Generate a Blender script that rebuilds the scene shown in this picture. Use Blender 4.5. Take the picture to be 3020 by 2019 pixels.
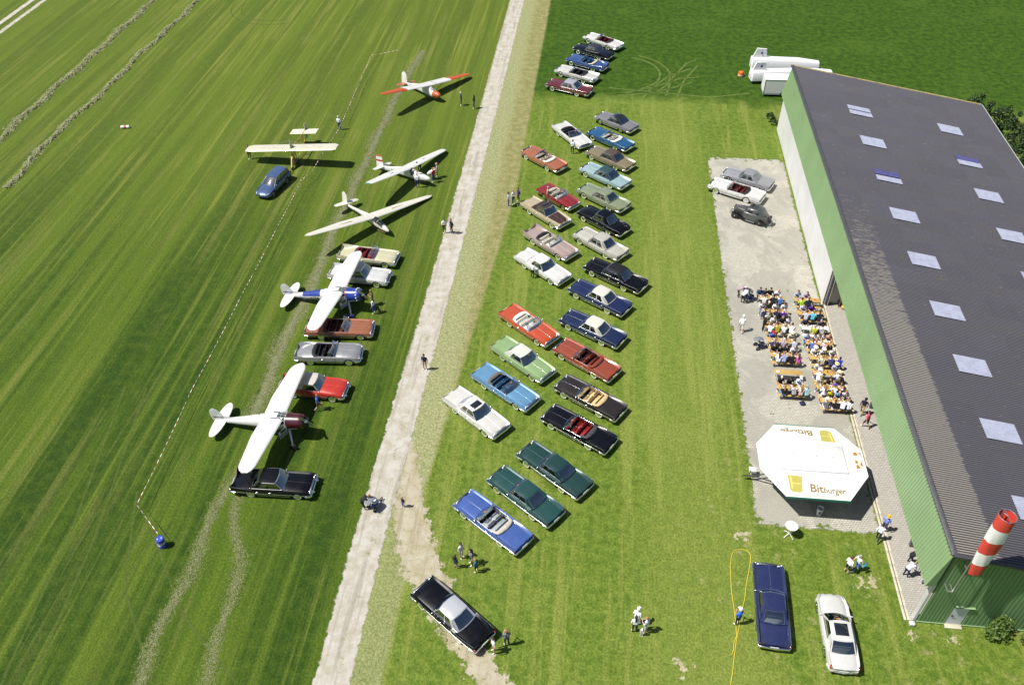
import bpy, bmesh, math, random
import numpy as np
from mathutils import Vector, Matrix, Euler

for _o in list(bpy.data.objects):
    bpy.data.objects.remove(_o, do_unlink=True)
SC = bpy.context.scene
COL = SC.collection
R = math.radians
rng = random.Random(7)

# ---------------------------------------------------------------- camera
cam_d = bpy.data.cameras.new('camera')
cam = bpy.data.objects.new('camera', cam_d)
COL.objects.link(cam)
cam_d.sensor_width = 36.0
cam_d.lens = 29.44
cam_d.clip_start = 0.5
cam_d.clip_end = 3000.0
_yaw, _pit, _rol = R(-6.45), R(42.49), R(0.86)
_f = Vector((math.sin(_yaw) * math.cos(_pit), math.cos(_yaw) * math.cos(_pit), -math.sin(_pit)))
_r = Vector((math.cos(_yaw), -math.sin(_yaw), 0.0))
_d = _f.cross(_r)
_r2 = _r * math.cos(_rol) + _d * math.sin(_rol)
_d2 = _d * math.cos(_rol) - _r * math.sin(_rol)
_m = Matrix((_r2, -_d2, -_f)).transposed().to_4x4()
_m.translation = Vector((0, 0, 48.0))
cam.matrix_world = _m
SC.camera = cam

# ---------------------------------------------------------------- sky, sun, exposure
SUN_EL, SUN_AZ = R(59.0), R(16.0)            # shadows fall 16 degrees off +X
W = bpy.data.worlds.new('World')
SC.world = W
W.use_nodes = True
_n = W.node_tree.nodes
_bg = _n['Background']
_sky = _n.new('ShaderNodeTexSky')
_sky.sky_type = 'NISHITA'
_sky.sun_disc = False
_sky.sun_elevation = SUN_EL
_sky.sun_rotation = R(254.0)
_sky.air_density = 1.0
_sky.dust_density = 1.2
W.node_tree.links.new(_sky.outputs[0], _bg.inputs[0])
_bg.inputs[1].default_value = 0.068
sun_d = bpy.data.lights.new('sun', 'SUN')
sun_d.energy = 4.8
sun_d.angle = R(0.55)
sun_d.color = (1.0, 0.955, 0.87)
sun = bpy.data.objects.new('sun', sun_d)
COL.objects.link(sun)
_dir = Vector((math.cos(SUN_EL) * math.cos(SUN_AZ), math.cos(SUN_EL) * math.sin(SUN_AZ), -math.sin(SUN_EL)))
sun.rotation_euler = _dir.to_track_quat('-Z', 'Y').to_euler()
sun.location = (-40, -20, 90)
SC.view_settings.view_transform = 'Standard'
SC.view_settings.look = 'None'
SC.view_settings.exposure = 0.50
SC.view_settings.gamma = 1.0
SC.view_settings.use_curve_mapping = False
SC.cycles.max_bounces = 6
SC.cycles.transparent_max_bounces = 12

# ---------------------------------------------------------------- colour + node helpers
def lin(h):
    h = h.lstrip('#')
    o = []
    for i in (0, 2, 4):
        c = int(h[i:i + 2], 16) / 255.0
        o.append(c / 12.92 if c <= 0.04045 else ((c + 0.055) / 1.055) ** 2.4)
    return tuple(o)

def c3(c):
    return lin(c) if isinstance(c, str) else tuple(c)

class G:
    """small node-graph writer"""
    def __init__(s, name):
        s.m = bpy.data.materials.new(name)
        s.m.use_nodes = True
        s.t = s.m.node_tree
        s.b = s.t.nodes['Principled BSDF']
        s.out = s.t.nodes['Material Output']
    def put(s, sock, v):
        if v is None:
            return
        if isinstance(v, bpy.types.NodeSocket):
            s.t.links.new(v, sock)
        elif isinstance(v, (tuple, list)):
            if len(v) == 3 and sock.type == 'RGBA':
                v = tuple(v) + (1.0,)
            sock.default_value = v
        else:
            sock.default_value = v
    def node(s, ty, **kw):
        n = s.t.nodes.new(ty)
        for k, v in kw.items():
            setattr(n, k, v)
        return n
    def pos(s):
        return s.node('ShaderNodeNewGeometry').outputs['Position']
    def objco(s):
        return s.node('ShaderNodeTexCoord').outputs['Object']
    def rand(s):
        return s.node('ShaderNodeObjectInfo').outputs['Random']
    def attr(s, nm):
        return s.node('ShaderNodeAttribute', attribute_name=nm).outputs['Fac']
    def xyz(s, v):
        n = s.node('ShaderNodeSeparateXYZ'); s.put(n.inputs[0], v)
        return n.outputs[0], n.outputs[1], n.outputs[2]
    def comb(s, x, y, z=0.0):
        n = s.node('ShaderNodeCombineXYZ')
        for i, v in enumerate((x, y, z)):
            s.put(n.inputs[i], v)
        return n.outputs[0]
    def M(s, op, a, b=None, c=None):
        n = s.node('ShaderNodeMath', operation=op)
        for i, v in enumerate((a, b, c)):
            s.put(n.inputs[i], v)
        return n.outputs[0]
    def noise(s, vec, scale, detail=2.0, rough=0.5, dist=0.0):
        n = s.node('ShaderNodeTexNoise')
        s.put(n.inputs['Vector'], vec); n.inputs['Scale'].default_value = scale
        n.inputs['Detail'].default_value = detail; n.inputs['Roughness'].default_value = rough
        n.inputs['Distortion'].default_value = dist
        return n.outputs['Fac']
    def vor(s, vec, scale, feature='F1', out='Distance'):
        n = s.node('ShaderNodeTexVoronoi', feature=feature)
        s.put(n.inputs['Vector'], vec); n.inputs['Scale'].default_value = scale
        return n.outputs[out]
    def sm(s, v, lo, hi):
        n = s.node('ShaderNodeMapRange', interpolation_type='SMOOTHSTEP')
        s.put(n.inputs[0], v); s.put(n.inputs[1], lo); s.put(n.inputs[2], hi)
        return n.outputs[0]
    def mr(s, v, lo, hi, a=0.0, b=1.0):
        n = s.node('ShaderNodeMapRange')
        s.put(n.inputs[0], v); s.put(n.inputs[1], lo); s.put(n.inputs[2], hi); s.put(n.inputs[3], a); s.put(n.inputs[4], b)
        return n.outputs[0]
    def mix(s, f, a, b, mode='MIX'):
        n = s.node('ShaderNodeMix', data_type='RGBA', blend_type=mode)
        s.put(n.inputs[0], f); s.put(n.inputs[6], a); s.put(n.inputs[7], b)
        return n.outputs[2]
    def bump(s, h, strength=0.4, dist=0.05):
        n = s.node('ShaderNodeBump')
        n.inputs['Strength'].default_value = strength; n.inputs['Distance'].default_value = dist
        s.put(n.inputs['Height'], h)
        s.put(s.b.inputs['Normal'], n.outputs[0])
    def set(s, **kw):
        for k, v in kw.items():
            s.put(s.b.inputs[k.replace('_', ' ')], v)
        return s
    def ragged(s, fac):
        """cut the sheet away where fac is 0 (real holes in the sheet)"""
        s.put(s.b.inputs['Alpha'], fac)

_MATS = {}
def mat(key, fn):
    if key not in _MATS:
        _MATS[key] = fn(key)
    return _MATS[key]

def plain(color, rough=0.6, metal=0.0, coat=0.0, var=0.0, spec=0.5):
    c = c3(color)
    key = 'plain_%.3f_%.3f_%.3f_%.2f_%.2f_%.2f_%.2f' % (c + (rough, metal, coat, var))
    def mk(k):
        g = G(k)
        if var:
            n = g.noise(g.objco(), 6.0, 3.0, 0.6)
            g.set(Base_Color=g.mix(g.mr(n, 0.3, 0.7), tuple(x * (1 - var) for x in c), tuple(min(1, x * (1 + var)) for x in c)))
        else:
            g.set(Base_Color=c)
        g.set(Roughness=rough, Metallic=metal)
        g.b.inputs['Coat Weight'].default_value = coat
        g.b.inputs['Coat Roughness'].default_value = 0.04
        g.b.inputs['Specular IOR Level'].default_value = spec
        return g.m
    return mat(key, mk)

def paint(color, metallic=0.0):
    c = c3(color)
    lum = 0.3 * c[0] + 0.6 * c[1] + 0.1 * c[2]
    c = tuple((x * 0.95 + lum * 0.05) * (0.76 if max(c) < 0.5 else 0.78) for x in c)
    if max(c) < 0.02: metallic = 0.0
    key = 'car_paint_%.3f_%.3f_%.3f_%.1f' % (c + (metallic,))
    def mk(k):
        g = G(k)
        n = g.noise(g.objco(), 1.6, 3.0, 0.6)
        g.set(Base_Color=g.mix(g.mr(n, 0.35, 0.7), tuple(x * 0.93 for x in c), c), Metallic=metallic,
              Roughness=g.mr(n, 0.3, 0.7, 0.28, 0.42))
        g.b.inputs['Coat Weight'].default_value = 1.0 if max(c) > 0.02 else 0.45
        g.b.inputs['Specular IOR Level'].default_value = 0.5 if max(c) > 0.02 else 0.25
        g.b.inputs['Coat Roughness'].default_value = 0.05
        return g.m
    return mat(key, mk)

def skin_paint(color, rib=0.32):
    """doped fabric or painted ply: faint rib lines, panel joints and grime"""
    c = tuple(x * 0.74 for x in c3(color))
    key = 'wing_skin_%.3f_%.3f_%.3f_%.2f' % (c + (rib,))
    def mk(k):
        g = G(k); o = g.objco(); x, y, z = g.xyz(o)
        fr = g.M('ABSOLUTE', g.M('SUBTRACT', g.M('FRACT', g.M('DIVIDE', y, rib)), 0.5))
        line = g.sm(fr, 0.44, 0.49)
        n = g.noise(o, 1.3, 4.0, 0.65); st = g.noise(g.comb(g.M('MULTIPLY', x, 0.4), g.M('MULTIPLY', y, 3.0), 0.0), 1.5, 4.0, 0.7)
        col = g.mix(g.M('MULTIPLY', g.sm(n, 0.42, 0.72), 0.5), c, tuple(q * 0.86 for q in c))
        col = g.mix(g.M('MULTIPLY', g.sm(st, 0.55, 0.75), 0.35), col, tuple(q * 0.78 for q in c))
        col = g.mix(g.M('MULTIPLY', line, 0.16), col, tuple(q * 0.55 for q in c))
        g.set(Base_Color=col, Roughness=0.38)
        g.b.inputs['Coat Weight'].default_value = 0.35
        g.bump(g.M('MULTIPLY', line, -1.0), 0.25, 0.01)
        return g.m
    return mat(key, mk)

def chrome():
    def mk(k):
        g = G(k); g.set(Base_Color=(0.86, 0.87, 0.89), Metallic=1.0, Roughness=0.17)
        return g.m
    return mat('chrome', mk)

def glass(tint=(0.16, 0.2, 0.24), name='window_glass', refl=0.0):
    key = '%s_%.2f_%.2f_%.2f_%.2f' % ((name,) + tuple(tint) + (refl,))
    def mk(k):
        g = G(k)
        tr = g.node('ShaderNodeBsdfTransparent'); tr.inputs[0].default_value = tuple(tint) + (1,)
        gl = g.node('ShaderNodeBsdfGlossy'); gl.inputs[0].default_value = (0.9, 0.95, 1.0, 1); gl.inputs['Roughness'].default_value = 0.03
        fr = g.node('ShaderNodeFresnel'); fr.inputs[0].default_value = 1.5
        mx = g.node('ShaderNodeMixShader')
        g.put(mx.inputs[0], g.M('ADD', g.M('MULTIPLY', fr.outputs[0], 1.3), refl))
        g.t.links.new(tr.outputs[0], mx.inputs[1]); g.t.links.new(gl.outputs[0], mx.inputs[2])
        g.t.links.new(mx.outputs[0], g.out.inputs[0])
        return g.m
    return mat(key, mk)

# ---------------------------------------------------------------- mesh helpers
def V(*a):
    return Vector(a)

class MB:
    def __init__(s):
        s.v = []; s.f = []; s.mi = []
    def add(s, vs, fs, mi=0):
        o = len(s.v)
        s.v.extend([tuple(p) for p in vs])
        s.f.extend([tuple(i + o for i in f) for f in fs])
        s.mi.extend([mi] * len(fs))
        return s
    def box(s, c, d, rot=None, mi=0, taper=1.0):
        """centre c, full size d, optional Matrix rotation, taper of the top"""
        x, y, z = d[0] / 2, d[1] / 2, d[2] / 2
        vs = [Vector((sx * x * (taper if sz > 0 else 1), sy * y * (taper if sz > 0 else 1), sz * z)) for sz in (-1, 1) for sx, sy in ((-1, -1), (1, -1), (1, 1), (-1, 1))]
        if rot is not None:
            vs = [rot @ p for p in vs]
        vs = [p + Vector(c) for p in vs]
        return s.add(vs, [(3, 2, 1, 0), (4, 5, 6, 7), (0, 1, 5, 4), (1, 2, 6, 5), (2, 3, 7, 6), (3, 0, 4, 7)], mi)
    def rbox(s, c, d, b=0.04, rot=None, mi=0):
        """box with chamfered edges"""
        x, y, z = d[0] / 2, d[1] / 2, d[2] / 2
        b = min(b, x * 0.9, y * 0.9, z * 0.9)
        rings = []
        for zz, xx, yy in ((-z, x - b, y - b), (-z + b, x, y), (z - b, x, y), (z, x - b, y - b)):
            k = b * 0.7
            ring = [(xx, -yy + k), (xx, yy - k), (xx - k, yy), (-xx + k, yy), (-xx, yy - k), (-xx, -yy + k), (-xx + k, -yy), (xx - k, -yy)]
            rings.append([Vector((p, q, zz)) for p, q in ring])
        o = []
        for rg in rings:
            o.append([(rot @ p if rot is not None else p) + Vector(c) for p in rg])
        return s.loft(o, closed=True, cap=True, mi=mi)
    def loft(s, rings, closed=True, cap=False, mi=0):
        n = len(rings[0]); vs = [p for r in rings for p in r]; fs = []
        for i in range(len(rings) - 1):
            for j in range(n if closed else n - 1):
                k = (j + 1) % n
                fs.append((i * n + j, i * n + k, (i + 1) * n + k, (i + 1) * n + j))
        if cap:
            fs.append(tuple(reversed(range(n))))
            fs.append(tuple((len(rings) - 1) * n + j for j in range(n)))
        return s.add(vs, fs, mi)
    def tube(s, path, r, n=6, cap=True, mi=0, flat=1.0, up=None):
        pts = [Vector(p) for p in path]
        rr = r if isinstance(r, (list, tuple)) else [r] * len(pts)
        rings = []
        ref = Vector(up) if up else None
        for i, p in enumerate(pts):
            a = pts[max(0, i - 1)]; b = pts[min(len(pts) - 1, i + 1)]
            t = (b - a)
            if t.length < 1e-9:
                t = Vector((0, 0, 1))
            t.normalize()
            u = ref or (Vector((0, 0, 1)) if abs(t.z) < 0.9 else Vector((1, 0, 0)))
            sx = t.cross(u).normalized(); sy = sx.cross(t).normalized()
            rings.append([p + sx * (rr[i] * math.cos(2 * math.pi * k / n)) + sy * (rr[i] * flat * math.sin(2 * math.pi * k / n)) for k in range(n)])
        return s.loft(rings, True, cap, mi)
    def sweep(s, path, w, h, mi=0):
        """rectangular bar, w sideways, h upwards"""
        pts = [Vector(p) for p in path]; rings = []
        for i, p in enumerate(pts):
            a = pts[max(0, i - 1)]; b = pts[min(len(pts) - 1, i + 1)]
            t = (b - a); t.z = 0
            t.normalize()
            sx = Vector((t.y, -t.x, 0)) * (w / 2); uz = Vector((0, 0, h / 2)); k = 0.6
            rings.append([p + sx * k - uz, p + sx - uz * k, p + sx + uz * k, p + sx * k + uz, p - sx * k + uz, p - sx + uz * k, p - sx - uz * k, p - sx * k - uz])
        return s.loft(rings, True, True, mi)
    def lathe(s, prof, n=16, axis='z', c=(0, 0, 0), mi=0):
        """profile of (radius, height); axis z or y"""
        rings = []
        for r, h in prof:
            ring = []
            for k in range(n):
                a = 2 * math.pi * k / n
                x, y = r * math.cos(a), r * math.sin(a)
                ring.append(Vector((x, y, h)) + Vector(c) if axis == 'z' else (Vector((x, h, y)) + Vector(c) if axis == 'y' else Vector((h, x, y)) + Vector(c)))
            rings.append(ring)
        return s.loft(rings, True, False, mi)
    def prism(s, poly, z0, z1, mi=0):
        n = len(poly)
        vs = [Vector((x, y, z0)) for x, y in poly] + [Vector((x, y, z1)) for x, y in poly]
        fs = [tuple(reversed(range(n))), tuple(range(n, 2 * n))] + [(i, (i + 1) % n, n + (i + 1) % n, n + i) for i in range(n)]
        return s.add(vs, fs, mi)
    def mesh(s, name, sharp=40, recalc=True):
        me = bpy.data.meshes.new(name)
        me.from_pydata(s.v, [], s.f)
        if recalc:
            bm = bmesh.new(); bm.from_mesh(me)
            lo = [v for v in bm.verts if not v.link_faces]
            if lo: bmesh.ops.delete(bm, geom=lo, context='VERTS')
            bmesh.ops.recalc_face_normals(bm, faces=bm.faces)
            bm.to_mesh(me); bm.free()
        if sharp is not None:
            me.polygons.foreach_set('use_smooth', [True] * len(me.polygons))
            me.set_sharp_from_angle(angle=R(sharp))
        if any(s.mi):
            me.polygons.foreach_set('material_index', s.mi)
        me.update()
        return me
    def build(s, name, m, parent=None, sharp=40, recalc=True):
        return obj(name, s.mesh(name, sharp, recalc), m, parent)

def obj(name, me, m=None, parent=None, loc=None, rz=None):
    o = bpy.data.objects.new(name, me)
    COL.objects.link(o)
    if m is not None:
        ms = m if isinstance(m, (list, tuple)) else [m]
        if len(me.materials) == 0:
            for x in ms:
                me.materials.append(x)
    if parent is not None:
        o.parent = parent
    if loc is not None:
        o.location = loc
    if rz is not None:
        o.rotation_euler = (0, 0, rz)
    return o

def inst(name, me, m, parent=None, loc=(0, 0, 0), rot=(0, 0, 0), scale=(1, 1, 1)):
    """object sharing mesh data, material linked to the object"""
    o = bpy.data.objects.new(name, me)
    COL.objects.link(o)
    if len(me.materials) == 0:
        me.materials.append(None)
    if m is not None:
        o.material_slots[0].link = 'OBJECT'
        o.material_slots[0].material = m
    o.parent = parent
    o.location = loc; o.rotation_euler = rot; o.scale = scale
    return o

def empty(name, loc=(0, 0, 0), rz=0.0, rot=None):
    o = bpy.data.objects.new(name, None)
    COL.objects.link(o)
    o.empty_display_size = 0.2
    o.location = loc
    o.rotation_euler = rot if rot is not None else (0, 0, rz)
    return o

def tag(o, label=None, cat=None, group=None, kind=None):
    if label: o['label'] = label
    if cat: o['category'] = cat
    if group: o['group'] = group
    if kind: o['kind'] = kind
    return o

def text_mesh(body, size, bold=0.0, space=1.0, extr=0.0):
    cu = bpy.data.curves.new('lettering', 'FONT')
    cu.body = body; cu.size = size; cu.offset = bold; cu.space_character = space; cu.extrude = extr
    cu.align_x = 'LEFT'; cu.resolution_u = 3
    o = bpy.data.objects.new('lettering', cu); COL.objects.link(o)
    dg = bpy.context.evaluated_depsgraph_get()
    me = bpy.data.meshes.new_from_object(o.evaluated_get(dg))
    bpy.data.objects.remove(o, do_unlink=True)
    return me

def interp(x, tab):
    if x <= tab[0][0]: return tab[0][1]
    for (a, p), (b, q) in zip(tab, tab[1:]):
        if x <= b:
            return p + (q - p) * (x - a) / (b - a)
    return tab[-1][1]
# ================================================================ THE SETTING
def grass_material():
    g = G('grass')
    p = g.pos(); x, y, z = g.xyz(p)
    fine = g.noise(p, 7.0, 3.0, 0.65)
    mid = g.noise(p, 1.3, 3.0, 0.6)
    big = g.noise(p, 0.13, 3.0, 0.55)
    wob = g.M('MULTIPLY', g.M('SUBTRACT', g.noise(p, 0.55, 4.0, 0.65), 0.5), 1.6)
    # mower streaks along Y
    sv = g.comb(x, g.M('MULTIPLY', y, 0.018), 0.0)
    st1 = g.noise(sv, 0.33, 2.0, 0.6)
    st2 = g.noise(sv, 1.7, 3.0, 0.75)
    st3 = g.noise(g.comb(x, g.M('MULTIPLY', y, 0.05), 3.7), 0.9, 3.0, 0.7)
    # airfield, left of the road
    dk, lt, yel = (0.025, 0.058, 0.0045), (0.078, 0.126, 0.0105), (0.215, 0.232, 0.048)
    far = g.sm(y, 45.0, 92.0)  # shading falloff painted into the airfield grass: darker near, lighter far
    left = g.mix(g.sm(g.M('ADD', g.M('MULTIPLY', st1, 0.62), g.M('MULTIPLY', st2, 0.38)), 0.41, 0.60), dk, lt)
    left = g.mix(g.M('MULTIPLY', g.sm(mid, 0.4, 0.68), 0.30), left, (0.095, 0.140, 0.014))
    patch = g.noise(p, 0.05, 3.0, 0.6)
    left = g.mix(g.M('MULTIPLY', g.sm(st2, 0.535, 0.66), g.M('MULTIPLY', g.mr(far, 0, 1, 0.26, 0.85), g.mr(patch, 0.35, 0.6, 0.25, 1.0))), left, yel)
    left = g.mix(g.M('MULTIPLY', g.sm(g.M('ABSOLUTE', g.M('SUBTRACT', g.M('FRACT', g.M('DIVIDE', g.M('ADD', x, g.M('MULTIPLY', wob, 0.12)), 4.6)), 0.5)), 0.40, 0.47), g.M('MULTIPLY', g.mr(far, 0, 1, 0.35, 1.0), g.mr(patch, 0.42, 0.6, 0.0, 0.60))), left, (0.20, 0.20, 0.055))
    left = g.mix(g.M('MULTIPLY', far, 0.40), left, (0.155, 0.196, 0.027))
    left = g.mix(g.M('MULTIPLY', g.sm(st3, 0.58, 0.68), 0.35), left, (0.16, 0.17, 0.045))
    # parking meadow in the middle
    md = g.mix(g.sm(g.noise(p, 1.9, 4.0, 0.68), 0.30, 0.70), (0.074, 0.130, 0.012), (0.158, 0.212, 0.032))
    md = g.mix(g.M('MULTIPLY', g.sm(st3, 0.50, 0.66), 0.55), md, (0.240, 0.265, 0.062))
    md = g.mix(g.M('MULTIPLY', g.sm(big, 0.50, 0.68), 0.45), md, (0.195, 0.232, 0.046))
    md = g.mix(g.M('MULTIPLY', g.M('MULTIPLY', g.sm(x, 3.0, 7.0), g.sm(x, 13.5, 10.0)), 0.38), md, (0.218, 0.256, 0.054))
    dryn = g.noise(p, 0.9, 5.0, 0.72)
    dry = g.M('MULTIPLY', g.sm(dryn, 0.57, 0.68), g.M('MULTIPLY', g.sm(x, 4.0, 11.0), g.sm(y, 60.0, 34.0)))
    md = g.mix(g.M('MULTIPLY', dry, 0.55), md, (0.34, 0.30, 0.15))
    # uncut meadow at the back
    mw = g.mix(g.sm(mid, 0.3, 0.7), (0.024, 0.062, 0.0040), (0.056, 0.112, 0.008))
    mw = g.mix(g.M('MULTIPLY', g.sm(g.noise(p, 0.16, 4.0, 0.6), 0.5, 0.7), 0.3), mw, (0.085, 0.145, 0.013))
    # trampled verge beside the road
    vg = g.mix(g.sm(g.noise(p, 3.4, 5.0, 0.75), 0.28, 0.72), (0.205, 0.225, 0.088), (0.37, 0.362, 0.20))
    vin = g.sm(g.M('ADD', x, g.M('MULTIPLY', wob, 0.8)), -10.6, -9.4)
    vg = g.mix(g.M('MULTIPLY', vin, 0.75), vg, g.mix(g.sm(mid, 0.35, 0.65), (0.175, 0.175, 0.055), (0.29, 0.255, 0.11)))
    # masks
    rx = g.M('ADD', x, g.M('MULTIPLY', wob, 0.35))
    right = g.sm(rx, -14.3, -13.9)
    ve = g.M('ADD', -7.9, g.M('MULTIPLY', g.mr(y, 75.0, 36.0), -2.6))
    verge = g.M('SUBTRACT', 1.0, g.sm(g.M('SUBTRACT', g.M('ADD', x, g.M('MULTIPLY', wob, 0.22)), ve), -0.22, 0.22))
    verge = g.M('MULTIPLY', verge, g.mr(g.sm(y, 30.0, 40.0), 0, 1, 0.62, 1.0))
    my = g.sm(g.M('ADD', y, g.M('MULTIPLY', wob, 3.0)), g.M('ADD', 96.6, g.M('MULTIPLY', g.sm(x, 16.0, 20.0), -1.5)), 99.6)
    col = g.mix(my, md, mw)
    col = g.mix(verge, col, vg)
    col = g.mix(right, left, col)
    # blades: light and dark flecks
    col = g.mix(g.M('MULTIPLY', g.sm(fine, 0.62, 0.36), 0.52), col, g.mix(1.0, col, (0.30, 0.36, 0.26), 'MULTIPLY'))
    col = g.mix(g.M('MULTIPLY', g.sm(fine, 0.58, 0.75), 0.28), col, g.mix(1.0, col, (1.7, 1.6, 1.75), 'MULTIPLY'))
    g.set(Base_Color=col, Roughness=0.85)
    g.b.inputs['Specular IOR Level'].default_value = 0.15
    g.bump(g.M('ADD', fine, g.M('MULTIPLY', mid, 0.7)), 0.75, 0.10)
    return g.m

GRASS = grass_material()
mb = MB()
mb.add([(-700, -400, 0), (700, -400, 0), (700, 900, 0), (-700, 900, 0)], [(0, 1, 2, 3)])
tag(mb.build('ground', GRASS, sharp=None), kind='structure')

def ragged_strip(name, path, hw, m, z, kind='structure', cells=None):
    """flat sheet along a path; attribute dist = metres to the nearer edge"""
    pts = [Vector((p[0], p[1], 0)) for p in path]
    res = []
    for a, b in zip(pts, pts[1:]):
        n = max(1, int((b - a).length / 1.5))
        for i in range(n):
            res.append(a.lerp(b, i / n))
    res.append(pts[-1])
    L = len(pts)
    vs, ds = [], []
    tot = len(res)
    for i, p in enumerate(res):
        a = res[max(0, i - 1)]; b = res[min(tot - 1, i + 1)]
        t = (b - a).normalized(); nrm = Vector((t.y, -t.x, 0))
        w = hw if not isinstance(hw, (list, tuple)) else interp(i / (tot - 1), hw)
        for sgn in (-1, -0.5, 0, 0.5, 1):
            q = p + nrm * (w * sgn); vs.append((q.x, q.y, z)); ds.append(w * (1 - abs(sgn)))
    fs = [(i * 5 + j, i * 5 + j + 1, i * 5 + j + 6, i * 5 + j + 5) for i in range(tot - 1) for j in range(4)]
    me = bpy.data.meshes.new(name); me.from_pydata(vs, [], fs)
    at = me.attributes.new('dist', 'FLOAT', 'POINT'); at.data.foreach_set('value', ds)
    o = obj(name, me, m)
    if kind: o['kind'] = kind
    return o

def ragged_poly(name, poly, m, z, soft=0.5, kind='structure'):
    """flat sheet in a polygon outline with an inner ring so that dist grows inward"""
    c = sum((Vector((p[0], p[1], 0)) for p in poly), Vector()) / len(poly)
    vs = [(p[0], p[1], z) for p in poly]; n = len(poly); ds = [0.0] * n
    for p in poly:
        q = Vector((p[0], p[1], 0)); k = q + (c - q) * min(0.8, soft / max(0.01, (c - q).length) * 1.3)
        vs.append((k.x, k.y, z)); ds.append(soft)
    vs.append((c.x, c.y, z)); ds.append(soft)
    fs = [(i, (i + 1) % n, n + (i + 1) % n, n + i) for i in range(n)] + [(n + i, n + (i + 1) % n, 2 * n) for i in range(n)]
    me = bpy.data.meshes.new(name); me.from_pydata(vs, [], fs)
    at = me.attributes.new('dist', 'FLOAT', 'POINT'); at.data.foreach_set('value', ds)
    o = obj(name, me, m); o['kind'] = kind
    return o

def gravel_material(name, base, dark, grassy, amp=0.55, centre=None):
    g = G(name)
    p = g.pos(); x, y, z = g.xyz(p)
    d = g.attr('dist')
    fine = g.noise(p, 11.0, 3.0, 0.7); mid = g.noise(p, 1.1, 4.0, 0.65)
    col = g.mix(g.sm(mid, 0.35, 0.68), base, dark)
    sv = g.comb(x, g.M('MULTIPLY', y, 0.06), 0.0)
    ruts = g.noise(sv, 2.2, 3.0, 0.6)
    col = g.mix(g.M('MULTIPLY', g.sm(ruts, 0.5, 0.68), 0.65), col, tuple(c * 0.72 for c in dark))
    col = g.mix(g.M('MULTIPLY', g.sm(fine, 0.45, 0.75), 0.35), col, tuple(c * 0.55 for c in dark))
    if grassy > 0:
        gm = g.M('MULTIPLY', g.sm(g.noise(p, 1.7, 5.0, 0.72), 0.62 - 0.12 * grassy, 0.72), grassy)
        if centre is not None:
            gm = g.M('MULTIPLY', gm, g.M('SUBTRACT', 1.0, g.sm(g.M('ABSOLUTE', g.M('SUBTRACT', x, centre)), 0.1, 0.45)))
        col = g.mix(gm, col, (0.14, 0.165, 0.045))
    g.set(Base_Color=col, Roughness=0.95)
    g.b.inputs['Specular IOR Level'].default_value = 0.1
    g.bump(g.M('ADD', fine, g.M('MULTIPLY', mid, 0.5)), 0.6, 0.04)
    n = g.mr(g.noise(p, 1.5, 6.0, 0.72), 0.30, 0.68, 0.0, amp)
    g.ragged(g.sm(d, g.M('SUBTRACT', n, 0.06), g.M('ADD', n, 0.06)))
    return g.m

ROADM = gravel_material('gravel', (0.43, 0.413, 0.372), (0.335, 0.305, 0.245), 0.85, 0.36, -13.25)
ragged_strip('road', [(-13.2, 5), (-13.55, 30), (-13.4, 45), (-13.2, 60), (-13.05, 90), (-13.0, 132), (-13.0, 260)], 1.25, ROADM, 0.008)
DIRTM = gravel_material('dirt_track', (0.385, 0.355, 0.275), (0.31, 0.27, 0.175), 0.75, 1.25)
ragged_strip('fork_track', [(-12.9, 40.5), (-11.9, 37.2), (-11.2, 34.0), (-10.4, 31.6), (-9.4, 29.6), (-8.4, 28.2), (-7.4, 26.7), (-6.1, 25.0), (-4.6, 23.2), (-2.0, 20.5)],
             [(0, 1.3), (0.3, 1.7), (0.5, 1.95), (0.7, 1.5), (1, 1.45)], DIRTM, 0.004)
BAREM = gravel_material('bare_soil', (0.42, 0.385, 0.27), (0.33, 0.29, 0.18), 0.9, 2.3)
def blob(cx, cy, rx, ry, n=14):
    return [(cx + rx * math.cos(2 * math.pi * k / n) * rng.uniform(0.8, 1.15), cy + ry * math.sin(2 * math.pi * k / n) * rng.uniform(0.8, 1.15)) for k in range(n)]
for cx, cy, rx, ry in ((11.6, 34.2, 1.5, 1.3), (7.4, 24.6, 2.0, 1.6), (23.4, 28.05, 1.3, 0.9), (21.2, 27.9, 1.2, 0.9), (19.0, 31.3, 1.8, 1.5)):
    ragged_poly('bare_patch', blob(cx, cy, rx, ry), BAREM, 0.003, 1.1)
FARM = gravel_material('far_gravel', (0.45, 0.43, 0.38), (0.36, 0.33, 0.26), 0.2, 0.3)
ragged_strip('far_track', [(-88.4, 60), (-88.4, 200)], 0.55, FARM, 0.006)
ragged_strip('far_track', [(-86.5, 60), (-86.5, 200)], 0.5, FARM, 0.006)

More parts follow.
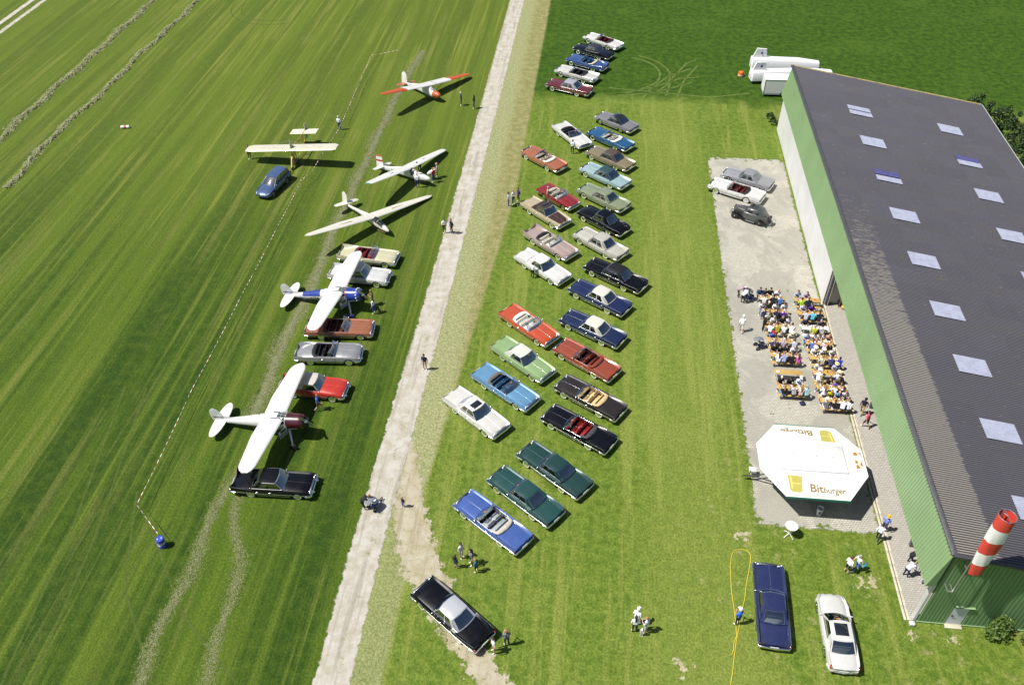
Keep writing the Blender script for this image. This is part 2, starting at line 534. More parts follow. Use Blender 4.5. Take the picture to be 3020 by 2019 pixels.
# tyre marks pressed into the grass
def tyre_material(col):
    g = G('pressed_grass'); p = g.pos(); d = g.attr('dist')
    n = g.noise(p, 3.0, 4.0, 0.7)
    g.set(Base_Color=g.mix(g.sm(n, 0.35, 0.65), col, tuple(c * 0.7 for c in col)), Roughness=0.9)
    k = g.M('MULTIPLY', g.noise(p, 2.2, 5.0, 0.75), 0.30)
    g.ragged(g.M('MULTIPLY', g.sm(d, k, g.M('ADD', k, 0.25)), 0.7))
    return g.m
TYRE = tyre_material((0.19, 0.25, 0.055))
TYRED = tyre_material((0.10, 0.15, 0.018))
def arc(cx, cy, r, a0, a1, n=14, ry=None):
    return [(cx + r * math.cos(R(a0 + (a1 - a0) * k / n)), cy + (ry or r) * math.sin(R(a0 + (a1 - a0) * k / n))) for k in range(n + 1)]
for pth in (arc(3.0, 105.0, 5.0, 75, -60), arc(3.0, 104.6, 6.3, 70, -45), [(8.5, 99.0), (9.5, 104), (11.5, 108.5), (13, 110)], [(9.9, 98.6), (11, 103.5), (13, 108)],
            [(3.5, 99.4), (7.0, 101.2), (10.5, 104), (13, 104.6)], [(2.6, 98.6), (7, 99.6), (12, 103)], [(5.5, 97.6), (6.6, 100.5), (9.0, 104.5), (12.0, 107)], [(1.5, 100.6), (6, 100.0), (14, 99.0), (19, 100.5)]):
    ragged_strip('tyre_track', pth, 0.36, TYRE, 0.005)
for pth in ([(-33.0, 20), (-34.0, 30), (-36.5, 44)], [(-31.2, 20), (-32.2, 30), (-34.7, 44)], [(-24, 20.5), (-28.5, 26.5), (-31, 34)], [(-19, 21), (-24, 25), (-29, 31.5)],
            arc(-49, 124, 5.5, 170, 300), arc(-49, 124, 7.0, 170, 300)):
    ragged_strip('tyre_track', pth, 0.34, TYRED, 0.005)

# ------------------------------------------------ raked hay
def hay_material(name, a, b):
    g = G(name); p = g.pos()
    n = g.noise(p, 5.0, 3.0, 0.7)
    g.set(Base_Color=g.mix(g.sm(n, 0.3, 0.7), a, b), Roughness=0.9)
    g.b.inputs['Specular IOR Level'].default_value = 0.1
    return g.m
HAYM = hay_material('hay', (0.19, 0.21, 0.10), (0.30, 0.31, 0.175))
HAYF = hay_material('cut_grass', (0.16, 0.175, 0.075), (0.25, 0.255, 0.135))
def hay_row(name, label, path, hw, height, per_m, m, seed, blade=0.16):
    r = np.random.RandomState(seed); vs = []; fs = []
    pts = [Vector((p[0], p[1], 0)) for p in path]
    L = sum((b - a).length for a, b in zip(pts, pts[1:]))
    N = int(L * per_m); cum = [0.0]
    for a, b in zip(pts, pts[1:]): cum.append(cum[-1] + (b - a).length)
    ph = r.rand(8) * 6.28
    for i in range(N):
        s = r.rand() * L
        k = 0
        while k < len(pts) - 2 and s > cum[k + 1]: k += 1
        a, b = pts[k], pts[k + 1]; t = (s - cum[k]) / max(1e-6, cum[k + 1] - cum[k])
        c = a.lerp(b, t); d = (b - a).normalized(); nr = Vector((d.y, -d.x, 0))
        wob = 0.25 * math.sin(s * 0.9 + ph[0]) + 0.2 * math.sin(s * 2.3 + ph[1]) + 0.15 * math.sin(s * 5.1 + ph[2])
        w = hw * (1 + 0.9 * wob)
        off = r.normal(0, 0.42)
        if abs(off) > 1.3: off *= 0.6
        q = c + nr * (w * off + hw * 0.35 * math.sin(s * 0.7 + ph[3]))
        clump = 0.5 + 0.5 * math.sin(s * 3.7 + ph[4] + 3 * off) * math.sin(s * 1.3 + ph[5])
        z = 0.012 + height * max(0, 1 - off * off) * clump * r.rand()
        an = r.rand() * 6.28; ln = blade * (0.6 + 0.8 * r.rand()); wd = blade * (0.18 + 0.22 * r.rand()); ti = r.normal(0, 0.45 if height > 0.06 else 0.2)
        u = Vector((math.cos(an), math.sin(an), math.sin(ti) * 0.8)) * ln; v = Vector((-math.sin(an), math.cos(an), r.normal(0, 0.3))) * wd
        q = Vector((q.x, q.y, z)); o = len(vs)
        vs += [tuple(q - u - v), tuple(q + u - v * 0.5), tuple(q + u * 0.9 + v), tuple(q - u + v * 0.7)]
        fs.append((o, o + 1, o + 2, o + 3))
    me = bpy.data.meshes.new(name); me.from_pydata(vs, [], fs)
    return tag(obj(name, me, m), label, 'hay', 'raked hay rows', 'stuff')
hay_row('hay_row', 'outer raked hay row at the far left of the airfield', [(-69.0, 140), (-69.3, 111), (-69.2, 104), (-69.4, 97), (-69.4, 89), (-69.2, 76)], 0.62, 0.24, 150, HAYM, 1, 0.13)
hay_row('hay_row', 'inner raked hay row with a curved end on the airfield', [(-62.2, 140), (-62.4, 115), (-62.9, 104.7), (-62.6, 97.7), (-62.8, 91), (-63.3, 84.7), (-63.0, 78), (-62.5, 71.6)], 0.50, 0.28, 140, HAYM, 2, 0.13)
hay_row('cut_grass_row', 'pale cut grass trail running under the parked gliders', [(-24.2, 110), (-25.0, 96), (-25.2, 87), (-25.2, 80), (-25.2, 75), (-25.3, 70), (-25.3, 64), (-24.9, 58.5), (-25.3, 53), (-25.2, 46), (-25.0, 41)], 0.80, 0.03, 260, HAYF, 3, 0.055)
hay_row('cut_grass_row', 'pale cut grass trail left of the black finned sedan', [(-24.4, 37.5), (-24.7, 33), (-24.8, 28), (-24.9, 24), (-24.8, 17)], 0.62, 0.03, 300, HAYF, 4, 0.045)
hay_row('cut_grass_row', 'pale cut grass trail below the black finned sedan', [(-23.9, 35.2), (-22.9, 31.9), (-21.8, 29.2), (-21.2, 25.5), (-20.5, 17)], 0.58, 0.025, 240, HAYF, 5, 0.045)

def clippings(col):
    g = G('grass_clippings'); p = g.pos(); d = g.attr('dist')
    n = g.noise(p, 4.0, 4.0, 0.7)
    g.set(Base_Color=g.mix(g.sm(n, 0.35, 0.65), col, tuple(c * 0.62 for c in col)), Roughness=0.95)
    k = g.M('MULTIPLY', g.noise(p, 1.5, 6.0, 0.78), 1.9)
    g.ragged(g.M('MULTIPLY', g.sm(d, k, g.M('ADD', k, 0.5)), 0.75))
    return g.m
CLIP = clippings((0.23, 0.245, 0.125))
ragged_strip('clippings', [(-24.2, 110), (-25.0, 96), (-25.2, 80), (-25.3, 64), (-24.9, 58.5), (-25.3, 53), (-25.2, 46), (-25.0, 41)], 1.5, CLIP, 0.006)
ragged_strip('clippings', [(-24.4, 38.5), (-24.7, 33), (-24.8, 28), (-24.9, 24), (-24.8, 17)], 1.15, CLIP, 0.006)
ragged_strip('clippings', [(-23.9, 36.2), (-22.9, 31.9), (-21.8, 29.2), (-21.2, 25.5), (-20.5, 17)], 1.05, CLIP, 0.0065)
# ------------------------------------------------ paved yard
def paving_material(name, base, dark, moss=1.0, stain=1.0):
    g = G(name)
    p = g.pos(); x, y, z = g.xyz(p)
    br = g.node('ShaderNodeTexBrick'); br.offset = 0.5
    g.put(br.inputs['Vector'], g.comb(x, y, 0.0))
    br.inputs['Scale'].default_value = 1.0
    br.inputs['Brick Width'].default_value = 0.23; br.inputs['Row Height'].default_value = 0.155
    br.inputs['Mortar Size'].default_value = 0.013; br.inputs['Mortar Smooth'].default_value = 0.3
    g.put(br.inputs['Color1'], base); g.put(br.inputs['Color2'], tuple(c * 0.84 for c in base)); g.put(br.inputs['Mortar'], tuple(c * 0.5 for c in dark))
    col = br.outputs['Color']
    big = g.noise(p, 0.22, 4.0, 0.6, 0.8)
    col = g.mix(g.M('MULTIPLY', g.sm(big, 0.45, 0.56), 0.72 * stain), col, dark)
    band = g.noise(g.comb(g.M('ADD', g.M('MULTIPLY', x, 0.5), g.M('MULTIPLY', y, 0.9)), x, 0.0), 0.33, 3.0, 0.6, 0.5)
    col = g.mix(g.M('MULTIPLY', g.sm(band, 0.50, 0.57), 0.6 * stain), col, tuple(c * 0.9 for c in dark))
    fine = g.noise(p, 14.0, 3.0, 0.7)
    col = g.mix(g.M('MULTIPLY', g.sm(fine, 0.5, 0.75), 0.25), col, tuple(c * 0.6 for c in dark))
    if moss:
        edge = g.M('ADD', g.M('ADD', g.sm(x, 20.3, 21.0), g.sm(x, 13.2, 12.7)), g.M('ADD', g.sm(y, 36.2, 35.3), g.sm(y, 83.2, 84.4)))
        mn = g.noise(p, 1.5, 5.0, 0.75)
        mk = g.M('MULTIPLY', g.sm(g.M('ADD', mn, g.M('MULTIPLY', edge, 0.12)), 0.635, 0.67), moss)
        col = g.mix(mk, col, (0.10, 0.135, 0.03))
    g.set(Base_Color=col, Roughness=0.9)
    g.b.inputs['Specular IOR Level'].default_value = 0.15
    g.bump(g.M('ADD', g.M('MULTIPLY', br.outputs['Fac'], -0.6), g.M('MULTIPLY', fine, 0.3)), 0.6, 0.02)
    if not moss: return g.m
    n = g.mr(g.noise(p, 1.8, 6.0, 0.75), 0.3, 0.7, 0.0, 0.36)
    g.ragged(g.sm(g.attr('dist'), g.M('SUBTRACT', n, 0.04), g.M('ADD', n, 0.04)))
    return g.m
def rect_sheet(name, x0, x1, y0, y1, z, m, soft=0.6):
    xs = [x0, x0 + soft, x1 - soft, x1]; ys = [y0, y0 + soft, y1 - soft, y1]
    vs = [(a, b, z) for b in ys for a in xs]
    ds = [0.0 if (i in (0, 3) or j in (0, 3)) else soft for j in range(4) for i in range(4)]
    fs = [(j * 4 + i, j * 4 + i + 1, j * 4 + i + 5, j * 4 + i + 4) for j in range(3) for i in range(3)]
    me = bpy.data.meshes.new(name); me.from_pydata(vs, [], fs)
    me.attributes.new('dist', 'FLOAT', 'POINT').data.foreach_set('value', ds)
    o = obj(name, me, m); o['kind'] = 'structure'
    return o
PAVE = paving_material('concrete_pavers', (0.455, 0.438, 0.375), (0.29, 0.28, 0.242), 1.0)
rect_sheet('paved_yard', 12.5, 21.0, 35.1, 84.6, 0.012, PAVE)
PAVI = paving_material('hangar_pavers', (0.41, 0.395, 0.355), (0.35, 0.335, 0.30), 0.0, 0.35)
rect_sheet('hangar_floor', 21.22, 43.2, 28.95, 91.2, 0.02, PAVI, 0.02)

# door track: two rows of precast kerb stones with a dark slot between
KERB = plain((0.47, 0.43, 0.34), 0.9, var=0.12)
kerb = empty('door_track', (21.0, 28.9, 0)); tag(kerb, kind='structure')
ks = MB().rbox((0, 0, 0.03), (0.15, 0.992, 0.075), 0.012).mesh('kerb_stone')
for i in range(31):
    for dx, w in ((-0.02, 1.0), (0.19, 1.0)):
        inst('kerb_stone', ks, KERB, kerb, (dx, 0.55 + i * 1.0, rng.uniform(-0.004, 0.004)), (0, 0, rng.uniform(-0.006, 0.006)))
MB().box((0.085, 15.8, 0.008), (0.05, 31.0, 0.02)).build('track_slot', plain((0.05, 0.045, 0.04), 0.7), kerb)
# ================================================================ HANGAR
def corr(width, length, pitch, amp, seg=6, t=0.0):
    """corrugated sheet: waves across local y (width), runs along local x (length)"""
    n = int(round(width / pitch)) * seg; mbx = MB(); vs = []
    for xx in (0.0, length):
        for k in range(n + 1):
            vs.append((xx, width * k / n, amp * (math.cos(2 * math.pi * k / seg))))
    fs = [(k, k + 1, n + 1 + k + 1, n + 1 + k) for k in range(n)]
    mbx.add(vs, fs); return mbx
def trap(width, length, pitch, depth, t0=0.30):
    """trapezoid-profile sheet, ribs along local x, profile across y"""
    n = int(round(width / pitch)); prof = []
    for k in range(n):
        b = k * pitch
        prof += [(b, 0.0), (b + pitch * 0.10, depth), (b + pitch * (0.10 + t0), depth), (b + pitch * (0.20 + t0), 0.0)]
    prof.append((width, 0.0)); m = len(prof)
    vs = [(xx, y, z) for xx in (0.0, length) for y, z in prof]
    return MB().add(vs, [(k, k + 1, m + k + 1, m + k) for k in range(m - 1)])

def roof_material():
    g = G('fibre_cement_roof')
    p = g.pos(); x, y, z = g.xyz(p); rd = g.rand()
    base = g.mix(rd, (0.086, 0.084, 0.104), (0.098, 0.095, 0.116))
    grime = g.noise(g.comb(g.M('MULTIPLY', x, 0.25), y, 0.0), 1.2, 5.0, 0.7)
    base = g.mix(g.M('MULTIPLY', g.sm(grime, 0.45, 0.7), 0.45), base, (0.10, 0.094, 0.082))
    # lichen and weathered coating on the wave crests
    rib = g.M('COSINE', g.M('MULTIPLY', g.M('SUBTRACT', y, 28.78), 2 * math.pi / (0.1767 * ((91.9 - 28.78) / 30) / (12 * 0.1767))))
    streak = g.noise(g.comb(g.M('MULTIPLY', x, 0.9), g.M('MULTIPLY', y, 5.0), 0.0), 1.0, 4.0, 0.75)
    edge = g.M('MULTIPLY', g.sm(x, 24.3, 23.7), g.sm(y, 74.0, 36.0))
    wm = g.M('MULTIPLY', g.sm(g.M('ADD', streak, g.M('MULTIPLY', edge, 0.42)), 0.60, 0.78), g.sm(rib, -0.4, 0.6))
    base = g.mix(g.M('MULTIPLY', g.sm(rib, 0.35, -0.6), 0.85), base, (0.016, 0.016, 0.019))  # wave troughs painted dark, rib shading put into the colour
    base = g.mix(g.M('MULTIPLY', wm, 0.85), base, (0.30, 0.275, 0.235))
    lich = g.M('MULTIPLY', g.sm(g.noise(g.comb(g.M('MULTIPLY', x, 0.7), g.M('MULTIPLY', y, 3.0), 5.0), 1.3, 4.0, 0.75), 0.62, 0.72), g.sm(rib, 0.0, 0.7))
    base = g.mix(g.M('MULTIPLY', lich, 0.55), base, (0.26, 0.20, 0.06))
    fine = g.noise(p, 9.0, 3.0, 0.7)
    base = g.mix(g.M('MULTIPLY', g.sm(fine, 0.5, 0.8), 0.4), base, (0.03, 0.03, 0.033))
    g.set(Base_Color=base, Roughness=0.72)
    g.bump(fine, 0.3, 0.02)
    return g.m
def steel_material(name, col, rough=0.45):
    g = G(name); p = g.pos()
    n = g.noise(p, 0.35, 3.0, 0.6); f = g.noise(p, 6.0, 4.0, 0.7)
    c = g.mix(g.sm(n, 0.3, 0.7), tuple(k * 0.93 for k in col), tuple(k * 1.05 for k in col))
    c = g.mix(g.M('MULTIPLY', g.sm(f, 0.55, 0.8), 0.18), c, tuple(k * 0.6 for k in col))
    g.set(Base_Color=c, Roughness=rough)
    return g.m
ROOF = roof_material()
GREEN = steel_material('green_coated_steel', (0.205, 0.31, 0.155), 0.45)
GREEN_SHADE = steel_material('green_steel_shaded', (0.135, 0.235, 0.105), 0.5)  # same cladding as the fascia, colour darkened to imitate shaded faces
WHITE = steel_material('white_door_panel', (0.60, 0.60, 0.60), 0.5)
EAVE_X, LOW_X, YN, YF = 21.45, 42.75, 28.78, 91.9
ZE, SL = 7.50, -0.1790
hang = empty('hangar', (EAVE_X, YN, 0))
tag(hang, 'green steel hangar with dark corrugated mono-pitch roof and white sliding doors', 'hangar')
def H(x, y, z):            # world -> hangar local
    return (x - EAVE_X, y - YN, z)
ang = math.atan(-SL)
ROWS, COLS, SW = 9, 30, 12 * 0.1767
slen = (LOW_X - EAVE_X) / math.cos(ang); rl = slen / ROWS
sheet = corr(SW, rl + 0.12, 0.1767, 0.038).mesh('roof_sheet', sharp=60, recalc=False)
wid = (YF - YN) / COLS
for r_ in range(ROWS):
    for c_ in range(COLS):
        x = r_ * rl * math.cos(ang) - (0.10 if r_ == 0 else 0.0); z = ZE + SL * r_ * rl * math.cos(ang) + 0.04
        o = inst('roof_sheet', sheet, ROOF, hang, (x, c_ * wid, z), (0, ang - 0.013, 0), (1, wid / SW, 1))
MB().add([H(EAVE_X + .1, YN + .1, ZE - 0.12), H(LOW_X - .1, YN + .1, ZE + SL * (LOW_X - EAVE_X) - 0.12), H(LOW_X - .1, YF - .1, ZE + SL * (LOW_X - EAVE_X) - 0.12), H(EAVE_X + .1, YF - .1, ZE - 0.12)], [(0, 1, 2, 3)]).build('roof_lining', plain((0.10, 0.10, 0.10), 0.8), hang, recalc=False)
# roof lights: translucent corrugated sheets in two staggered rows
def skylight_material(tint):
    g = G('translucent_sheet'); p = g.pos(); x, y, z = g.xyz(p)
    n = g.noise(p, 2.0, 4.0, 0.7)
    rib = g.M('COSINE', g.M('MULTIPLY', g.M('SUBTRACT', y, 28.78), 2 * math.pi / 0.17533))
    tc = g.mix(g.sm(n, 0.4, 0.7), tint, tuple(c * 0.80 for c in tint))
    tc = g.mix(g.M('MULTIPLY', g.sm(rib, 0.2, -0.8), 0.35), tc, tuple(c * 0.5 for c in tint))  # troughs darkened in the colour to imitate shading between ribs
    g.set(Base_Color=tc, Roughness=0.4)
    return g.m
SKYA = skylight_material((0.37, 0.39, 0.50)); SKYB = skylight_material((0.09, 0.09, 0.24))
half = corr(0.8835, 2.42, 0.1767, 0.034).mesh('roof_light_sheet', sharp=60, recalc=False)
for i, (sx, sy) in enumerate(((27.25, 83.4), (27.25, 77.05), (27.25, 70.6), (27.25, 64.2), (27.25, 57.75), (27.4, 51.4), (27.5, 45.5), (27.5, 39.3), (27.5, 33.0), (36.85, 83.5), (36.85, 77.05), (36.9, 70.9), (36.9, 64.4), (36.9, 58.0), (36.9, 51.6), (36.9, 45.2))):
    for hh in (0, 1):
        x0 = sx - 1.2
        dk = hh == 1 and i in (2, 10)
        y0 = round((sy - YN + (hh - 1) * 0.8835) / 0.17533) * 0.17533
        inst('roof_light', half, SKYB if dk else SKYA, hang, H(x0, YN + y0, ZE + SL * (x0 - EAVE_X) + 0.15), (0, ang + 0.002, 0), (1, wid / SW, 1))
# eave trim, verge trims, low eave gutter
TRIM = plain((0.055, 0.055, 0.062), 0.5, var=0.2)
MB().rbox(H(EAVE_X - 0.05, (YN + YF) / 2, ZE + 0.02), (0.32, YF - YN + 0.2, 0.16), 0.03).build('eave_trim', TRIM, hang)
for yy in (YN - 0.08, YF + 0.06):
    MB().sweep([H(EAVE_X - 0.15, yy, ZE + 0.02), H(LOW_X + 0.1, yy, ZE + SL * (LOW_X - EAVE_X) - 0.01)], 0.24, 0.20).build('verge_trim', TRIM if yy < 50 else plain((0.30, 0.25, 0.10), 0.8, var=0.3), hang)
MB().sweep([H(LOW_X + 0.18, YN, ZE + SL * (LOW_X - EAVE_X) - 0.02), H(LOW_X + 0.18, YF, ZE + SL * (LOW_X - EAVE_X) - 0.02)], 0.16, 0.12).build('gutter', plain((0.42, 0.42, 0.42), 0.5), hang)
# sloping green fascia above the doors
fz = 4.22; fx0, fx1 = EAVE_X - 0.02, 20.86
fl = math.hypot(fx0 - fx1, ZE - fz); fa = math.atan2(ZE - fz, -(fx0 - fx1))
NP = 63; pw = (YF - YN) / NP
fp = trap(1.0, fl, 0.25, -0.04).mesh('fascia_panel', sharp=25, recalc=False)
for i in range(NP):
    inst('fascia_panel', fp, GREEN, hang, H(fx0, YN + i * pw, ZE - 0.06), (0, fa, 0), (1, pw * 0.998, 1))
MB().sweep([H(fx1 + 0.03, YN, fz - 0.04), H(fx1 + 0.03, YF, fz - 0.04)], 0.07, 0.06).build('fascia_edge', GREEN, hang)
MB().add([H(fx1 + .04, YN + .02, fz - 0.04), H(21.35, YN + .02, fz - 0.04), H(21.35, YF - .02, fz - 0.04), H(fx1 + .04, YF - .02, fz - 0.04)], [(0, 1, 2, 3)]).build('fascia_soffit', GREEN_SHADE, hang, recalc=False)
for yy in (YN + 0.012, YF - 0.012):
    MB().add([H(fx0, yy, ZE - 0.08), H(fx1 + .03, yy, fz - 0.02), H(21.4, yy, fz - 0.02)], [(0, 1, 2)]).build('fascia_end', GREEN_SHADE, hang, recalc=False)
MB().box(H(21.42, (YN + YF) / 2, 5.8), (0.10, YF - YN - 0.3, 3.2)).build('header_beam', plain((0.12, 0.12, 0.12), 0.7), hang)
# near gable: vertical profiled sheets, each 1 m wide, tops cut to the roof slope
GY = 28.95
def gable_panel(x0, x1, zlo, yy, nm='gable_panel', flip=1):
    prof = []; n = 4; pt = (x1 - x0) / n
    for k in range(n):
        b = x0 + k * pt
        prof += [(b, 0.0), (b + pt * 0.22, 0.0), (b + pt * 0.32, 0.042), (b + pt * 0.90, 0.042)]
    prof.append((x1, 0.0))
    vs = []
    for top in (0, 1):
        for px, d in prof:
            vs.append(H(px, yy - d * flip, (ZE + SL * (px - EAVE_X) - 0.03) if top else zlo))
    m = len(prof)
    return MB().add(vs, [(k, k + 1, m + k + 1, m + k) for k in range(m - 1)]).build(nm, GREEN_SHADE, hang, sharp=25, recalc=False)
gx = 21.62
xs = [gx + 0.86 * k for k in range(2)] + [23.30, 24.22]
cuts = [21.62, 22.46, 23.29, 24.23] + [24.23 + 1.03 * k for k in range(1, 19)]
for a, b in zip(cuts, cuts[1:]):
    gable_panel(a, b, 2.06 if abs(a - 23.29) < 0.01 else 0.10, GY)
MB().box(H(32.2, GY + 0.09, 1.6), (21.0, 0.05, 3.1)).box(H(26.5, GY + 0.09, 4.6), (9.8, 0.05, 2.9)).build('gable_liner', plain((0.15, 0.15, 0.15), 0.8), hang)
MB().sweep([H(21.6, GY - 0.04, 0.09), H(23.26, GY - 0.04, 0.09)], 0.10, 0.06).sweep([H(24.26, GY - 0.04, 0.09), H(42.7, GY - 0.04, 0.09)], 0.10, 0.06).build('base_flashing', GREEN, hang)
dr = MB().rbox(H(23.76, GY - 0.01, 1.07), (0.90, 0.05, 1.98), 0.008).build('door', steel_material('grey_door', (0.52, 0.53, 0.58)), hang)
hd = MB().box(H(23.42, GY - 0.06, 1.05), (0.05, 0.05, 0.16)).tube([H(23.42, GY - .09, 1.08), H(23.56, GY - .09, 1.08)], 0.014).build('door_handle', plain((0.02, 0.02, 0.02), 0.4), hang)
hd.parent = dr; hd.matrix_parent_inverse = Matrix.Identity(4)
MB().sweep([H(23.25, GY - 0.09, 2.10), H(24.42, GY - 0.09, 2.10)], 0.16, 0.05).build('door_canopy', GREEN, hang)
MB().rbox(H(23.76, GY - 0.17, 0.05), (1.0, 0.32, 0.10), 0.01).build('door_step', plain((0.45, 0.41, 0.31), 0.9, var=0.1), hang)
# corner post of the opening (pale steel)
MB().box(H(21.47, GY + 0.16, 2.1), (0.16, 0.36, 4.2)).build('corner_post', steel_material('pale_post', (0.52, 0.52, 0.50)), hang)
MB().rbox(H(21.3, GY - 0.25, 0.12), (0.34, 0.28, 0.24), 0.05).build('post_foot', plain((0.5, 0.5, 0.5), 0.8, var=0.2), hang)
# other walls
for k in range(20):
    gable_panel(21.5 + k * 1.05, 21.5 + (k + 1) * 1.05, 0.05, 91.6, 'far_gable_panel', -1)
MB().box(H(42.6, 60.3, 1.8), (0.1, 62.4, 3.55)).build('back_wall', GREEN_SHADE, hang)
for k in range(5):
    MB().box(H(22.6, 34.5 + k * 12.6, 3.6), (0.22, 0.22, 7.0)).build('roof_post', plain((0.10, 0.10, 0.11), 0.6), hang)
# sliding door leaves, all pushed to the far half, on parallel tracks
edges = (59.55, 68.0, 75.9, 83.8, 91.3)
for k in range(4):
    MB().rbox(H(21.02 + 0.03 * k, (edges[k] + edges[k + 1]) / 2, 2.12), (0.06, edges[k + 1] - edges[k] - 0.03, 4.15), 0.008).build('sliding_door', WHITE, hang)
for k in range(3):
    MB().rbox(H(21.18 + 0.11 * k, 63.6 - 0.07 * k, 2.1), (0.055, 8.3, 4.1), 0.008).build('sliding_door', WHITE if k != 2 else steel_material('beige_door', (0.47, 0.45, 0.40)), hang)
DKS = plain((0.03, 0.03, 0.035), 0.6)
for k in (1, 2, 3):
    MB().box(H(20.995 + 0.03 * k, edges[k], 2.12), (0.05, 0.07, 4.12)).build('door_seal', plain((0.16, 0.16, 0.17), 0.6), hang)
for k in range(3):
    MB().box(H(21.08 + 0.10 * k, 59.46 - 0.05 * k, 2.1), (0.035, 0.06, 4.1)).build('door_seal', DKS if k != 1 else plain((0.25, 0.25, 0.26), 0.5), hang)
# small folding leaf that stands open inside, with a rod leaning on it
lf = MB().rbox(H(21.95, 59.75, 2.05), (1.0, 0.05, 4.0), 0.008).build('open_leaf', steel_material('beige_leaf', (0.44, 0.42, 0.36)), hang)
MB().box(H(21.75, 59.69, 2.3), (0.12, 0.06, 0.25)).build('door_handle', DKS, lf).matrix_parent_inverse = Matrix.Identity(4)
rod = MB().tube([(22.35, 59.15, 0.05), (22.42, 59.62, 2.6)], 0.025, 6).tube([(22.28, 59.15, 0.04), (22.6, 59.2, 0.03)], 0.02, 5).build('push_rod', plain((0.25, 0.14, 0.10), 0.5))
tag(rod, 'brown rod leaning on the open door leaf of the hangar', 'rod')
bx = empty('crate', (22.75, 59.55, 0)); tag(bx, 'black open crate just inside the hangar door', 'crate')
for c, d in (((0, 0, .03), (.8, .5, .04)), ((-.39, 0, .22), (.03, .5, .4)), ((.39, 0, .22), (.03, .5, .4)), ((0, -.24, .22), (.8, .03, .4)), ((0, .24, .22), (.8, .03, .4))):
    MB().rbox(c, d, 0.01).build('crate_panel', plain((0.015, 0.015, 0.018), 0.5), bx)
pk = MB().lathe([(0.01, 0.05), (0.12, 0.0), (0.2, 0.08), (0.22, 0.2), (0.17, 0.32), (0.1, 0.36), (0.09, 0.33), (0.01, 0.30)], 16).build('bucket', plain((0.62, 0.30, 0.04), 0.5))
pk.location = (22.72, 59.05, 0.02); tag(pk, 'round orange tub beside the black crate', 'tub')

# ------------------------------------------------ windsock on the gable
ws = empty('windsock', (22.2, 28.4, 0)); tag(ws, 'red and white windsock hanging limp from a mast on the gable', 'windsock')
GAL = plain((0.45, 0.46, 0.48), 0.35, 0.8)
MB().tube([(0, 0, 4.3), (0, 0, 12.2)], 0.04, 8).build('mast', GAL, ws)
MB().box((0.0, 0.25, 4.4), (0.06, 0.5, 0.06)).box((-0.28, 0.25, 4.4), (0.06, 0.5, 0.06)).box((-0.14, 0.0, 4.4), (0.36, 0.08, 0.08)).build('mast_bracket', GAL, ws)
MB().box((0.0, 0.25, 6.7), (0.06, 0.5, 0.06)).build('mast_bracket', GAL, ws)
MB().lathe([(0.44, 12.02), (0.455, 12.04), (0.44, 12.06), (0.425, 12.04), (0.44, 12.02)], 20, c=(0.16, -0.22, 0)).tube([(0, 0, 12.04), (0.16, -0.22, 12.04)], 0.02, 5).tube([(0.16, -0.66, 12.04), (0.16, 0.22, 12.04)], 0.012, 5).build('hoop', GAL, ws)
REDC = plain((0.58, 0.055, 0.035), 0.75, var=0.08); WHC = plain((0.72, 0.72, 0.72), 0.75, var=0.05)
zz = [12.04, 11.1, 9.95, 8.85, 7.8, 6.85]; rr = [0.45, 0.46, 0.47, 0.45, 0.41, 0.36]
for k in range(5):
    prof = []
    m_ = MB(); rings = []
    for s in range(5):
        t = s / 4; z = zz[k] + (zz[k + 1] - zz[k]) * t; r0 = rr[k] + (rr[k + 1] - rr[k]) * t
        depth = (12.04 - z) / 5.2
        ring = []
        for a in range(32):
            th = 2 * math.pi * a / 32
            w = 1 + min(1, depth * 2.5) * (0.07 * math.sin(2 * th + z * 0.9) + 0.05 * math.sin(4 * th + z * 1.7) + 0.03 * math.sin(7 * th + z * 3.1))
            fl_ = 1 - 0.45 * min(1, depth * 1.8)
            ring.append(V(0.16 + 0.14 * depth + r0 * w * math.cos(th), -0.22 - 0.05 * depth + r0 * w * fl_ * math.sin(th), z))
        rings.append(ring)
    m_.loft(rings).build('cloth_band', REDC if k % 2 == 0 else WHC, ws, sharp=60)
# ================================================================ CARS
def _wheel_meshes(r=0.355, w=0.2, ww=True):
    ty = MB().lathe([(r * .62, -w * .46), (r * .90, -w * .5), (r * .985, -w * .36), (r, 0), (r * .985, w * .36), (r * .90, w * .5), (r * .62, w * .46)], 20, 'y').mesh('tyre')
    wl = MB().lathe([(r * .64, w * .47), (r * .74, w * .515), (r * .81, w * .515)], 20, 'y').mesh('whitewall')
    hb = MB().lathe([(r * .64, w * .43), (r * .60, w * .50), (r * .44, w * .44), (r * .32, w * .50), (r * .16, w * .58), (0.002, w * .60)], 20, 'y').mesh('hubcap')
    return ty, wl, hb
WH = {k: _wheel_meshes(*k) for k in ((0.355, 0.2), (0.34, 0.22), (0.37, 0.16))}
def spoke_rim(r=0.34, w=0.22):
    m = MB()
    m.lathe([(r * .70, w * .44), (r * .66, w * .50), (r * .60, w * .40)], 20, 'y')
    for k in range(7):
        a = 2 * math.pi * k / 7
        rot = Matrix.Rotation(-a, 3, 'Y')
        m.box(rot @ V(r * .36, w * .46, 0), (r * .6, 0.03, r * .14), rot)
    m.lathe([(r * .16, w * .40), (r * .15, w * .52), (0.002, w * .54)], 10, 'y')
    return m.mesh('alloy_rim')
RIM = spoke_rim()
RUB = plain((0.018, 0.018, 0.019), 0.7)
WWM = plain((0.72, 0.71, 0.67), 0.6)
DARK = plain((0.012, 0.012, 0.013), 0.6)
REDL = plain((0.35, 0.008, 0.008), 0.2, coat=1.0)
LENS = plain((0.72, 0.74, 0.76), 0.12, coat=1.0)
PLATE = plain((0.75, 0.75, 0.72), 0.5)
ORANGE = plain((0.85, 0.30, 0.015), 0.6)

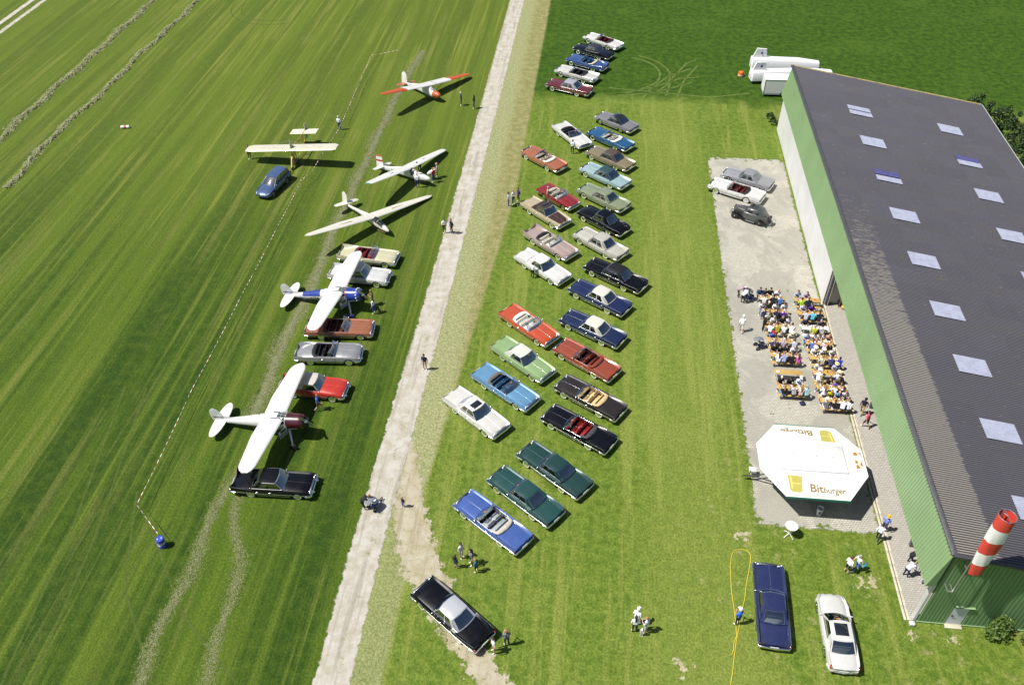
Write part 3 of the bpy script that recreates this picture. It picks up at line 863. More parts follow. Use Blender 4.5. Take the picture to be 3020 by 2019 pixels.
# profile tables, fraction of length from the nose: shoulder, deck centre, plan half-width factor
STY = {
 'blade': dict(zb=[(0, .76), (.05, .81), (.2, .845), (.4, .87), (.62, .885), (.8, .875), (.95, .83), (1, .80)],
               zd=[(0, .72), (.04, .78), (.12, .83), (.30, .875), (.40, .88), (.64, .87), (.78, .85), (.94, .775), (1, .74)],
               pw=[(0, .955), (.08, .985), (.3, 1), (.7, 1), (.92, .965), (1, .94)], fin=0.035, nose=dict(c=-0.06, e=-0.26), tail=dict(c=0.02, e=0.14), quad=True, peak=.045),
 'sixty': dict(zb=[(0, .75), (.05, .80), (.25, .84), (.45, .87), (.65, .88), (.85, .87), (.97, .84), (1, .82)],
               zd=[(0, .70), (.04, .78), (.12, .82), (.32, .855), (.42, .86), (.64, .85), (.80, .82), (.95, .755), (1, .72)],
               pw=[(0, .965), (.06, .99), (.3, 1), (.72, 1), (.95, .97), (1, .955)], fin=0.06, nose=dict(c=0.03, e=-0.22), tail=dict(c=-0.02, e=0.10), quad=True, peak=.04),
 'fin59': dict(zb=[(0, .78), (.05, .84), (.25, .86), (.45, .88), (.65, .87), (.85, .86), (1, .84)],
               zd=[(0, .70), (.04, .80), (.12, .86), (.32, .90), (.42, .90), (.62, .88), (.80, .83), (.95, .745), (1, .71)],
               pw=[(0, .965), (.06, .99), (.3, 1), (.7, 1), (.92, .95), (1, .90)], fin=0.24, nose=dict(c=-0.06, e=-0.14), tail=dict(c=0.26, e=0.30), quad=True, peak=.035),
 'fifty': dict(zb=[(0, .76), (.05, .85), (.15, .875), (.35, .89), (.5, .89), (.66, .90), (.8, .91), (.95, .88), (1, .80)],
               zd=[(0, .74), (.04, .86), (.12, .94), (.28, .99), (.38, 1.0), (.60, .97), (.74, .94), (.88, .84), (.96, .72), (1, .62)],
               pw=[(0, .90), (.05, .965), (.15, .99), (.4, .985), (.55, .985), (.7, 1), (.9, .955), (1, .86)], fin=0.07, nose=dict(c=-0.02, e=-0.08), tail=dict(c=0.18, e=0.12), quad=False, peak=.05),
 'modern': dict(zb=[(0, .60), (.04, .70), (.15, .80), (.35, .89), (.6, .93), (.85, .96), (.97, .93), (1, .86)],
               zd=[(0, .60), (.03, .72), (.12, .82), (.27, .93), (.33, .96), (.66, .98), (.78, 1.0), (.96, .96), (1, .86)],
               pw=[(0, .80), (.04, .92), (.15, .985), (.4, 1), (.7, 1), (.93, .95), (1, .86)], fin=0.0, nose=dict(c=0.10, e=0.04), tail=dict(c=-0.08, e=-0.03), quad=False, peak=.03),
 'eighty': dict(zb=[(0, .70), (.04, .78), (.2, .84), (.4, .88), (.62, .90), (.85, .90), (.97, .87), (1, .82)],
               zd=[(0, .68), (.03, .77), (.12, .83), (.30, .89), (.36, .90), (.66, .90), (.80, .89), (.96, .85), (1, .80)],
               pw=[(0, .93), (.05, .975), (.2, 1), (.7, 1), (.95, .965), (1, .94)], fin=0.0, nose=dict(c=0.03, e=0.0), tail=dict(c=-0.03, e=0.0), quad=True, peak=.02),
}

def cushion(mbx, c, d, b=0.06, rot=None):
    return mbx.rbox(c, d, b, rot)

def make_car(label, pos, head, L, sty, color, conv=False, roof=None, interior='2a2a2c', boot=None, doors=2, Wd=2.0, metal=0.15,
             cab=None, roofz=1.40, skirt=True, ww=True, sunroof=False, placard=True, hood2=None, chromey=True, trim2=None, alloy=False,
             fin=None, glass_t=None, zs=1.0, name='car', group='classic cars on the grass', cat='car', ornament=False, vinyl=False, estate=False, halfroof=None, dagmar=False, hoodline=True):
    S = STY[sty]; hw = Wd / 2
    root = empty(name, (pos[0], pos[1], 0), R(head)); tag(root, label, cat, group)
    body_m = paint(color, metal); CH = chrome()
    xn = L / 2
    finh = S['fin'] if fin is None else fin
    cab = cab or ((0.345, 0.72) if conv else (0.335, 0.735))
    uc0, uc1 = cab                                     # windscreen base, rear end of the cabin
    uf, ur = 0.165, 0.755                              # axles
    rw = 0.355 if not alloy else 0.34
    RA = 0.415
    def zsh(u): return interp(u, S['zb']) * zs
    def zdk(u): return interp(u, S['zd']) * zs
    def half(u): return hw * interp(u, S['pw'])
    def finz(u): return finh * max(0.0, (u - 0.70) / 0.30) ** 1.3
    us = set([0.0, 0.012, 0.03, 0.06, 0.10, 0.28, 0.46, 0.55, 0.64, 0.88, 0.93, 0.965, 0.988, 1.0])
    for ax in (uf, ur):
        for k in (-1, -.86, -.5, 0, .5, .86, 1):
            us.add(round(ax + k * RA / L, 5))
    ca, cb = uc0 + 0.02, uc1 - 0.02
    for c in (ca, cb):
        us.add(c - 0.0012); us.add(c + 0.0012)
    us = sorted(us)
    rings = []; inner = []
    for u in us:
        w = half(u); z5 = zsh(u) + finz(u); zd = zdk(u); incab = ca + 0.001 < u < cb - 0.001
        zb_ = 0.24; arch = None
        for ax, full in ((uf, True), (ur, not skirt)):
            dx = (u - ax) * L
            if abs(dx) <= RA + 1e-4:
                a = 0.335 + math.sqrt(max(0, RA * RA - dx * dx)) * (1.0 if full else 0.40)
                arch = max(0.25, a if full else min(a, 0.47))
        endf = min(1.0, u / 0.03, (1 - u) / 0.03); endf = max(0.0, endf)
        low = 0.24 + (1 - endf) * 0.14
        z1 = arch if arch else low
        z2 = max(0.36, z1 + 0.015) ; z3 = max(0.57 * zs, z2 + 0.03)
        r_ = (1 - endf)
        dn, dt = S['nose'], S['tail']
        fn = max(0.0, 1 - u / 0.12) ** 1.5; ft = max(0.0, 1 - (1 - u) / 0.12) ** 1.5
        def X(k):                                       # k 0 outside .. 1 centre
            dx = 0.0
            dx += fn * (dn['e'] * min(1, max(0, (k - .15) / .35)) + (dn['c'] - dn['e']) * max(0, (k - .5) / .5))
            dx += ft * (dt['e'] * min(1, max(0, (k - .15) / .35)) + (dt['c'] - dt['e']) * max(0, (k - .5) / .5))
            return xn - u * L + dx
        zin = min(z5, zsh(u)) - 0.012
        fl = 0.36
        deck_e = min(zsh(u) - 0.065, zd - 0.045) if sty != 'fifty' else min(zsh(u) - 0.02, zd - 0.10)
        if incab: deck_e = zsh(u) - 0.025
        pts = [(0.0, low + 0.02, 1.0), (0.88 * w, z1, 0.0), (0.965 * w, z2, 0.0), (1.0 * w, z3, 0.0), (0.985 * w, z5 - 0.055 - 0.3 * finz(u), 0.0), (0.955 * w - 0.35 * finz(u) * .2, z5, 0.05),
               (0.90 * w, zin, 0.15), (0.80 * w, deck_e, 0.32)]
        if incab:
            pts += [(0.785 * w, fl, 0.33), (0.40 * w, fl, 0.6), (0.0, fl + 0.03, 1.0)]
        else:
            pk = S['peak']
            pts += [(0.74 * w, deck_e + 0.3 * (zd - deck_e), 0.40), (0.42 * w, zd - pk * 0.55, 0.7), (0.0, zd, 1.0)]
        ring = []
        for y, z, k in pts:
            ring.append(V(X(k), y, z))
        full_ring = ring + [V(p.x, -p.y, p.z) for p in reversed(ring[1:-1])]
        rings.append(full_ring); inner.append(incab)
    n = len(rings[0]); nb = len(pts)
    bodyf, intf = [], []
    vs = [p for r_ in rings for p in r_]
    tub = set(range(7, nb - 1)) | set(range(nb - 1, n - 7))
    for i in range(len(rings) - 1):
        anyin = inner[i] or inner[i + 1]
        for j in range(n):
            k = (j + 1) % n
            f = (i * n + j, i * n + k, (i + 1) * n + k, (i + 1) * n + j)
            (intf if (anyin and j in tub) else bodyf).append(f)
    b = MB(); b.add(vs, bodyf)
    for e, ri in ((0, 0), (1, len(rings) - 1)):
        o = len(b.v); c = sum(rings[ri], Vector()) / n
        b.v.append((c.x + (-0.02 if e == 0 else 0.02), 0, c.z))
        for j in range(n):
            b.f.append((ri * n + j, ri * n + (j + 1) % n, o)); b.mi.append(0)
    body = b.build('body', body_m, root, sharp=32)
    it = MB().add(vs, intf)
    int_m = plain(interior, 0.6, var=0.08)
    it.build('interior', plain(tuple(c * 0.7 for c in c3(interior)), 0.8), root, sharp=32)
    MB().box((0, 0, 0.33), (L * 0.9, Wd * 0.74, 0.18)).build('underbody', DARK, root)
    # wheels
    ty, wl, hb = WH[(0.355, 0.2)] if not alloy else WH[(0.34, 0.22)]
    for ax in (uf, ur):
        for s in (-1, 1):
            yy = s * (half(ax) - 0.155)
            wo = inst('wheel', ty, RUB, root, (xn - ax * L, yy, rw), (0, 0, 0 if s > 0 else math.pi))
            if alloy:
                inst('rim', RIM, CH, wo)
            else:
                inst('hubcap', hb, CH, wo)
                if ww: inst('whitewall', wl, WWM, wo)
    # ---- bumpers, grille, lamps
    V0 = S['nose']; T0 = S['tail']
    def plan(e, off, zz, ends=0.30, cpull=0.0):
        out = []
        sg = 1 if e == 0 else -1
        u_end = ends / L
        for y, k in ((1.0, None), (.985, .6), (.93, .0), (.5, .0), (0, .0), (-.5, 0), (-.93, 0), (-.985, .6), (-1.0, None)):
            w = half(0.0 if e == 0 else 1.0)
            if k is None:
                out.append((sg * (xn - ends), y * (half(u_end if e == 0 else 1 - u_end) + 0.02), zz))
            else:
                bow = cpull * (1 - abs(y)) * sg
                out.append((sg * (xn + off - (0.10 if k else 0)) + bow, y * (w + 0.01), zz))
        return out
    bz = 0.475 * zs
    if chromey:
        MB().sweep(plan(0, 0.07, bz, 0.34, V0['c'] * .5 + .03), 0.12, 0.19).build('front_bumper', CH, root, sharp=60)
        MB().sweep(plan(1, 0.06, bz, 0.34, -T0['c'] * .2 + .04), 0.10, 0.17).build('rear_bumper', CH, root, sharp=60)
        gx = xn + min(V0['c'], 0) * 0.4 - 0.02
        gr = MB().rbox((gx, 0, 0.645 * zs), (0.10, hw * 1.08, 0.17), 0.02).build('grille', mat('grille', lambda k: G(k).set(Base_Color=(0.16, 0.16, 0.17), Metallic=0.9, Roughness=0.35).m), root)
        gb = MB()
        for k in range(2):
            gb.box((gx + 0.055, 0, 0.61 * zs + 0.07 * k), (0.015, hw * 1.06, 0.018))
        for k in range(9):
            gb.box((gx + 0.056, hw * 0.52 * (k - 4) / 4, 0.645 * zs), (0.012, 0.014, 0.16))
        gb.box((gx + 0.05, 0, 0.735 * zs), (0.03, hw * 1.1, 0.028))
        gb.build('grille_bars', CH, gr)
        if dagmar:
            for s in (-1, 1):
                MB().lathe([(0.11, -0.16), (0.11, 0.0), (0.085, 0.09), (0.03, 0.15), (0.002, 0.16)], 12, 'x', (xn + 0.10, s * 0.52, 0.50)).build('bumper_guard', CH, root)
        hl = ((0.86, 0.67) if S['quad'] else (0.80,))
        for s in (-1, 1):
            for k in hl:
                MB().lathe([(0.085, -0.05), (0.092, 0.01), (0.075, 0.03), (0.04, 0.045), (0.002, 0.05)], 12, 'x', (xn + 0.0 + (V0['e'] * .3 if k < .8 else 0), s * k * half(0), 0.655 * zs)).build('headlight', LENS, root)
            if finh > 0.12:
                MB().lathe([(0.05, 0.05), (0.05, -0.03), (0.03, -0.10), (0.002, -0.14)], 8, 'x', (-xn - 0.01, s * half(1.0) * 0.95, 0.74 * zs)).build('taillight', REDL, root)
            else:
                MB().rbox((-xn + 0.02, s * half(1.0) * 0.955, 0.70 * zs), (0.06, 0.07, 0.20), 0.015).build('taillight', REDL, root)
    else:
        MB().sweep(plan(0, 0.0, 0.45, 0.4, V0['c']), 0.10, 0.22).build('front_bumper', body_m, root, sharp=60)
        MB().sweep(plan(1, 0.0, 0.50, 0.4, -T0['c'] * -1), 0.10, 0.24).build('rear_bumper', body_m, root, sharp=60)
        MB().rbox((xn + 0.07, 0, 0.52), (0.05, 0.7, 0.16), 0.02).build('grille', DARK, root)
        for s in (-1, 1):
            MB().rbox((xn - 0.18, s * half(.02) * 0.86, 0.655), (0.36, 0.12, 0.09), 0.03, Matrix.Rotation(-s * 0.42, 3, 'Z')).build('headlight', plain((.30, .31, .33), .12, coat=1.0), root)
            MB().rbox((-xn + 0.10, s * half(1.0) * 0.97, 0.80), (0.20, 0.10, 0.24), 0.03).build('taillight', REDL, root)
    MB().box((-xn - 0.075 - (0.02 if chromey else -0.02), 0, 0.56 * zs), (0.02, 0.5, 0.11)).build('licence_plate', PLATE, root)
    # ---- side trim, sill trim, handles, mirrors
    if chromey:
        for s in (-1, 1):
            st = [(xn - u * L, s * (half(u) + 0.006), 0.575 * zs) for u in (0.03, 0.1, 0.25, 0.4, 0.55, 0.7, 0.85, 0.97)]
            MB().sweep(st, 0.022, 0.036 if trim2 is None else 0.07).build('side_trim', CH, root)
            st = [(xn - u * L, s * (half(u) * 0.955 + 0.012), 0.335) for u in (0.255, 0.4, 0.55, 0.66)]
            MB().sweep(st, 0.02, 0.05).build('sill_trim', CH, root)
            if finh > 0.03:
                st = [(xn - u * L, s * (0.955 * half(u)), zsh(u) + finz(u) + 0.004) for u in (0.72, 0.80, 0.88, 0.94, 0.995)]
                MB().sweep(st, 0.02, 0.02).build('fin_trim', CH, root)
    for s in (-1, 1):
        for k in range(1 if doors == 2 else 2):
            xx = xn - (0.555 + 0.0 * k if doors == 2 else (0.49, 0.655)[k]) * L
            MB().rbox((xx, s * (half(.5) * 0.992 + 0.012), 0.73 * zs), (0.17, 0.03, 0.03), 0.008).build('door_handle', CH, root)
        for k in (uc0 + 0.02,) + ((0.60,) if doors == 2 else (0.52, 0.69)):
            MB().sweep([(xn - k * L + 0.004, s * half(k) * 1.001, 0.60), (xn - k * L - 0.004, s * half(k) * 1.001, 0.60)], 0.006, 0.46).build('door_gap', DARK, root)
    mx = xn - (uc0 + 0.035) * L
    MB().rbox((mx, hw * 0.97, 0.99 * zs), (0.07, 0.14, 0.09), 0.02).box((mx, hw * 0.90, 0.93 * zs), (0.03, 0.06, 0.08)).build('wing_mirror', CH if chromey else body_m, root)
    if not chromey:
        MB().rbox((mx, -hw * 0.97, 0.99 * zs), (0.07, 0.14, 0.09), 0.02).box((mx, -hw * 0.90, 0.93 * zs), (0.03, 0.06, 0.08)).build('wing_mirror', body_m, root)
    # ---- bonnet line and second-colour bonnet
    if hoodline:
        hp = [(xn - u * L + (max(0.0, 1 - u / 0.12) ** 1.5) * V0['c'], 0, zdk(u) + 0.003) for u in (0.015, 0.05, 0.1, 0.18, 0.26, uc0 - 0.02)]
        MB().sweep(hp, 0.022, 0.014).build('bonnet_ridge', CH if chromey and ornament else paint(tuple(min(1, c * 1.5 + 0.04) for c in c3(color)), metal), body)
        for s in (-1, 1):
            hp = [(xn - u * L + (max(0.0, 1 - u / 0.12) ** 1.5) * (V0['e']), s * (0.775 - 0.14 * (0.3 - u)) * half(u), min(zsh(u) - 0.065, zdk(u) - 0.045) + 0.004) for u in (0.02, 0.06, 0.12, 0.2, uc0 - 0.03)]
            MB().sweep(hp, 0.012, 0.008).build('bonnet_gap', paint(tuple(c * 0.35 for c in c3(color)), 0), body)
        for u0, u1 in ((uc1 + 0.015, 0.985),):
            for s in (-1, 1):
                hp = [(xn - u * L + (max(0.0, 1 - (1 - u) / 0.12) ** 1.5) * T0['e'], s * 0.74 * half(u), min(zsh(u) - 0.065, zdk(u) - 0.045) + 0.3 * max(0, zdk(u) - min(zsh(u) - 0.065, zdk(u) - 0.045)) + 0.004) for u in (u0, (u0 + u1) / 2, 0.93, 0.965)]
                MB().sweep(hp, 0.012, 0.008).build('boot_gap', paint(tuple(c * 0.35 for c in c3(color)), 0), body)
    if hood2:
        rows = []
        for u in (0.02, 0.04, 0.08, 0.14, 0.2, 0.26, uc0 - 0.025):
            fnx = max(0.0, 1 - u / 0.12) ** 1.5; ws_ = 0.56 + 0.16 * (u / 0.3)
            rows.append([V(xn - u * L + fnx * (V0['e'] if abs(t) > .6 else V0['c']), t * ws_ * half(u), (zdk(u) - S['peak'] * 0.55 * abs(t) / .56 * ws_ * .9) + 0.008) for t in (-1, -.5, 0, .5, 1)])
        MB().loft(rows, closed=False).build('bonnet_panel', plain(hood2, 0.5), body, recalc=False)
    # ---- cabin
    gl = glass(glass_t or (0.70, 0.75, 0.77), refl=0.22)
    zb0 = zsh(uc0) - 0.01; zb1 = zsh(uc1) - 0.005
    yb = 0.80 * half(0.5)
    xw = xn - uc0 * L; xr = xn - uc1 * L
    wtop = xw - (0.52 if chromey else 0.85)
    bulge = 0.16 if chromey else 0.22
    yt = (0.66 if not conv else 0.70) * half(0.5)
    zt = (roofz if not conv else 1.34) * (1 if zs == 1 else zs)
    def front_patch(u, t):   # t -1..1 across, u 0 base 1 top
        xb_ = xw + bulge * (1 - t * t) - 0.06; xt_ = wtop + 0.10 * (1 - t * t)
        return V(xb_ + (xt_ - xb_) * u, t * (yb + (yt - yb) * u), zb0 + (zt - zb0) * u + 0.03 * math.sin(math.pi * u))
    TT = [-1 + 2 * k / 8 for k in range(9)]
    MB().loft([[front_patch(u, t) for t in TT] for u in (0, .5, 1)], closed=False).build('windscreen', gl, root, sharp=60)
    fr = MB().tube([front_patch(0, -1), front_patch(.5, -1.0), front_patch(1, -1), front_patch(1, -.5), front_patch(1, 0), front_patch(1, .5), front_patch(1, 1), front_patch(.5, 1), front_patch(0, 1)], 0.034, 6)
    fr.tube([front_patch(0, t) for t in TT], 0.022, 5)
    fr.build('windscreen_frame', CH if chromey else body_m, root)
    dz = zb0 - 0.06
    MB().rbox((xw - 0.16, 0, dz - 0.08), (0.34, yb * 1.9, 0.18), 0.05).build('dashboard', int_m, root)
    if placard:
        pq = front_patch(0.74, 0.06 + 0.16 * rng.random()) - V(0.03, 0, 0.0)
        MB().box(pq, (0.02, 0.17, 0.20), Matrix.Rotation(-0.75, 3, 'Y')).build('placard', ORANGE, root)
    stw = MB(); sc_ = V(xw - 0.50, 0.36, 0.83 * zs)
    pr = []
    for k in range(13):
        a = 2 * math.pi * k / 12; pr.append(sc_ + V(0.07 * math.sin(a), 0.19 * math.cos(a), 0.18 * math.sin(a)))
    stw.tube(pr, 0.013, 5).tube([sc_, sc_ + V(0.3, 0, -0.12)], 0.018, 5).build('steering_wheel', plain((0.25, 0.22, 0.2), 0.4) if conv else DARK, root)
    # seats
    seat_m = int_m
    xs_f = xw - 1.02; xs_r = xr + (0.52 if conv else 0.50)
    for nm, sx, wd in (('front_seat', xs_f, 1.42), ('rear_seat', xs_r, 1.36)):
        wd = wd * hw
        for s in (-1, 1) if nm == 'front_seat' else (0,):
            q = MB(); yy = s * wd * 0.255; w_ = wd * (0.49 if s else 1.0)
            cushion(q, (sx + 0.22, yy, 0.50), (0.56, w_, 0.20), 0.07)
            cushion(q, (sx - 0.08, yy, 0.72 + (0.0 if nm == 'front_seat' else -0.02)), (0.17, w_, 0.46), 0.07, Matrix.Rotation(-0.22, 3, 'Y'))
            q.build(nm, seat_m, root)
    if conv:
        bt = boot or interior
        bw = 0.74 * half(.65)
        up = [(xr + 0.62, bw, zb1 - 0.0), (xr + 0.36, bw * 0.985, zb1 + 0.02), (xr + 0.16, bw * 0.90, zb1 + 0.035), (xr + 0.09, bw * 0.5, zb1 + 0.05), (xr + 0.08, 0, zb1 + 0.055), (xr + 0.09, -bw * 0.5, zb1 + 0.05), (xr + 0.16, -bw * 0.90, zb1 + 0.035), (xr + 0.36, -bw * 0.985, zb1 + 0.02), (xr + 0.62, -bw, zb1)]
        MB().tube(up, [0.06, 0.10, 0.15, 0.19, 0.20, 0.19, 0.15, 0.10, 0.06], 10, flat=0.55, up=(0, 0, 1)).build('folded_top', plain(bt, 0.75, var=0.12), root, sharp=60)
        MB().sweep([(xr + 0.55, bw + .05, zb1 + .01), (xr + 0.05, bw * 0.98, zb1 + .012), (xr - 0.10, bw * 0.5, zb1 + .015), (xr - 0.115, 0, zb1 + .016), (xr - 0.10, -bw * 0.5, zb1 + .015), (xr + 0.05, -bw * 0.98, zb1 + .012), (xr + 0.55, -bw - .05, zb1 + .01)], 0.03, 0.02).build('cockpit_trim', CH, root)
        for s in (-1, 1):
            MB().sweep([(xw - 0.05, s * (yb + 0.03), zb0 + 0.005), (xr + 0.5, s * (yb + 0.03), zb1 + 0.012)], 0.035, 0.02).build('belt_trim', CH, root)
    else:
        rm = plain(tuple(c * (.70 if max(c3(roof)) > .5 else .8) for c in c3(roof)), 0.6, var=0.05) if vinyl else ((plain((.72, .72, .73), .32, .65) if roof == 'efefef' else paint(roof, metal)) if roof else body_m)
        rtop = xr + (0.62 if not estate else 0.22)
        crown = 0.055
        def sidep(s, u, side):     # s along 0..1 front->rear, u base->top
            xb_ = (xw - 0.06) + (xr - (xw - 0.06)) * s; xt_ = wtop + (rtop - wtop) * s
            zb_ = zb0 + (zb1 - zb0) * s
            return V(xb_ + (xt_ - xb_) * u, side * (yb + (yt - yb) * u + 0.03 * math.sin(math.pi * u)), zb_ + (zt - zb_) * u)
        def rear_patch(u, t):
            xb_ = xr - 0.10 * (1 - t * t); xt_ = rtop - 0.06 * (1 - t * t)
            return V(xb_ + (xt_ - xb_) * u, t * (yb + (yt - yb) * u), zb1 + (zt - zb1) * u + 0.03 * math.sin(math.pi * u))
        def rgrid(fa_, fb_, lift=0.0):
            rows = []
            for k in range(9):
                q = fa_ + (fb_ - fa_) * k / 8; row = []
                for t in TT:
                    xf = wtop + 0.10 * (1 - t * t); xe = rtop - 0.06 * (1 - t * t)
                    row.append(V(xf + (xe - xf) * q, t * (yt + 0.012), zt + lift + crown * (1 - t ** 4) * (1 - (2 * q - 1) ** 4 * 0.75) - 0.0))
                rows.append(row)
            return rows
        rp = MB()
        if halfroof: rp.loft(rgrid(0.0, 0.40), closed=False)
        else: rp.loft(rgrid(0, 1), closed=False)
        solid = rp
        c0 = 0.70 if doors == 2 and not estate else (0.80 if not estate else 0.93)
        if doors == 2 and sty in ('modern',): c0 = 0.66
        wins = [(0.04, 0.46), (0.50, c0)] if doors == 4 else [(0.04, c0)]
        if estate: wins = [(0.04, 0.36), (0.39, 0.66), (0.69, 0.92)]
        sol = [(0.0, 0.04)]
        for a, b_ in zip(wins, wins[1:]): sol.append((a[1], b_[0]))
        for side in (-1, 1):
            for a, b_ in sol:
                solid.loft([[sidep(q, u, side) for q in (a, b_)] for u in (0, .5, 1)], closed=False)
            if halfroof or vinyl:
                MB().loft([[sidep(q, u, side) for q in (wins[-1][1], (wins[-1][1] + 1) / 2, 1.0)] for u in (0, .5, 1)], closed=False).build('rear_pillar', rm, root, sharp=60)
            else:
                solid.loft([[sidep(q, u, side) for q in (wins[-1][1], (wins[-1][1] + 1) / 2, 1.0)] for u in (0, .5, 1)], closed=False)
        roofm = rm
        if halfroof:
            rp.build('roof', paint(halfroof, metal), root, sharp=60)
            q = MB().loft(rgrid(0.40, 1.0, 0.006), closed=False)
            q.build('vinyl_roof', rm, root, sharp=60)
        else:
            rp.build('roof', rm, root, sharp=60)
        for side in (-1, 1):
            for a, b_ in wins:
                MB().loft([[sidep(a + (b_ - a) * k / 3, 0.06 + 0.86 * u, side) * 1.0 - V(0, side * 0.012, 0) for k in range(4)] for u in (0, .5, 1)], closed=False).build('side_window', gl, root, sharp=60)
            ol = [sidep(0.03 + (wins[-1][1] - 0.03) * k / 5, 0.97, side) + V(0, side * 0.008, 0) for k in range(6)]
            if chromey: MB().tube(ol, 0.014, 5).build('window_trim', CH, root)
            if chromey: MB().tube([sidep(q, 0.03, side) + V(0, side * 0.01, 0) for q in (0.0, .25, .5, .75, 1.0)], 0.014, 5).build('belt_trim', CH, root)
        rwt = 0.80 if chromey else 0.9
        MB().loft([[rear_patch(u, t * rwt) + V(-0.004, 0, 0.004) for t in TT] for u in (.07, .5, .93)], closed=False).build('rear_window', gl, root, sharp=60)
        bk = MB()
        for lo, hi in ((-1, -rwt), (rwt, 1)):
            bk.loft([[rear_patch(u, lo + (hi - lo) * k / 2) for k in range(3)] for u in (0, .5, 1)], closed=False)
        for lo, hi in ((0, .08), (.92, 1)):
            bk.loft([[rear_patch(u, t) for t in TT] for u in (lo, hi)], closed=False)
        bk.build('rear_window_surround', rm, root, sharp=60)
        if chromey:
            MB().tube([rear_patch(.07, -rwt), rear_patch(.5, -rwt), rear_patch(.93, -rwt), rear_patch(.93, 0) + V(0, 0, .0), rear_patch(.93, rwt), rear_patch(.5, rwt), rear_patch(.07, rwt), rear_patch(.07, 0), rear_patch(.07, -rwt)], 0.013, 5).build('rear_window_trim', CH, root)
        MB().rbox((xr + 0.26, 0, zb1 - 0.05), (0.5, yb * 1.7, 0.05), 0.02).build('parcel_shelf', plain(tuple(0.5 * c + .28 for c in c3(interior)), 0.7), root)
        if sunroof:
            xm = wtop + (rtop - wtop) * (0.30 if sunroof is True else 0.44)
            ln = 0.55 if sunroof is True else sunroof
            MB().rbox((xm, 0, zt + crown + 0.0), (ln, yt * 1.25, 0.022), 0.008).build('sunroof', plain((0.012, 0.013, 0.018), 0.12, coat=1.0), root)
        if estate:
            for s in (-1, 1):
                MB().tube([(wtop - 0.1, s * yt * .96, zt + 0.03), (wtop - 0.2, s * yt * .97, zt + 0.075), (rtop + 0.2, s * yt * .97, zt + 0.075), (rtop + 0.1, s * yt * .96, zt + .03)], 0.018, 5).build('roof_rail', CH, root)
    return root

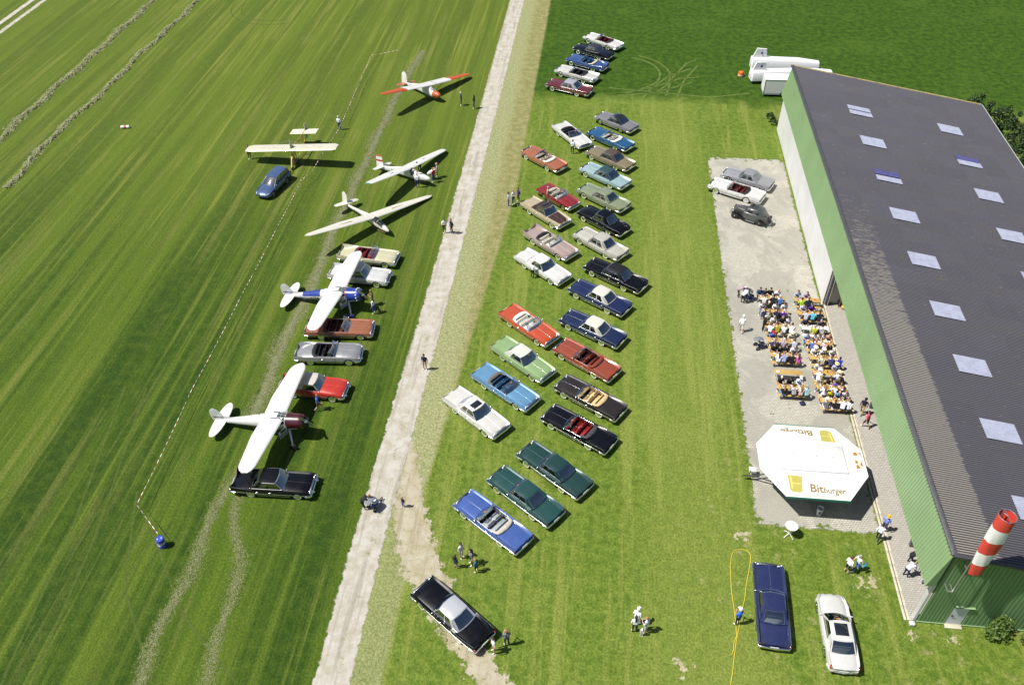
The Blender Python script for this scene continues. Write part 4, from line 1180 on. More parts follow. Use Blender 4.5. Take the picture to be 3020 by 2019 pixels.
BR = ()
CARS = [
 # label, pos, heading, length, style, colour, kwargs
 ('white sedan with open black sunroof beside the light blue convertible', (-7.79, 43.34), -39, 5.67, 'blade', 'dedcd6', dict(doors=4, sunroof=True, interior='8a8478', vinyl=True, roof='dedcd6', roofz=1.42)),
 ('light blue convertible with dark blue seats and pale folded top', (-5.84, 46.25), -36, 5.75, 'blade', '6698c0', dict(conv=True, interior='1d4260', boot='5d5b55')),
 ('dark brown convertible with beige interior and beige top cover', (0.91, 45.69), 147.5, 5.65, 'blade', '2f261f', dict(conv=True, interior='c4ab7c', boot='b79f74', ornament=True)),
 ('black convertible with red interior facing the road', (0.16, 42.37), 148.5, 5.68, 'sixty', '0a0a10', dict(conv=True, interior='7a1414', boot='37353a')),
 ('upper of two dark green sedans near the fork', (-1.41, 38.33), 142.4, 5.7, 'sixty', '1f443f', dict(doors=4, interior='56686a', roofz=1.40)),
 ('lower of two dark green sedans, beside the bright blue convertible', (-3.28, 35.81), 142.4, 5.7, 'sixty', '25504c', dict(doors=4, interior='8d8a78', roofz=1.40)),
 ('bright blue convertible with grey interior beside the dirt fork', (-5.31, 33.47), 143.5, 5.75, 'blade', '4866ae', dict(conv=True, interior='8b9195', boot='a9a49a', ornament=True)),
 ('black sedan with polished steel roof on the dirt track', (-6.98, 26.41), 142.8, 5.6, 'fin59', '08080c', dict(doors=4, roof='efefef', metal=0.0, interior='2b4654', roofz=1.42, fin=.16, dagmar=True, glass_t=(.25, .38, .44), hoodline=False)),
 ('grey sedan with sunroof and black rear roof, at the back of the right row', (2.48, 90.57), 143, 5.1, 'eighty', '86858a', dict(doors=4, roof='161618', halfroof='78777b', vinyl=True, sunroof=True, interior='4a4a4a', ww=False, placard=False)),
 ('teal blue convertible with white interior and white top cover', (1.84, 86.54), 141.5, 5.6, 'blade', '1c5c8a', dict(conv=True, interior='cfccc2', boot='e4e2dc')),
 ('white convertible with black interior, nose toward the man in white', (-2.60, 87.10), -54, 5.65, 'sixty', 'e2e1dc', dict(conv=True, interior='18181c', boot='15151a')),
 ('terracotta convertible with cream seats standing alone by the verge', (-5.40, 81.55), 139, 5.6, 'blade', 'b46a44', dict(conv=True, interior='c9bfae', boot='e0dccf', skirt=False)),
 ('tan sedan with brown vinyl roof in the right row', (1.88, 82.28), 143, 5.6, 'blade', '8f8160', dict(doors=4, roof='4d4038', vinyl=True, interior='3b332a', ww=True)),
 ('pale blue sedan with dark teal vinyl roof', (1.37, 78.56), 142.4, 5.68, 'blade', 'a0bcc0', dict(doors=4, roof='27454c', vinyl=True, interior='9aa3a3')),
 ('sage green sedan with matching green roof', (1.33, 74.29), 141.5, 5.65, 'sixty', '8f9a78', dict(doors=4, interior='8a8870', roofz=1.38)),
 ('red convertible of recent make with cream seats beside a man in tan', (-3.34, 74.08), -42, 4.75, 'eighty', '94201c', dict(conv=True, interior='bdb5a2', boot='a8a294', ww=False, Wd=1.88, alloy=False, skirt=False)),
 ('cream coupe with dark brown bonnet panel and brown half roof', (-4.44, 71.08), -43, 5.65, 'blade', 'c3b592', dict(doors=2, roof='3c2a24', vinyl=True, hood2='38231f', sunroof=0.42, interior='6a5a48', ornament=True)),
 ('black rounded early fifties sedan with chrome window trim', (1.40, 70.07), 140.5, 5.5, 'fifty', '08080b', dict(doors=4, roofz=1.55, interior='4b4640', metal=0.05)),
 ('dusty pink finned convertible with black folded top', (-3.61, 65.91), -40.5, 5.75, 'fin59', 'b7a199', dict(conv=True, interior='cfc9ba', boot='1a1a1c', skirt=False)),
 ('pale grey four-door hardtop with hooded headlights', (1.21, 66.19), 140.3, 5.55, 'fin59', 'c6c2b6', dict(doors=4, interior='55504a', fin=.10, roofz=1.45)),
 ('white coupe with a woman in black leggings at its door', (-4.09, 62.12), -40, 5.75, 'blade', 'e4e3df', dict(doors=2, roof='e2e1dc', vinyl=True, interior='a79f92', ornament=False)),
 ('long black sedan with a black vinyl roof in the right row', (2.69, 61.40), 147, 5.9, 'sixty', '07070a', dict(doors=4, roof='0c0c10', vinyl=True, interior='2c2c30', cab=(.32, .74), roofz=1.45)),
 ('dark blue coupe with white roof behind the black limousine', (1.33, 58.06), 146.5, 5.68, 'sixty', '1e2856', dict(doors=4, roof='d9d5c9', vinyl=True, interior='20264a')),
 ('dark blue sedan with white roof and opera windows, second of the pair', (0.86, 53.85), 149, 5.7, 'blade', '1c2a50', dict(doors=4, roof='dcd8cc', vinyl=True, interior='1d2440', ornament=True)),
 ('orange red convertible with white interior and white top cover', (-4.62, 53.81), -40.2, 5.65, 'blade', 'cc5226', dict(conv=True, interior='d5d2c8', boot='dcd9cf', ornament=True)),
 ('light green coupe with white roof and white interior', (-4.75, 49.55), -39.4, 5.72, 'blade', '96b67a', dict(doors=2, roof='d8d9d0', vinyl=True, interior='bfc1b4', ornament=True)),
 ('rust red convertible with red brown interior nose to nose with the orange one', (0.46, 49.96), 145, 5.62, 'blade', 'a04a2c', dict(conv=True, interior='5a1d12', boot='6e2b18', ornament=False)),
 ('white convertible with red interior, rearmost of the far group', (0.43, 113.57), 143, 5.75, 'blade', 'e4e3de', dict(conv=True, interior='64181a', boot='1a1416', skirt=False)),
 ('black sedan with grey roof in the far group', (-0.83, 110.14), 150, 5.5, 'eighty', '0b0a18', dict(doors=4, roof='2c2a38', vinyl=True, interior='33333a', ww=True)),
 ('blue finned convertible with beige top cover in the far group', (-1.54, 106.53), 150.5, 5.65, 'fin59', '34548e', dict(conv=True, interior='3a6488', boot='b3a993', fin=.14)),
 ('white convertible with black interior in the far group', (-2.70, 103.12), 152, 5.7, 'sixty', 'd9d7cf', dict(conv=True, interior='19191d', boot='131316')),
 ('dark red sedan with pale grey roof, nearest of the far group', (-3.50, 99.22), 157, 5.75, 'sixty', '6c1c1c', dict(doors=4, roof='b4b2ba', interior='5b4a4a', metal=.1)),
 ('silver grey sedan on the paving behind the white convertible', (16.45, 79.27), 154, 5.2, 'eighty', 'a2a2a6', dict(doors=4, roof='9c9ca2', interior='707070', ww=False, placard=False)),
 ('white convertible with dark red interior on the paving', (15.05, 76.84), 152.5, 5.65, 'blade', 'e8e7e4', dict(conv=True, interior='581516', boot='1c1416', skirt=False)),
 ('silver convertible with black interior between the two propeller planes', (-20.85, 48.80), 4, 5.4, 'fifty', 'b6b6b6', dict(conv=True, interior='17171b', boot='131317', metal=.5, dagmar=True)),
 ('red coupe with white roof half under the lower plane wing', (-21.04, 44.85), -3, 5.4, 'fifty', 'c4301a', dict(doors=2, roof='d5d0c4', interior='3b3b3b', roofz=1.48, dagmar=True, metal=.05)),
 ('black finned sedan under the wing tip of the lower plane', (-21.18, 35.20), 1.5, 5.7, 'fin59', '070709', dict(doors=4, interior='1f2b33', roofz=1.42, fin=.18, dagmar=True, glass_t=(.25, .34, .4))),
 ('cream convertible with dark red interior and sharp fins', (-20.63, 62.32), -5, 5.65, 'fin59', 'd6d1ac', dict(conv=True, interior='6b191c', boot='571a1c', skirt=False, fin=.2)),
 ('white sedan under the wing of the upper plane', (-20.78, 59.39), -5, 5.6, 'fin59', 'dcdcda', dict(doors=4, interior='5d6468', fin=.14, roofz=1.47, skirt=False, dagmar=True)),
 ('copper convertible under the wing tip of the upper plane', (-20.73, 51.93), 4, 5.7, 'sixty', 'a86848', dict(conv=True, interior='4e2315', boot='5d2f1e')),
 ('metallic blue estate car towing the bare wooden glider', (-33.64, 74.10), -103, 4.77, 'modern', '5c76a4', dict(doors=4, estate=True, cab=(.29, .955), Wd=1.83, roofz=1.47, chromey=False, alloy=True, skirt=False, metal=.5, interior='202024', placard=False, name='estate_car', group='modern cars', hoodline=False)),
 ('navy blue coupe with pointed bonnet in the foreground', (12.73, 28.92), 87, 5.62, 'sixty', '2a3260', dict(doors=2, interior='2c2f36', ww=False, skirt=True, roofz=1.36, ornament=True, cab=(.36, .76))),
 ('silver white modern coupe with large black sunroof in the foreground', (16.45, 27.41), 89.5, 4.95, 'modern', 'e2e1dd', dict(doors=2, cab=(.29, .82), Wd=1.9, roofz=1.42, chromey=False, alloy=True, skirt=False, metal=.15, interior='5c5850', sunroof=.80, name='coupe_car', group='modern cars', glass_t=(.42, .46, .44), hoodline=False)),
]
for c in CARS:
    make_car(c[0], c[1], c[2], c[3], c[4], c[5], **c[6])

# ------------------------------------------------ the 1930s saloon
def vintage(label, pos, head):
    root = empty('vintage_car', (pos[0], pos[1], 0), R(head)); tag(root, label, 'car', 'classic cars on the grass')
    GR = paint((0.085, 0.088, 0.085), 0.05); BK = paint((0.008, 0.008, 0.010), 0.0); CH = chrome(); gl = glass((0.12, 0.13, 0.13))
    def ring(x, w, z0, z1, rd=0.12, top=None):
        t = top or w * 0.9
        return [V(x, -w, z0), V(x, -w, z1 - rd), V(x, -t, z1 - rd * .3), V(x, -t * .6, z1), V(x, t * .6, z1), V(x, t, z1 - rd * .3), V(x, w, z1 - rd), V(x, w, z0)]
    hood = [ring(1.55, .24, .50, 1.12), ring(1.50, .28, .45, 1.16), ring(0.9, .40, .45, 1.19), ring(0.42, .55, .45, 1.21)]
    MB().loft(hood, True, True).build('bonnet', GR, root, sharp=50)
    MB().sweep([(1.5, 0, 1.17), (0.42, 0, 1.22)], 0.02, 0.015).build('bonnet_hinge', CH, root)
    for s in (-1, 1):
        q = MB()
        for k in range(9):
            q.box((0.6 + k * 0.09, s * (0.525 - k * 0.0165), 0.86), (0.02, 0.02, 0.22))
        q.build('bonnet_louvres', BK, root)
    body = [ring(0.42, .66, .42, 1.14, .1), ring(0.2, .72, .40, 1.15, .1), ring(-0.9, .76, .40, 1.15, .1), ring(-1.5, .66, .42, 1.10, .16), ring(-1.9, .46, .48, .92, .2), ring(-2.05, .34, .5, .66, .1)]
    MB().loft(body, True, True).build('body', GR, root, sharp=50)
    top = [ring(0.16, .60, 1.10, 1.56, .12, .5), ring(-0.1, .64, 1.10, 1.63, .12, .54), ring(-0.7, .66, 1.10, 1.64, .12, .56), ring(-1.2, .62, 1.08, 1.58, .16, .5), ring(-1.5, .54, 1.02, 1.36, .2, .42), ring(-1.68, .44, .95, 1.10, .1, .36)]
    MB().loft(top, True, True).build('cabin', GR, root, sharp=50)
    MB().rbox((-0.22, 0, 1.635), (0.42, 0.8, 0.03), 0.01).build('roof_opening', DARK, root)
    MB().rbox((-0.52, 0, 1.655), (0.30, 0.82, 0.03), 0.01).build('sliding_roof', paint((0.05, 0.052, 0.05)), root)
    MB().add([(0.25, -.5, 1.17), (0.25, .5, 1.17), (0.165, .46, 1.5), (0.165, -.46, 1.5)], [(0, 1, 2, 3)]).build('windscreen', gl, root)
    for s in (-1, 1):
        for x0, x1 in ((0.05, -0.42), (-0.5, -1.02)):
            MB().add([(x0, s * .655, 1.16), (x1, s * .675, 1.16), (x1, s * .635, 1.48), (x0 - .05, s * .62, 1.48)], [(0, 1, 2, 3)]).build('side_window', gl, root)
    MB().add([(-1.515, -.25, 1.16), (-1.515, .25, 1.16), (-1.37, .22, 1.38), (-1.37, -.22, 1.38)], [(0, 1, 2, 3)]).build('rear_window', gl, root)
    rg = MB().loft([[V(1.56, y, z) for y, z in ((-.22, .45), (-.24, 1.1), (-.15, 1.2), (.15, 1.2), (.24, 1.1), (.22, .45))], [V(1.62, y, z) for y, z in ((-.18, .48), (-.2, 1.06), (-.12, 1.15), (.12, 1.15), (.2, 1.06), (.18, .48))]], True, True)
    rg.build('radiator', CH, root)
    for s in (-1, 1):
        MB().lathe([(0.02, -0.12), (0.10, -0.06), (0.125, 0.05), (0.115, 0.08), (0.002, 0.10)], 12, 'x', (1.58, s * .38, .92)).build('headlight', CH, root)
        fw = []; 
        for a in range(0, 11):
            th = R(-15 + 17.5 * a); fw.append((1.28 - 0.50 * math.cos(math.pi - th), s * .60, .36 + .44 * math.sin(th)))
        fw = [(1.28 + 0.5 * math.cos(R(200 - 0)) * 0 + 0.52 * math.cos(R(5 + 16 * k)), s * .62, .36 + .42 * math.sin(R(5 + 16 * k))) for k in range(10)] + [(0.62, s * .64, .50), (0.40, s * .66, .36), (0.1, s * .68, .29)]
        MB().sweep(fw, 0.30, 0.05).build('front_wing', BK, root, sharp=60)
        MB().rbox((-0.35, s * .70, .29), (1.0, .26, .05), .015).build('running_board', plain((0.12, 0.125, 0.12), .5), root)
        rf = [(-0.78, s * .70, .32)] + [(-1.28 + 0.48 * math.cos(R(170 - 0)) * 0 + 0.48 * math.cos(R(10 + 15 * k)) , s * .66, .36 + .43 * math.sin(R(10 + 15 * k))) for k in range(11)] + [(-1.85, s * .6, .36), (-1.98, s * .58, .30)]
        MB().sweep(rf, 0.30, 0.05).build('rear_wing', BK, root, sharp=60)
        for x in (1.28, -1.28):
            wo = inst('wheel', WH[(0.37, 0.16)][0], RUB, root, (x, s * .64, .37), (0, 0, 0 if s > 0 else math.pi))
            inst('hubcap', WH[(0.37, 0.16)][2], plain((.02, .02, .02), .3), wo)
            MB().lathe([(0.06, .09), (.05, .12), (.002, .125)], 10, 'y').build('hub_nut', CH, wo)
        MB().rbox((-0.44, s * .765, .98), (.14, .03, .03), .01).build('door_handle', CH, root)
        MB().rbox((-2.0, s * .52, .62), (.06, .06, .08), .015).build('taillight', REDL, root)
    sp = inst('spare_wheel', WH[(0.37, 0.16)][0], RUB, root, (-2.10, 0, .74), (0, -0.12, R(90)))
    inst('hubcap', WH[(0.37, 0.16)][2], plain((.02, .02, .02), .3), sp)
    MB().sweep([(1.86, -.62, .46), (1.9, 0, .46), (1.86, .62, .46)], .05, .07).build('front_bumper', CH, root)
    MB().sweep([(-2.28, -.6, .44), (-2.32, 0, .44), (-2.28, .6, .44)], .05, .07).build('rear_bumper', CH, root)
    [MB().rbox((q, 0, .62), (.5, 1.1, .2), .05).build('seat', plain('9a8760', .7), root) for q in (.1, -.9)]
    MB().box((-2.2, .0, .5), (.02, .42, .11)).build('licence_plate', DARK, root)
    return root
vintage('grey and black nineteen-thirties saloon with spare wheel on the paving', (15.93, 72.47), 153)
# ================================================================ AIRCRAFT
class Fus:
    """fuselage surface: stations (x, zc, ry, rz, exponent)"""
    def __init__(s, st): s.st = st
    def sec(s, x):
        st = s.st
        if x >= st[0][0]: return st[0][1:]
        for a, b in zip(st, st[1:]):
            if x >= b[0]:
                t = (a[0] - x) / (a[0] - b[0]); t = t
                return tuple(p + (q - p) * t for p, q in zip(a[1:], b[1:]))
        return st[-1][1:]
    def pt(s, x, th, off=0.0):
        zc, ry, rz, n = s.sec(x)
        c, q = math.cos(th), math.sin(th)
        e = 2.0 / n
        y = (ry + off) * math.copysign(abs(c) ** e, c); z = (rz + off) * math.copysign(abs(q) ** e, q)
        return V(x, y, zc + z)
    def skin(s, x0, x1, th0=0.0, th1=360.0, off=0.0, nx=12, nt=20, cap=False):
        xs = sorted(set([x0 + (x1 - x0) * k / nx for k in range(nx + 1)] + [a[0] for a in s.st if min(x0, x1) < a[0] < max(x0, x1)]), reverse=x0 > x1)
        full = abs(th1 - th0) >= 360
        m = nt if full else nt + 1
        rings = [[s.pt(x, R(th0 + (th1 - th0) * k / nt), off) for k in range(m)] for x in xs]
        return MB().loft(rings, full, cap)

def wing_half(side, y0, y1, chord, xle, z0, dih, thick=0.13, n=8, round_tip=True, tip_from=0.88):
    """wing panel between spans y0..y1; chord(y), xle(y) give plan; side +1/-1"""
    rings = []
    prof = [(0, 0), (.02, .35), (.08, .72), (.2, .98), (.35, 1.0), (.6, .72), (.85, .30), (1, .02), (.85, -.12), (.5, -.28), (.2, -.36), (.05, -.28)]
    for k in range(n + 1):
        y = y0 + (y1 - y0) * k / n
        c = chord(y); x = xle(y)
        tk = thick * c * 0.62
        rings.append([V(x - p * c, side * y, z0 + dih * y + q * tk) for p, q in prof])
    return MB().loft(rings, True, True)

def cessna(label, pos, head, body_hex, band_hex, letters, nose2, spats, banks):
    root = empty('propeller_plane', (pos[0], pos[1], 0.0), rot=None)
    root.rotation_euler = (R(1.0), R(-10.0), R(head)); root.location.z = -0.08; root.rotation_mode = 'XYZ'
    tag(root, label, 'airplane', 'high-wing propeller planes')
    WP = paint('e4e4e2', 0.0); BC = paint(band_hex, 0.05); CH = chrome()
    F = Fus([(2.05, 1.52, .40, .40, 2), (1.95, 1.52, .53, .53, 2), (1.75, 1.52, .58, .58, 2), (1.25, 1.52, .60, .60, 2), (0.95, 1.52, .62, .63, 2.1), (0.45, 1.55, .64, .66, 2.3), (-0.3, 1.57, .62, .66, 2.4), (-1.2, 1.55, .54, .58, 2.2), (-2.6, 1.52, .38, .42, 2), (-4.2, 1.50, .22, .25, 2), (-5.4, 1.50, .09, .12, 2), (-5.55, 1.50, .03, .05, 2)])
    F.skin(1.0, -5.55, nx=18, cap=True).build('fuselage', WP, root, sharp=50)
    cw = F.skin(2.05, 1.0, off=0.005, nx=6).build('engine_cowling', BC, root, sharp=50)
    MB().lathe([(.40, 2.06), (.36, 2.10), (.30, 2.04), (.12, 1.98), (.002, 1.98)], 20, 'x', (0, 0, 1.52)).build('cowl_opening', DARK, cw)
    for k in range(9):
        a = R(-20 + 27.5 * k)
        if body_hex == 'bumps':
            MB().lathe([(.085, 0), (.07, .03), (.03, .05), (.002, .055)], 8, 'z').build('rocker_bump', WP, cw)
            b = cw.children[-1]; p = F.pt(1.75, a, 0.0); b.location = p; b.rotation_euler = (a - R(90), 0, 0)
    MB().lathe([(.17, 2.05), (.16, 2.16), (.10, 2.28), (.002, 2.33)], 14, 'x', (0, 0, 1.52)).build('spinner', CH, root)
    for s in (-1, 1):
        q = MB(); rings = []
        ax = Matrix.Rotation(R(28), 3, 'X')
        for t, w, tw in ((.10, .06, .9), (.3, .10, .7), (.6, .12, .5), (.9, .10, .35), (1.15, .03, .3)):
            c_, s_ = math.cos(tw), math.sin(tw)
            rings.append([ax @ V(2.20 + s_ * w * u * .5 + (.02 if abs(u) < .5 else 0), w * u * c_, s * t) + V(0, 0, 1.52) for u in (-1, -.4, .4, 1)])
        q.loft(rings, False).loft([[p - V(.018, 0, 0) for p in r_] for r_ in rings], False).build('propeller_blade', plain((.42, .42, .44), .3, .8), root, recalc=False)
    # top band along the cabin roof and rear deck
    F.skin(1.0, 0.78, -12, 192, 0.008, 3, 16).build('cowl_panel', BC, root, sharp=50)
    if nose2 == 'blue':
        F.skin(-1.75, -3.6, 20, 160, 0.006, 6, 12).build('deck_panel', BC, root, sharp=50)
        st = paint('a23a1a'); F.skin(0.80, 0.74, 15, 165, 0.012, 1, 12).build('edge_stripe', st, root)
    for sd in (0, 1):
        for t0, t1, xx0, xx1 in ((-32, -24, 1.7, -4.9), (-14, -10, 1.4, -4.9)):
            a0, a1 = (t0, t1) if sd == 0 else (180 - t1, 180 - t0)
            F.skin(xx0, xx1, a0, a1, 0.007, 14, 2).build('side_stripe', BC, root)
        F.skin(1.62, 0.9, *((-30, -14) if sd == 0 else (194, 210)), 0.012, 4, 4).build('cowl_flash', WP, root)
    # glazing: windscreen, skylight and side windows
    gl = glass((.20, .25, .25)); 
    wind = F.skin(0.74, 0.10, 22, 158, 0.016, 5, 14).build('windscreen', gl, root, sharp=60)
    for a in (22, 48, 72, 90, 108, 132, 158):
        MB().tube([F.pt(x, R(a), .022) for x in (0.74, .58, .42, .26, .10)], .013, 5).build('window_bar', WP, wind)
    MB().tube([F.pt(.42, R(22 + 136 * k / 12), .024) for k in range(13)], .012, 5).build('window_bar', WP, wind)
    MB().rbox((-.10, 0, 2.165), (.55, .80, .04), .01).build('roof_window', glass((.25, .28, .42), 'roof_glass'), root)
    for k in range(4):
        MB().box((-.10, -.38 + .253 * k, 2.186), (.58, .04, .02)).build('window_bar', WP, root)
    for s in (-1, 1):
        for x0, x1 in ((0.34, -0.28), (-0.36, -0.98)):
            a = (8, 26) if s > 0 else (154, 172)
            F.skin(x0, x1, *a, 0.012, 3, 4).build('side_window', gl, root)
        # open cabin door
    dm = MB().rbox((0, 0, 0), (.78, .04, .86), .03)
    d = dm.build('cabin_door', WP, root); d.location = (0.62, -.98, 1.30); d.rotation_euler = (R(14), 0, R(62))
    for zz_ in (-.30, -.18, -.05):
        MB().box((0, -.026, zz_), (.76, .012, .06)).build('door_stripe', BC, d)
    MB().box((0.04, -.024, .24), (.5, .012, .28)).build('door_window', gl, d)
    # wing
    ch = lambda y: (1.80 if y < 2.0 else 1.80 - (y - 2.0) * .155) * (1 if y < 4.75 else max(.10, math.sqrt(max(0, 1 - ((y - 4.75) / .80) ** 2))))
    def xl(y):
        c0 = (1.80 if y < 2.0 else 1.80 - (y - 2.0) * .155); c1 = ch(y)
        return .62 - (y * .035) - (c0 - c1) * .42
    for s in (-1, 1):
        w = wing_half(s, 0.0, 5.5, ch, xl, 2.02, .035, .135, 26).build('wing', skin_paint('e4e4e2', .46), root, sharp=60)
        al = MB().box((xl(3.9) - ch(3.9) * .80, s * 3.9, 2.02 + .035 * 3.9 + .055), (.012, 2.0, .01)).box((xl(2.9) - ch(2.9) * .9, s * 2.9, 2.02 + .035 * 2.9 + .04), (.34, .012, .01)).build('aileron_gap', plain((.35, .35, .36), .6), w)
        for k in range(3):
            MB().box((xl(1) - .45 - .07 * k, s * 1.15, 2.02 + .035 * 1.15 + .152), (.03, .05, .012)).build('fuel_cap', plain((.25, .25, .25), .5), w)
    MB().lathe([(.05, 0), (.03, .02), (.001, .021)], 8, 'z', (-1.55, .12, 2.10)).build('air_vent', DARK, root)
    MB().tube([(-.9, .0, 2.2), (-1.1, 0, 2.62)], .008, 4).build('aerial', DARK, root)
    # tail surfaces
    for s in (-1, 1):
        c2 = lambda y: 1.05 * math.sqrt(max(.02, 1 - (y / 1.78) ** 2.6)); x2 = lambda y: -4.45 - (1.05 - c2(y)) * .55
        wing_half(s, 0.02, 1.75, c2, x2, 1.58, .0, .07, 14).build('tailplane', skin_paint('e4e4e2', .2), root, sharp=60)
    fr_ = []
    for k in range(13):
        t = k / 12; z = 1.55 + 1.28 * t; c = (1.15 * math.sqrt(max(.015, 1 - t ** 2.6))); x = -4.55 - (1.15 - c) * .45 - t * .1
        tk = .05 * c + .004
        fr_.append([V(x, 0, z), V(x - .3 * c, tk, z), V(x - .75 * c, tk * .6, z), V(x - c, 0, z), V(x - .75 * c, -tk * .6, z), V(x - .3 * c, -tk, z)])
    fin = MB().loft(fr_, True, True).build('fin', WP, root, sharp=60)
    MB().loft([[V(-3.6, 0, 1.74), V(-3.6, .02, 1.70), V(-3.6, -.02, 1.70)], [V(-4.8, 0, 2.1), V(-4.8, .035, 1.66), V(-4.8, -.035, 1.66)]], True, True).build('dorsal_fin', WP, root)
    for s in (-1, 1):
        MB().box((-5.05, s * .066, 1.92), (.9, .006, .09), Matrix.Rotation(R(8), 3, 'Y')).build('fin_stripe', BC, fin)
        for k in range(6):
            MB().box((-5.38, s * .035, 1.68 + .17 * k), (.5 - .04 * k, .006, .012)).build('rudder_rib', plain((.6, .6, .6), .6), fin)
    # registration on the sides
    if letters:
        me = text_mesh(letters, .46, .008, 1.0)
        for s in (-1, 1):
            t = obj('registration', me.copy(), plain((.02, .02, .03), .5), root)
            t.rotation_euler = (R(76), 0, 0) if s < 0 else (R(76), 0, R(180))
            t.location = (-2.75, -.515, 1.36) if s < 0 else (-1.35, .515, 1.36)
    # undercarriage
    for s in (-1, 1):
        MB().tube([(.75, s * .35, 1.05), (.95, s * .85, .55), (1.12, s * 1.28, .19)], [.085, .07, .05], 8, flat=.45).build('gear_leg', WP, root)
        wo = inst('wheel', WH[(0.355, 0.2)][0], RUB, root, (1.15, s * 1.36, .17), (0, 0, 0), (.82, .9, .82))
        inst('hubcap', WH[(0.355, 0.2)][2], WP if not spats else BC, wo)
        if spats:
            MB().lathe([(.002, -.52), (.10, -.46), (.145, -.2), (.15, .05), (.11, .28), (.002, .38)], 12, 'x', (1.1, s * 1.36, .26)).build('wheel_spat', BC if s < 0 else WP, root)
    tw = inst('tail_wheel', WH[(0.37, 0.16)][0], RUB, root, (-5.05, 0, 1.10), (0, 0, 0), (.34, .4, .34))
    MB().tube([(-4.9, 0, 1.42), (-5.05, 0, 1.12)], .03, 6).build('tail_strut', CH, root)
    return root
p1 = cessna('white propeller plane with dark red engine cowling and open door', (-21.92, 40.30), -4.9, '', '4a0a16', 'N4469C'[:0], 'red', False, 2)
p2 = cessna('white and blue propeller plane with red windscreen stripe', (-21.14, 55.34), -6.9, 'bumps', '1d3f9e', 'N34', 'blue', True, 2)

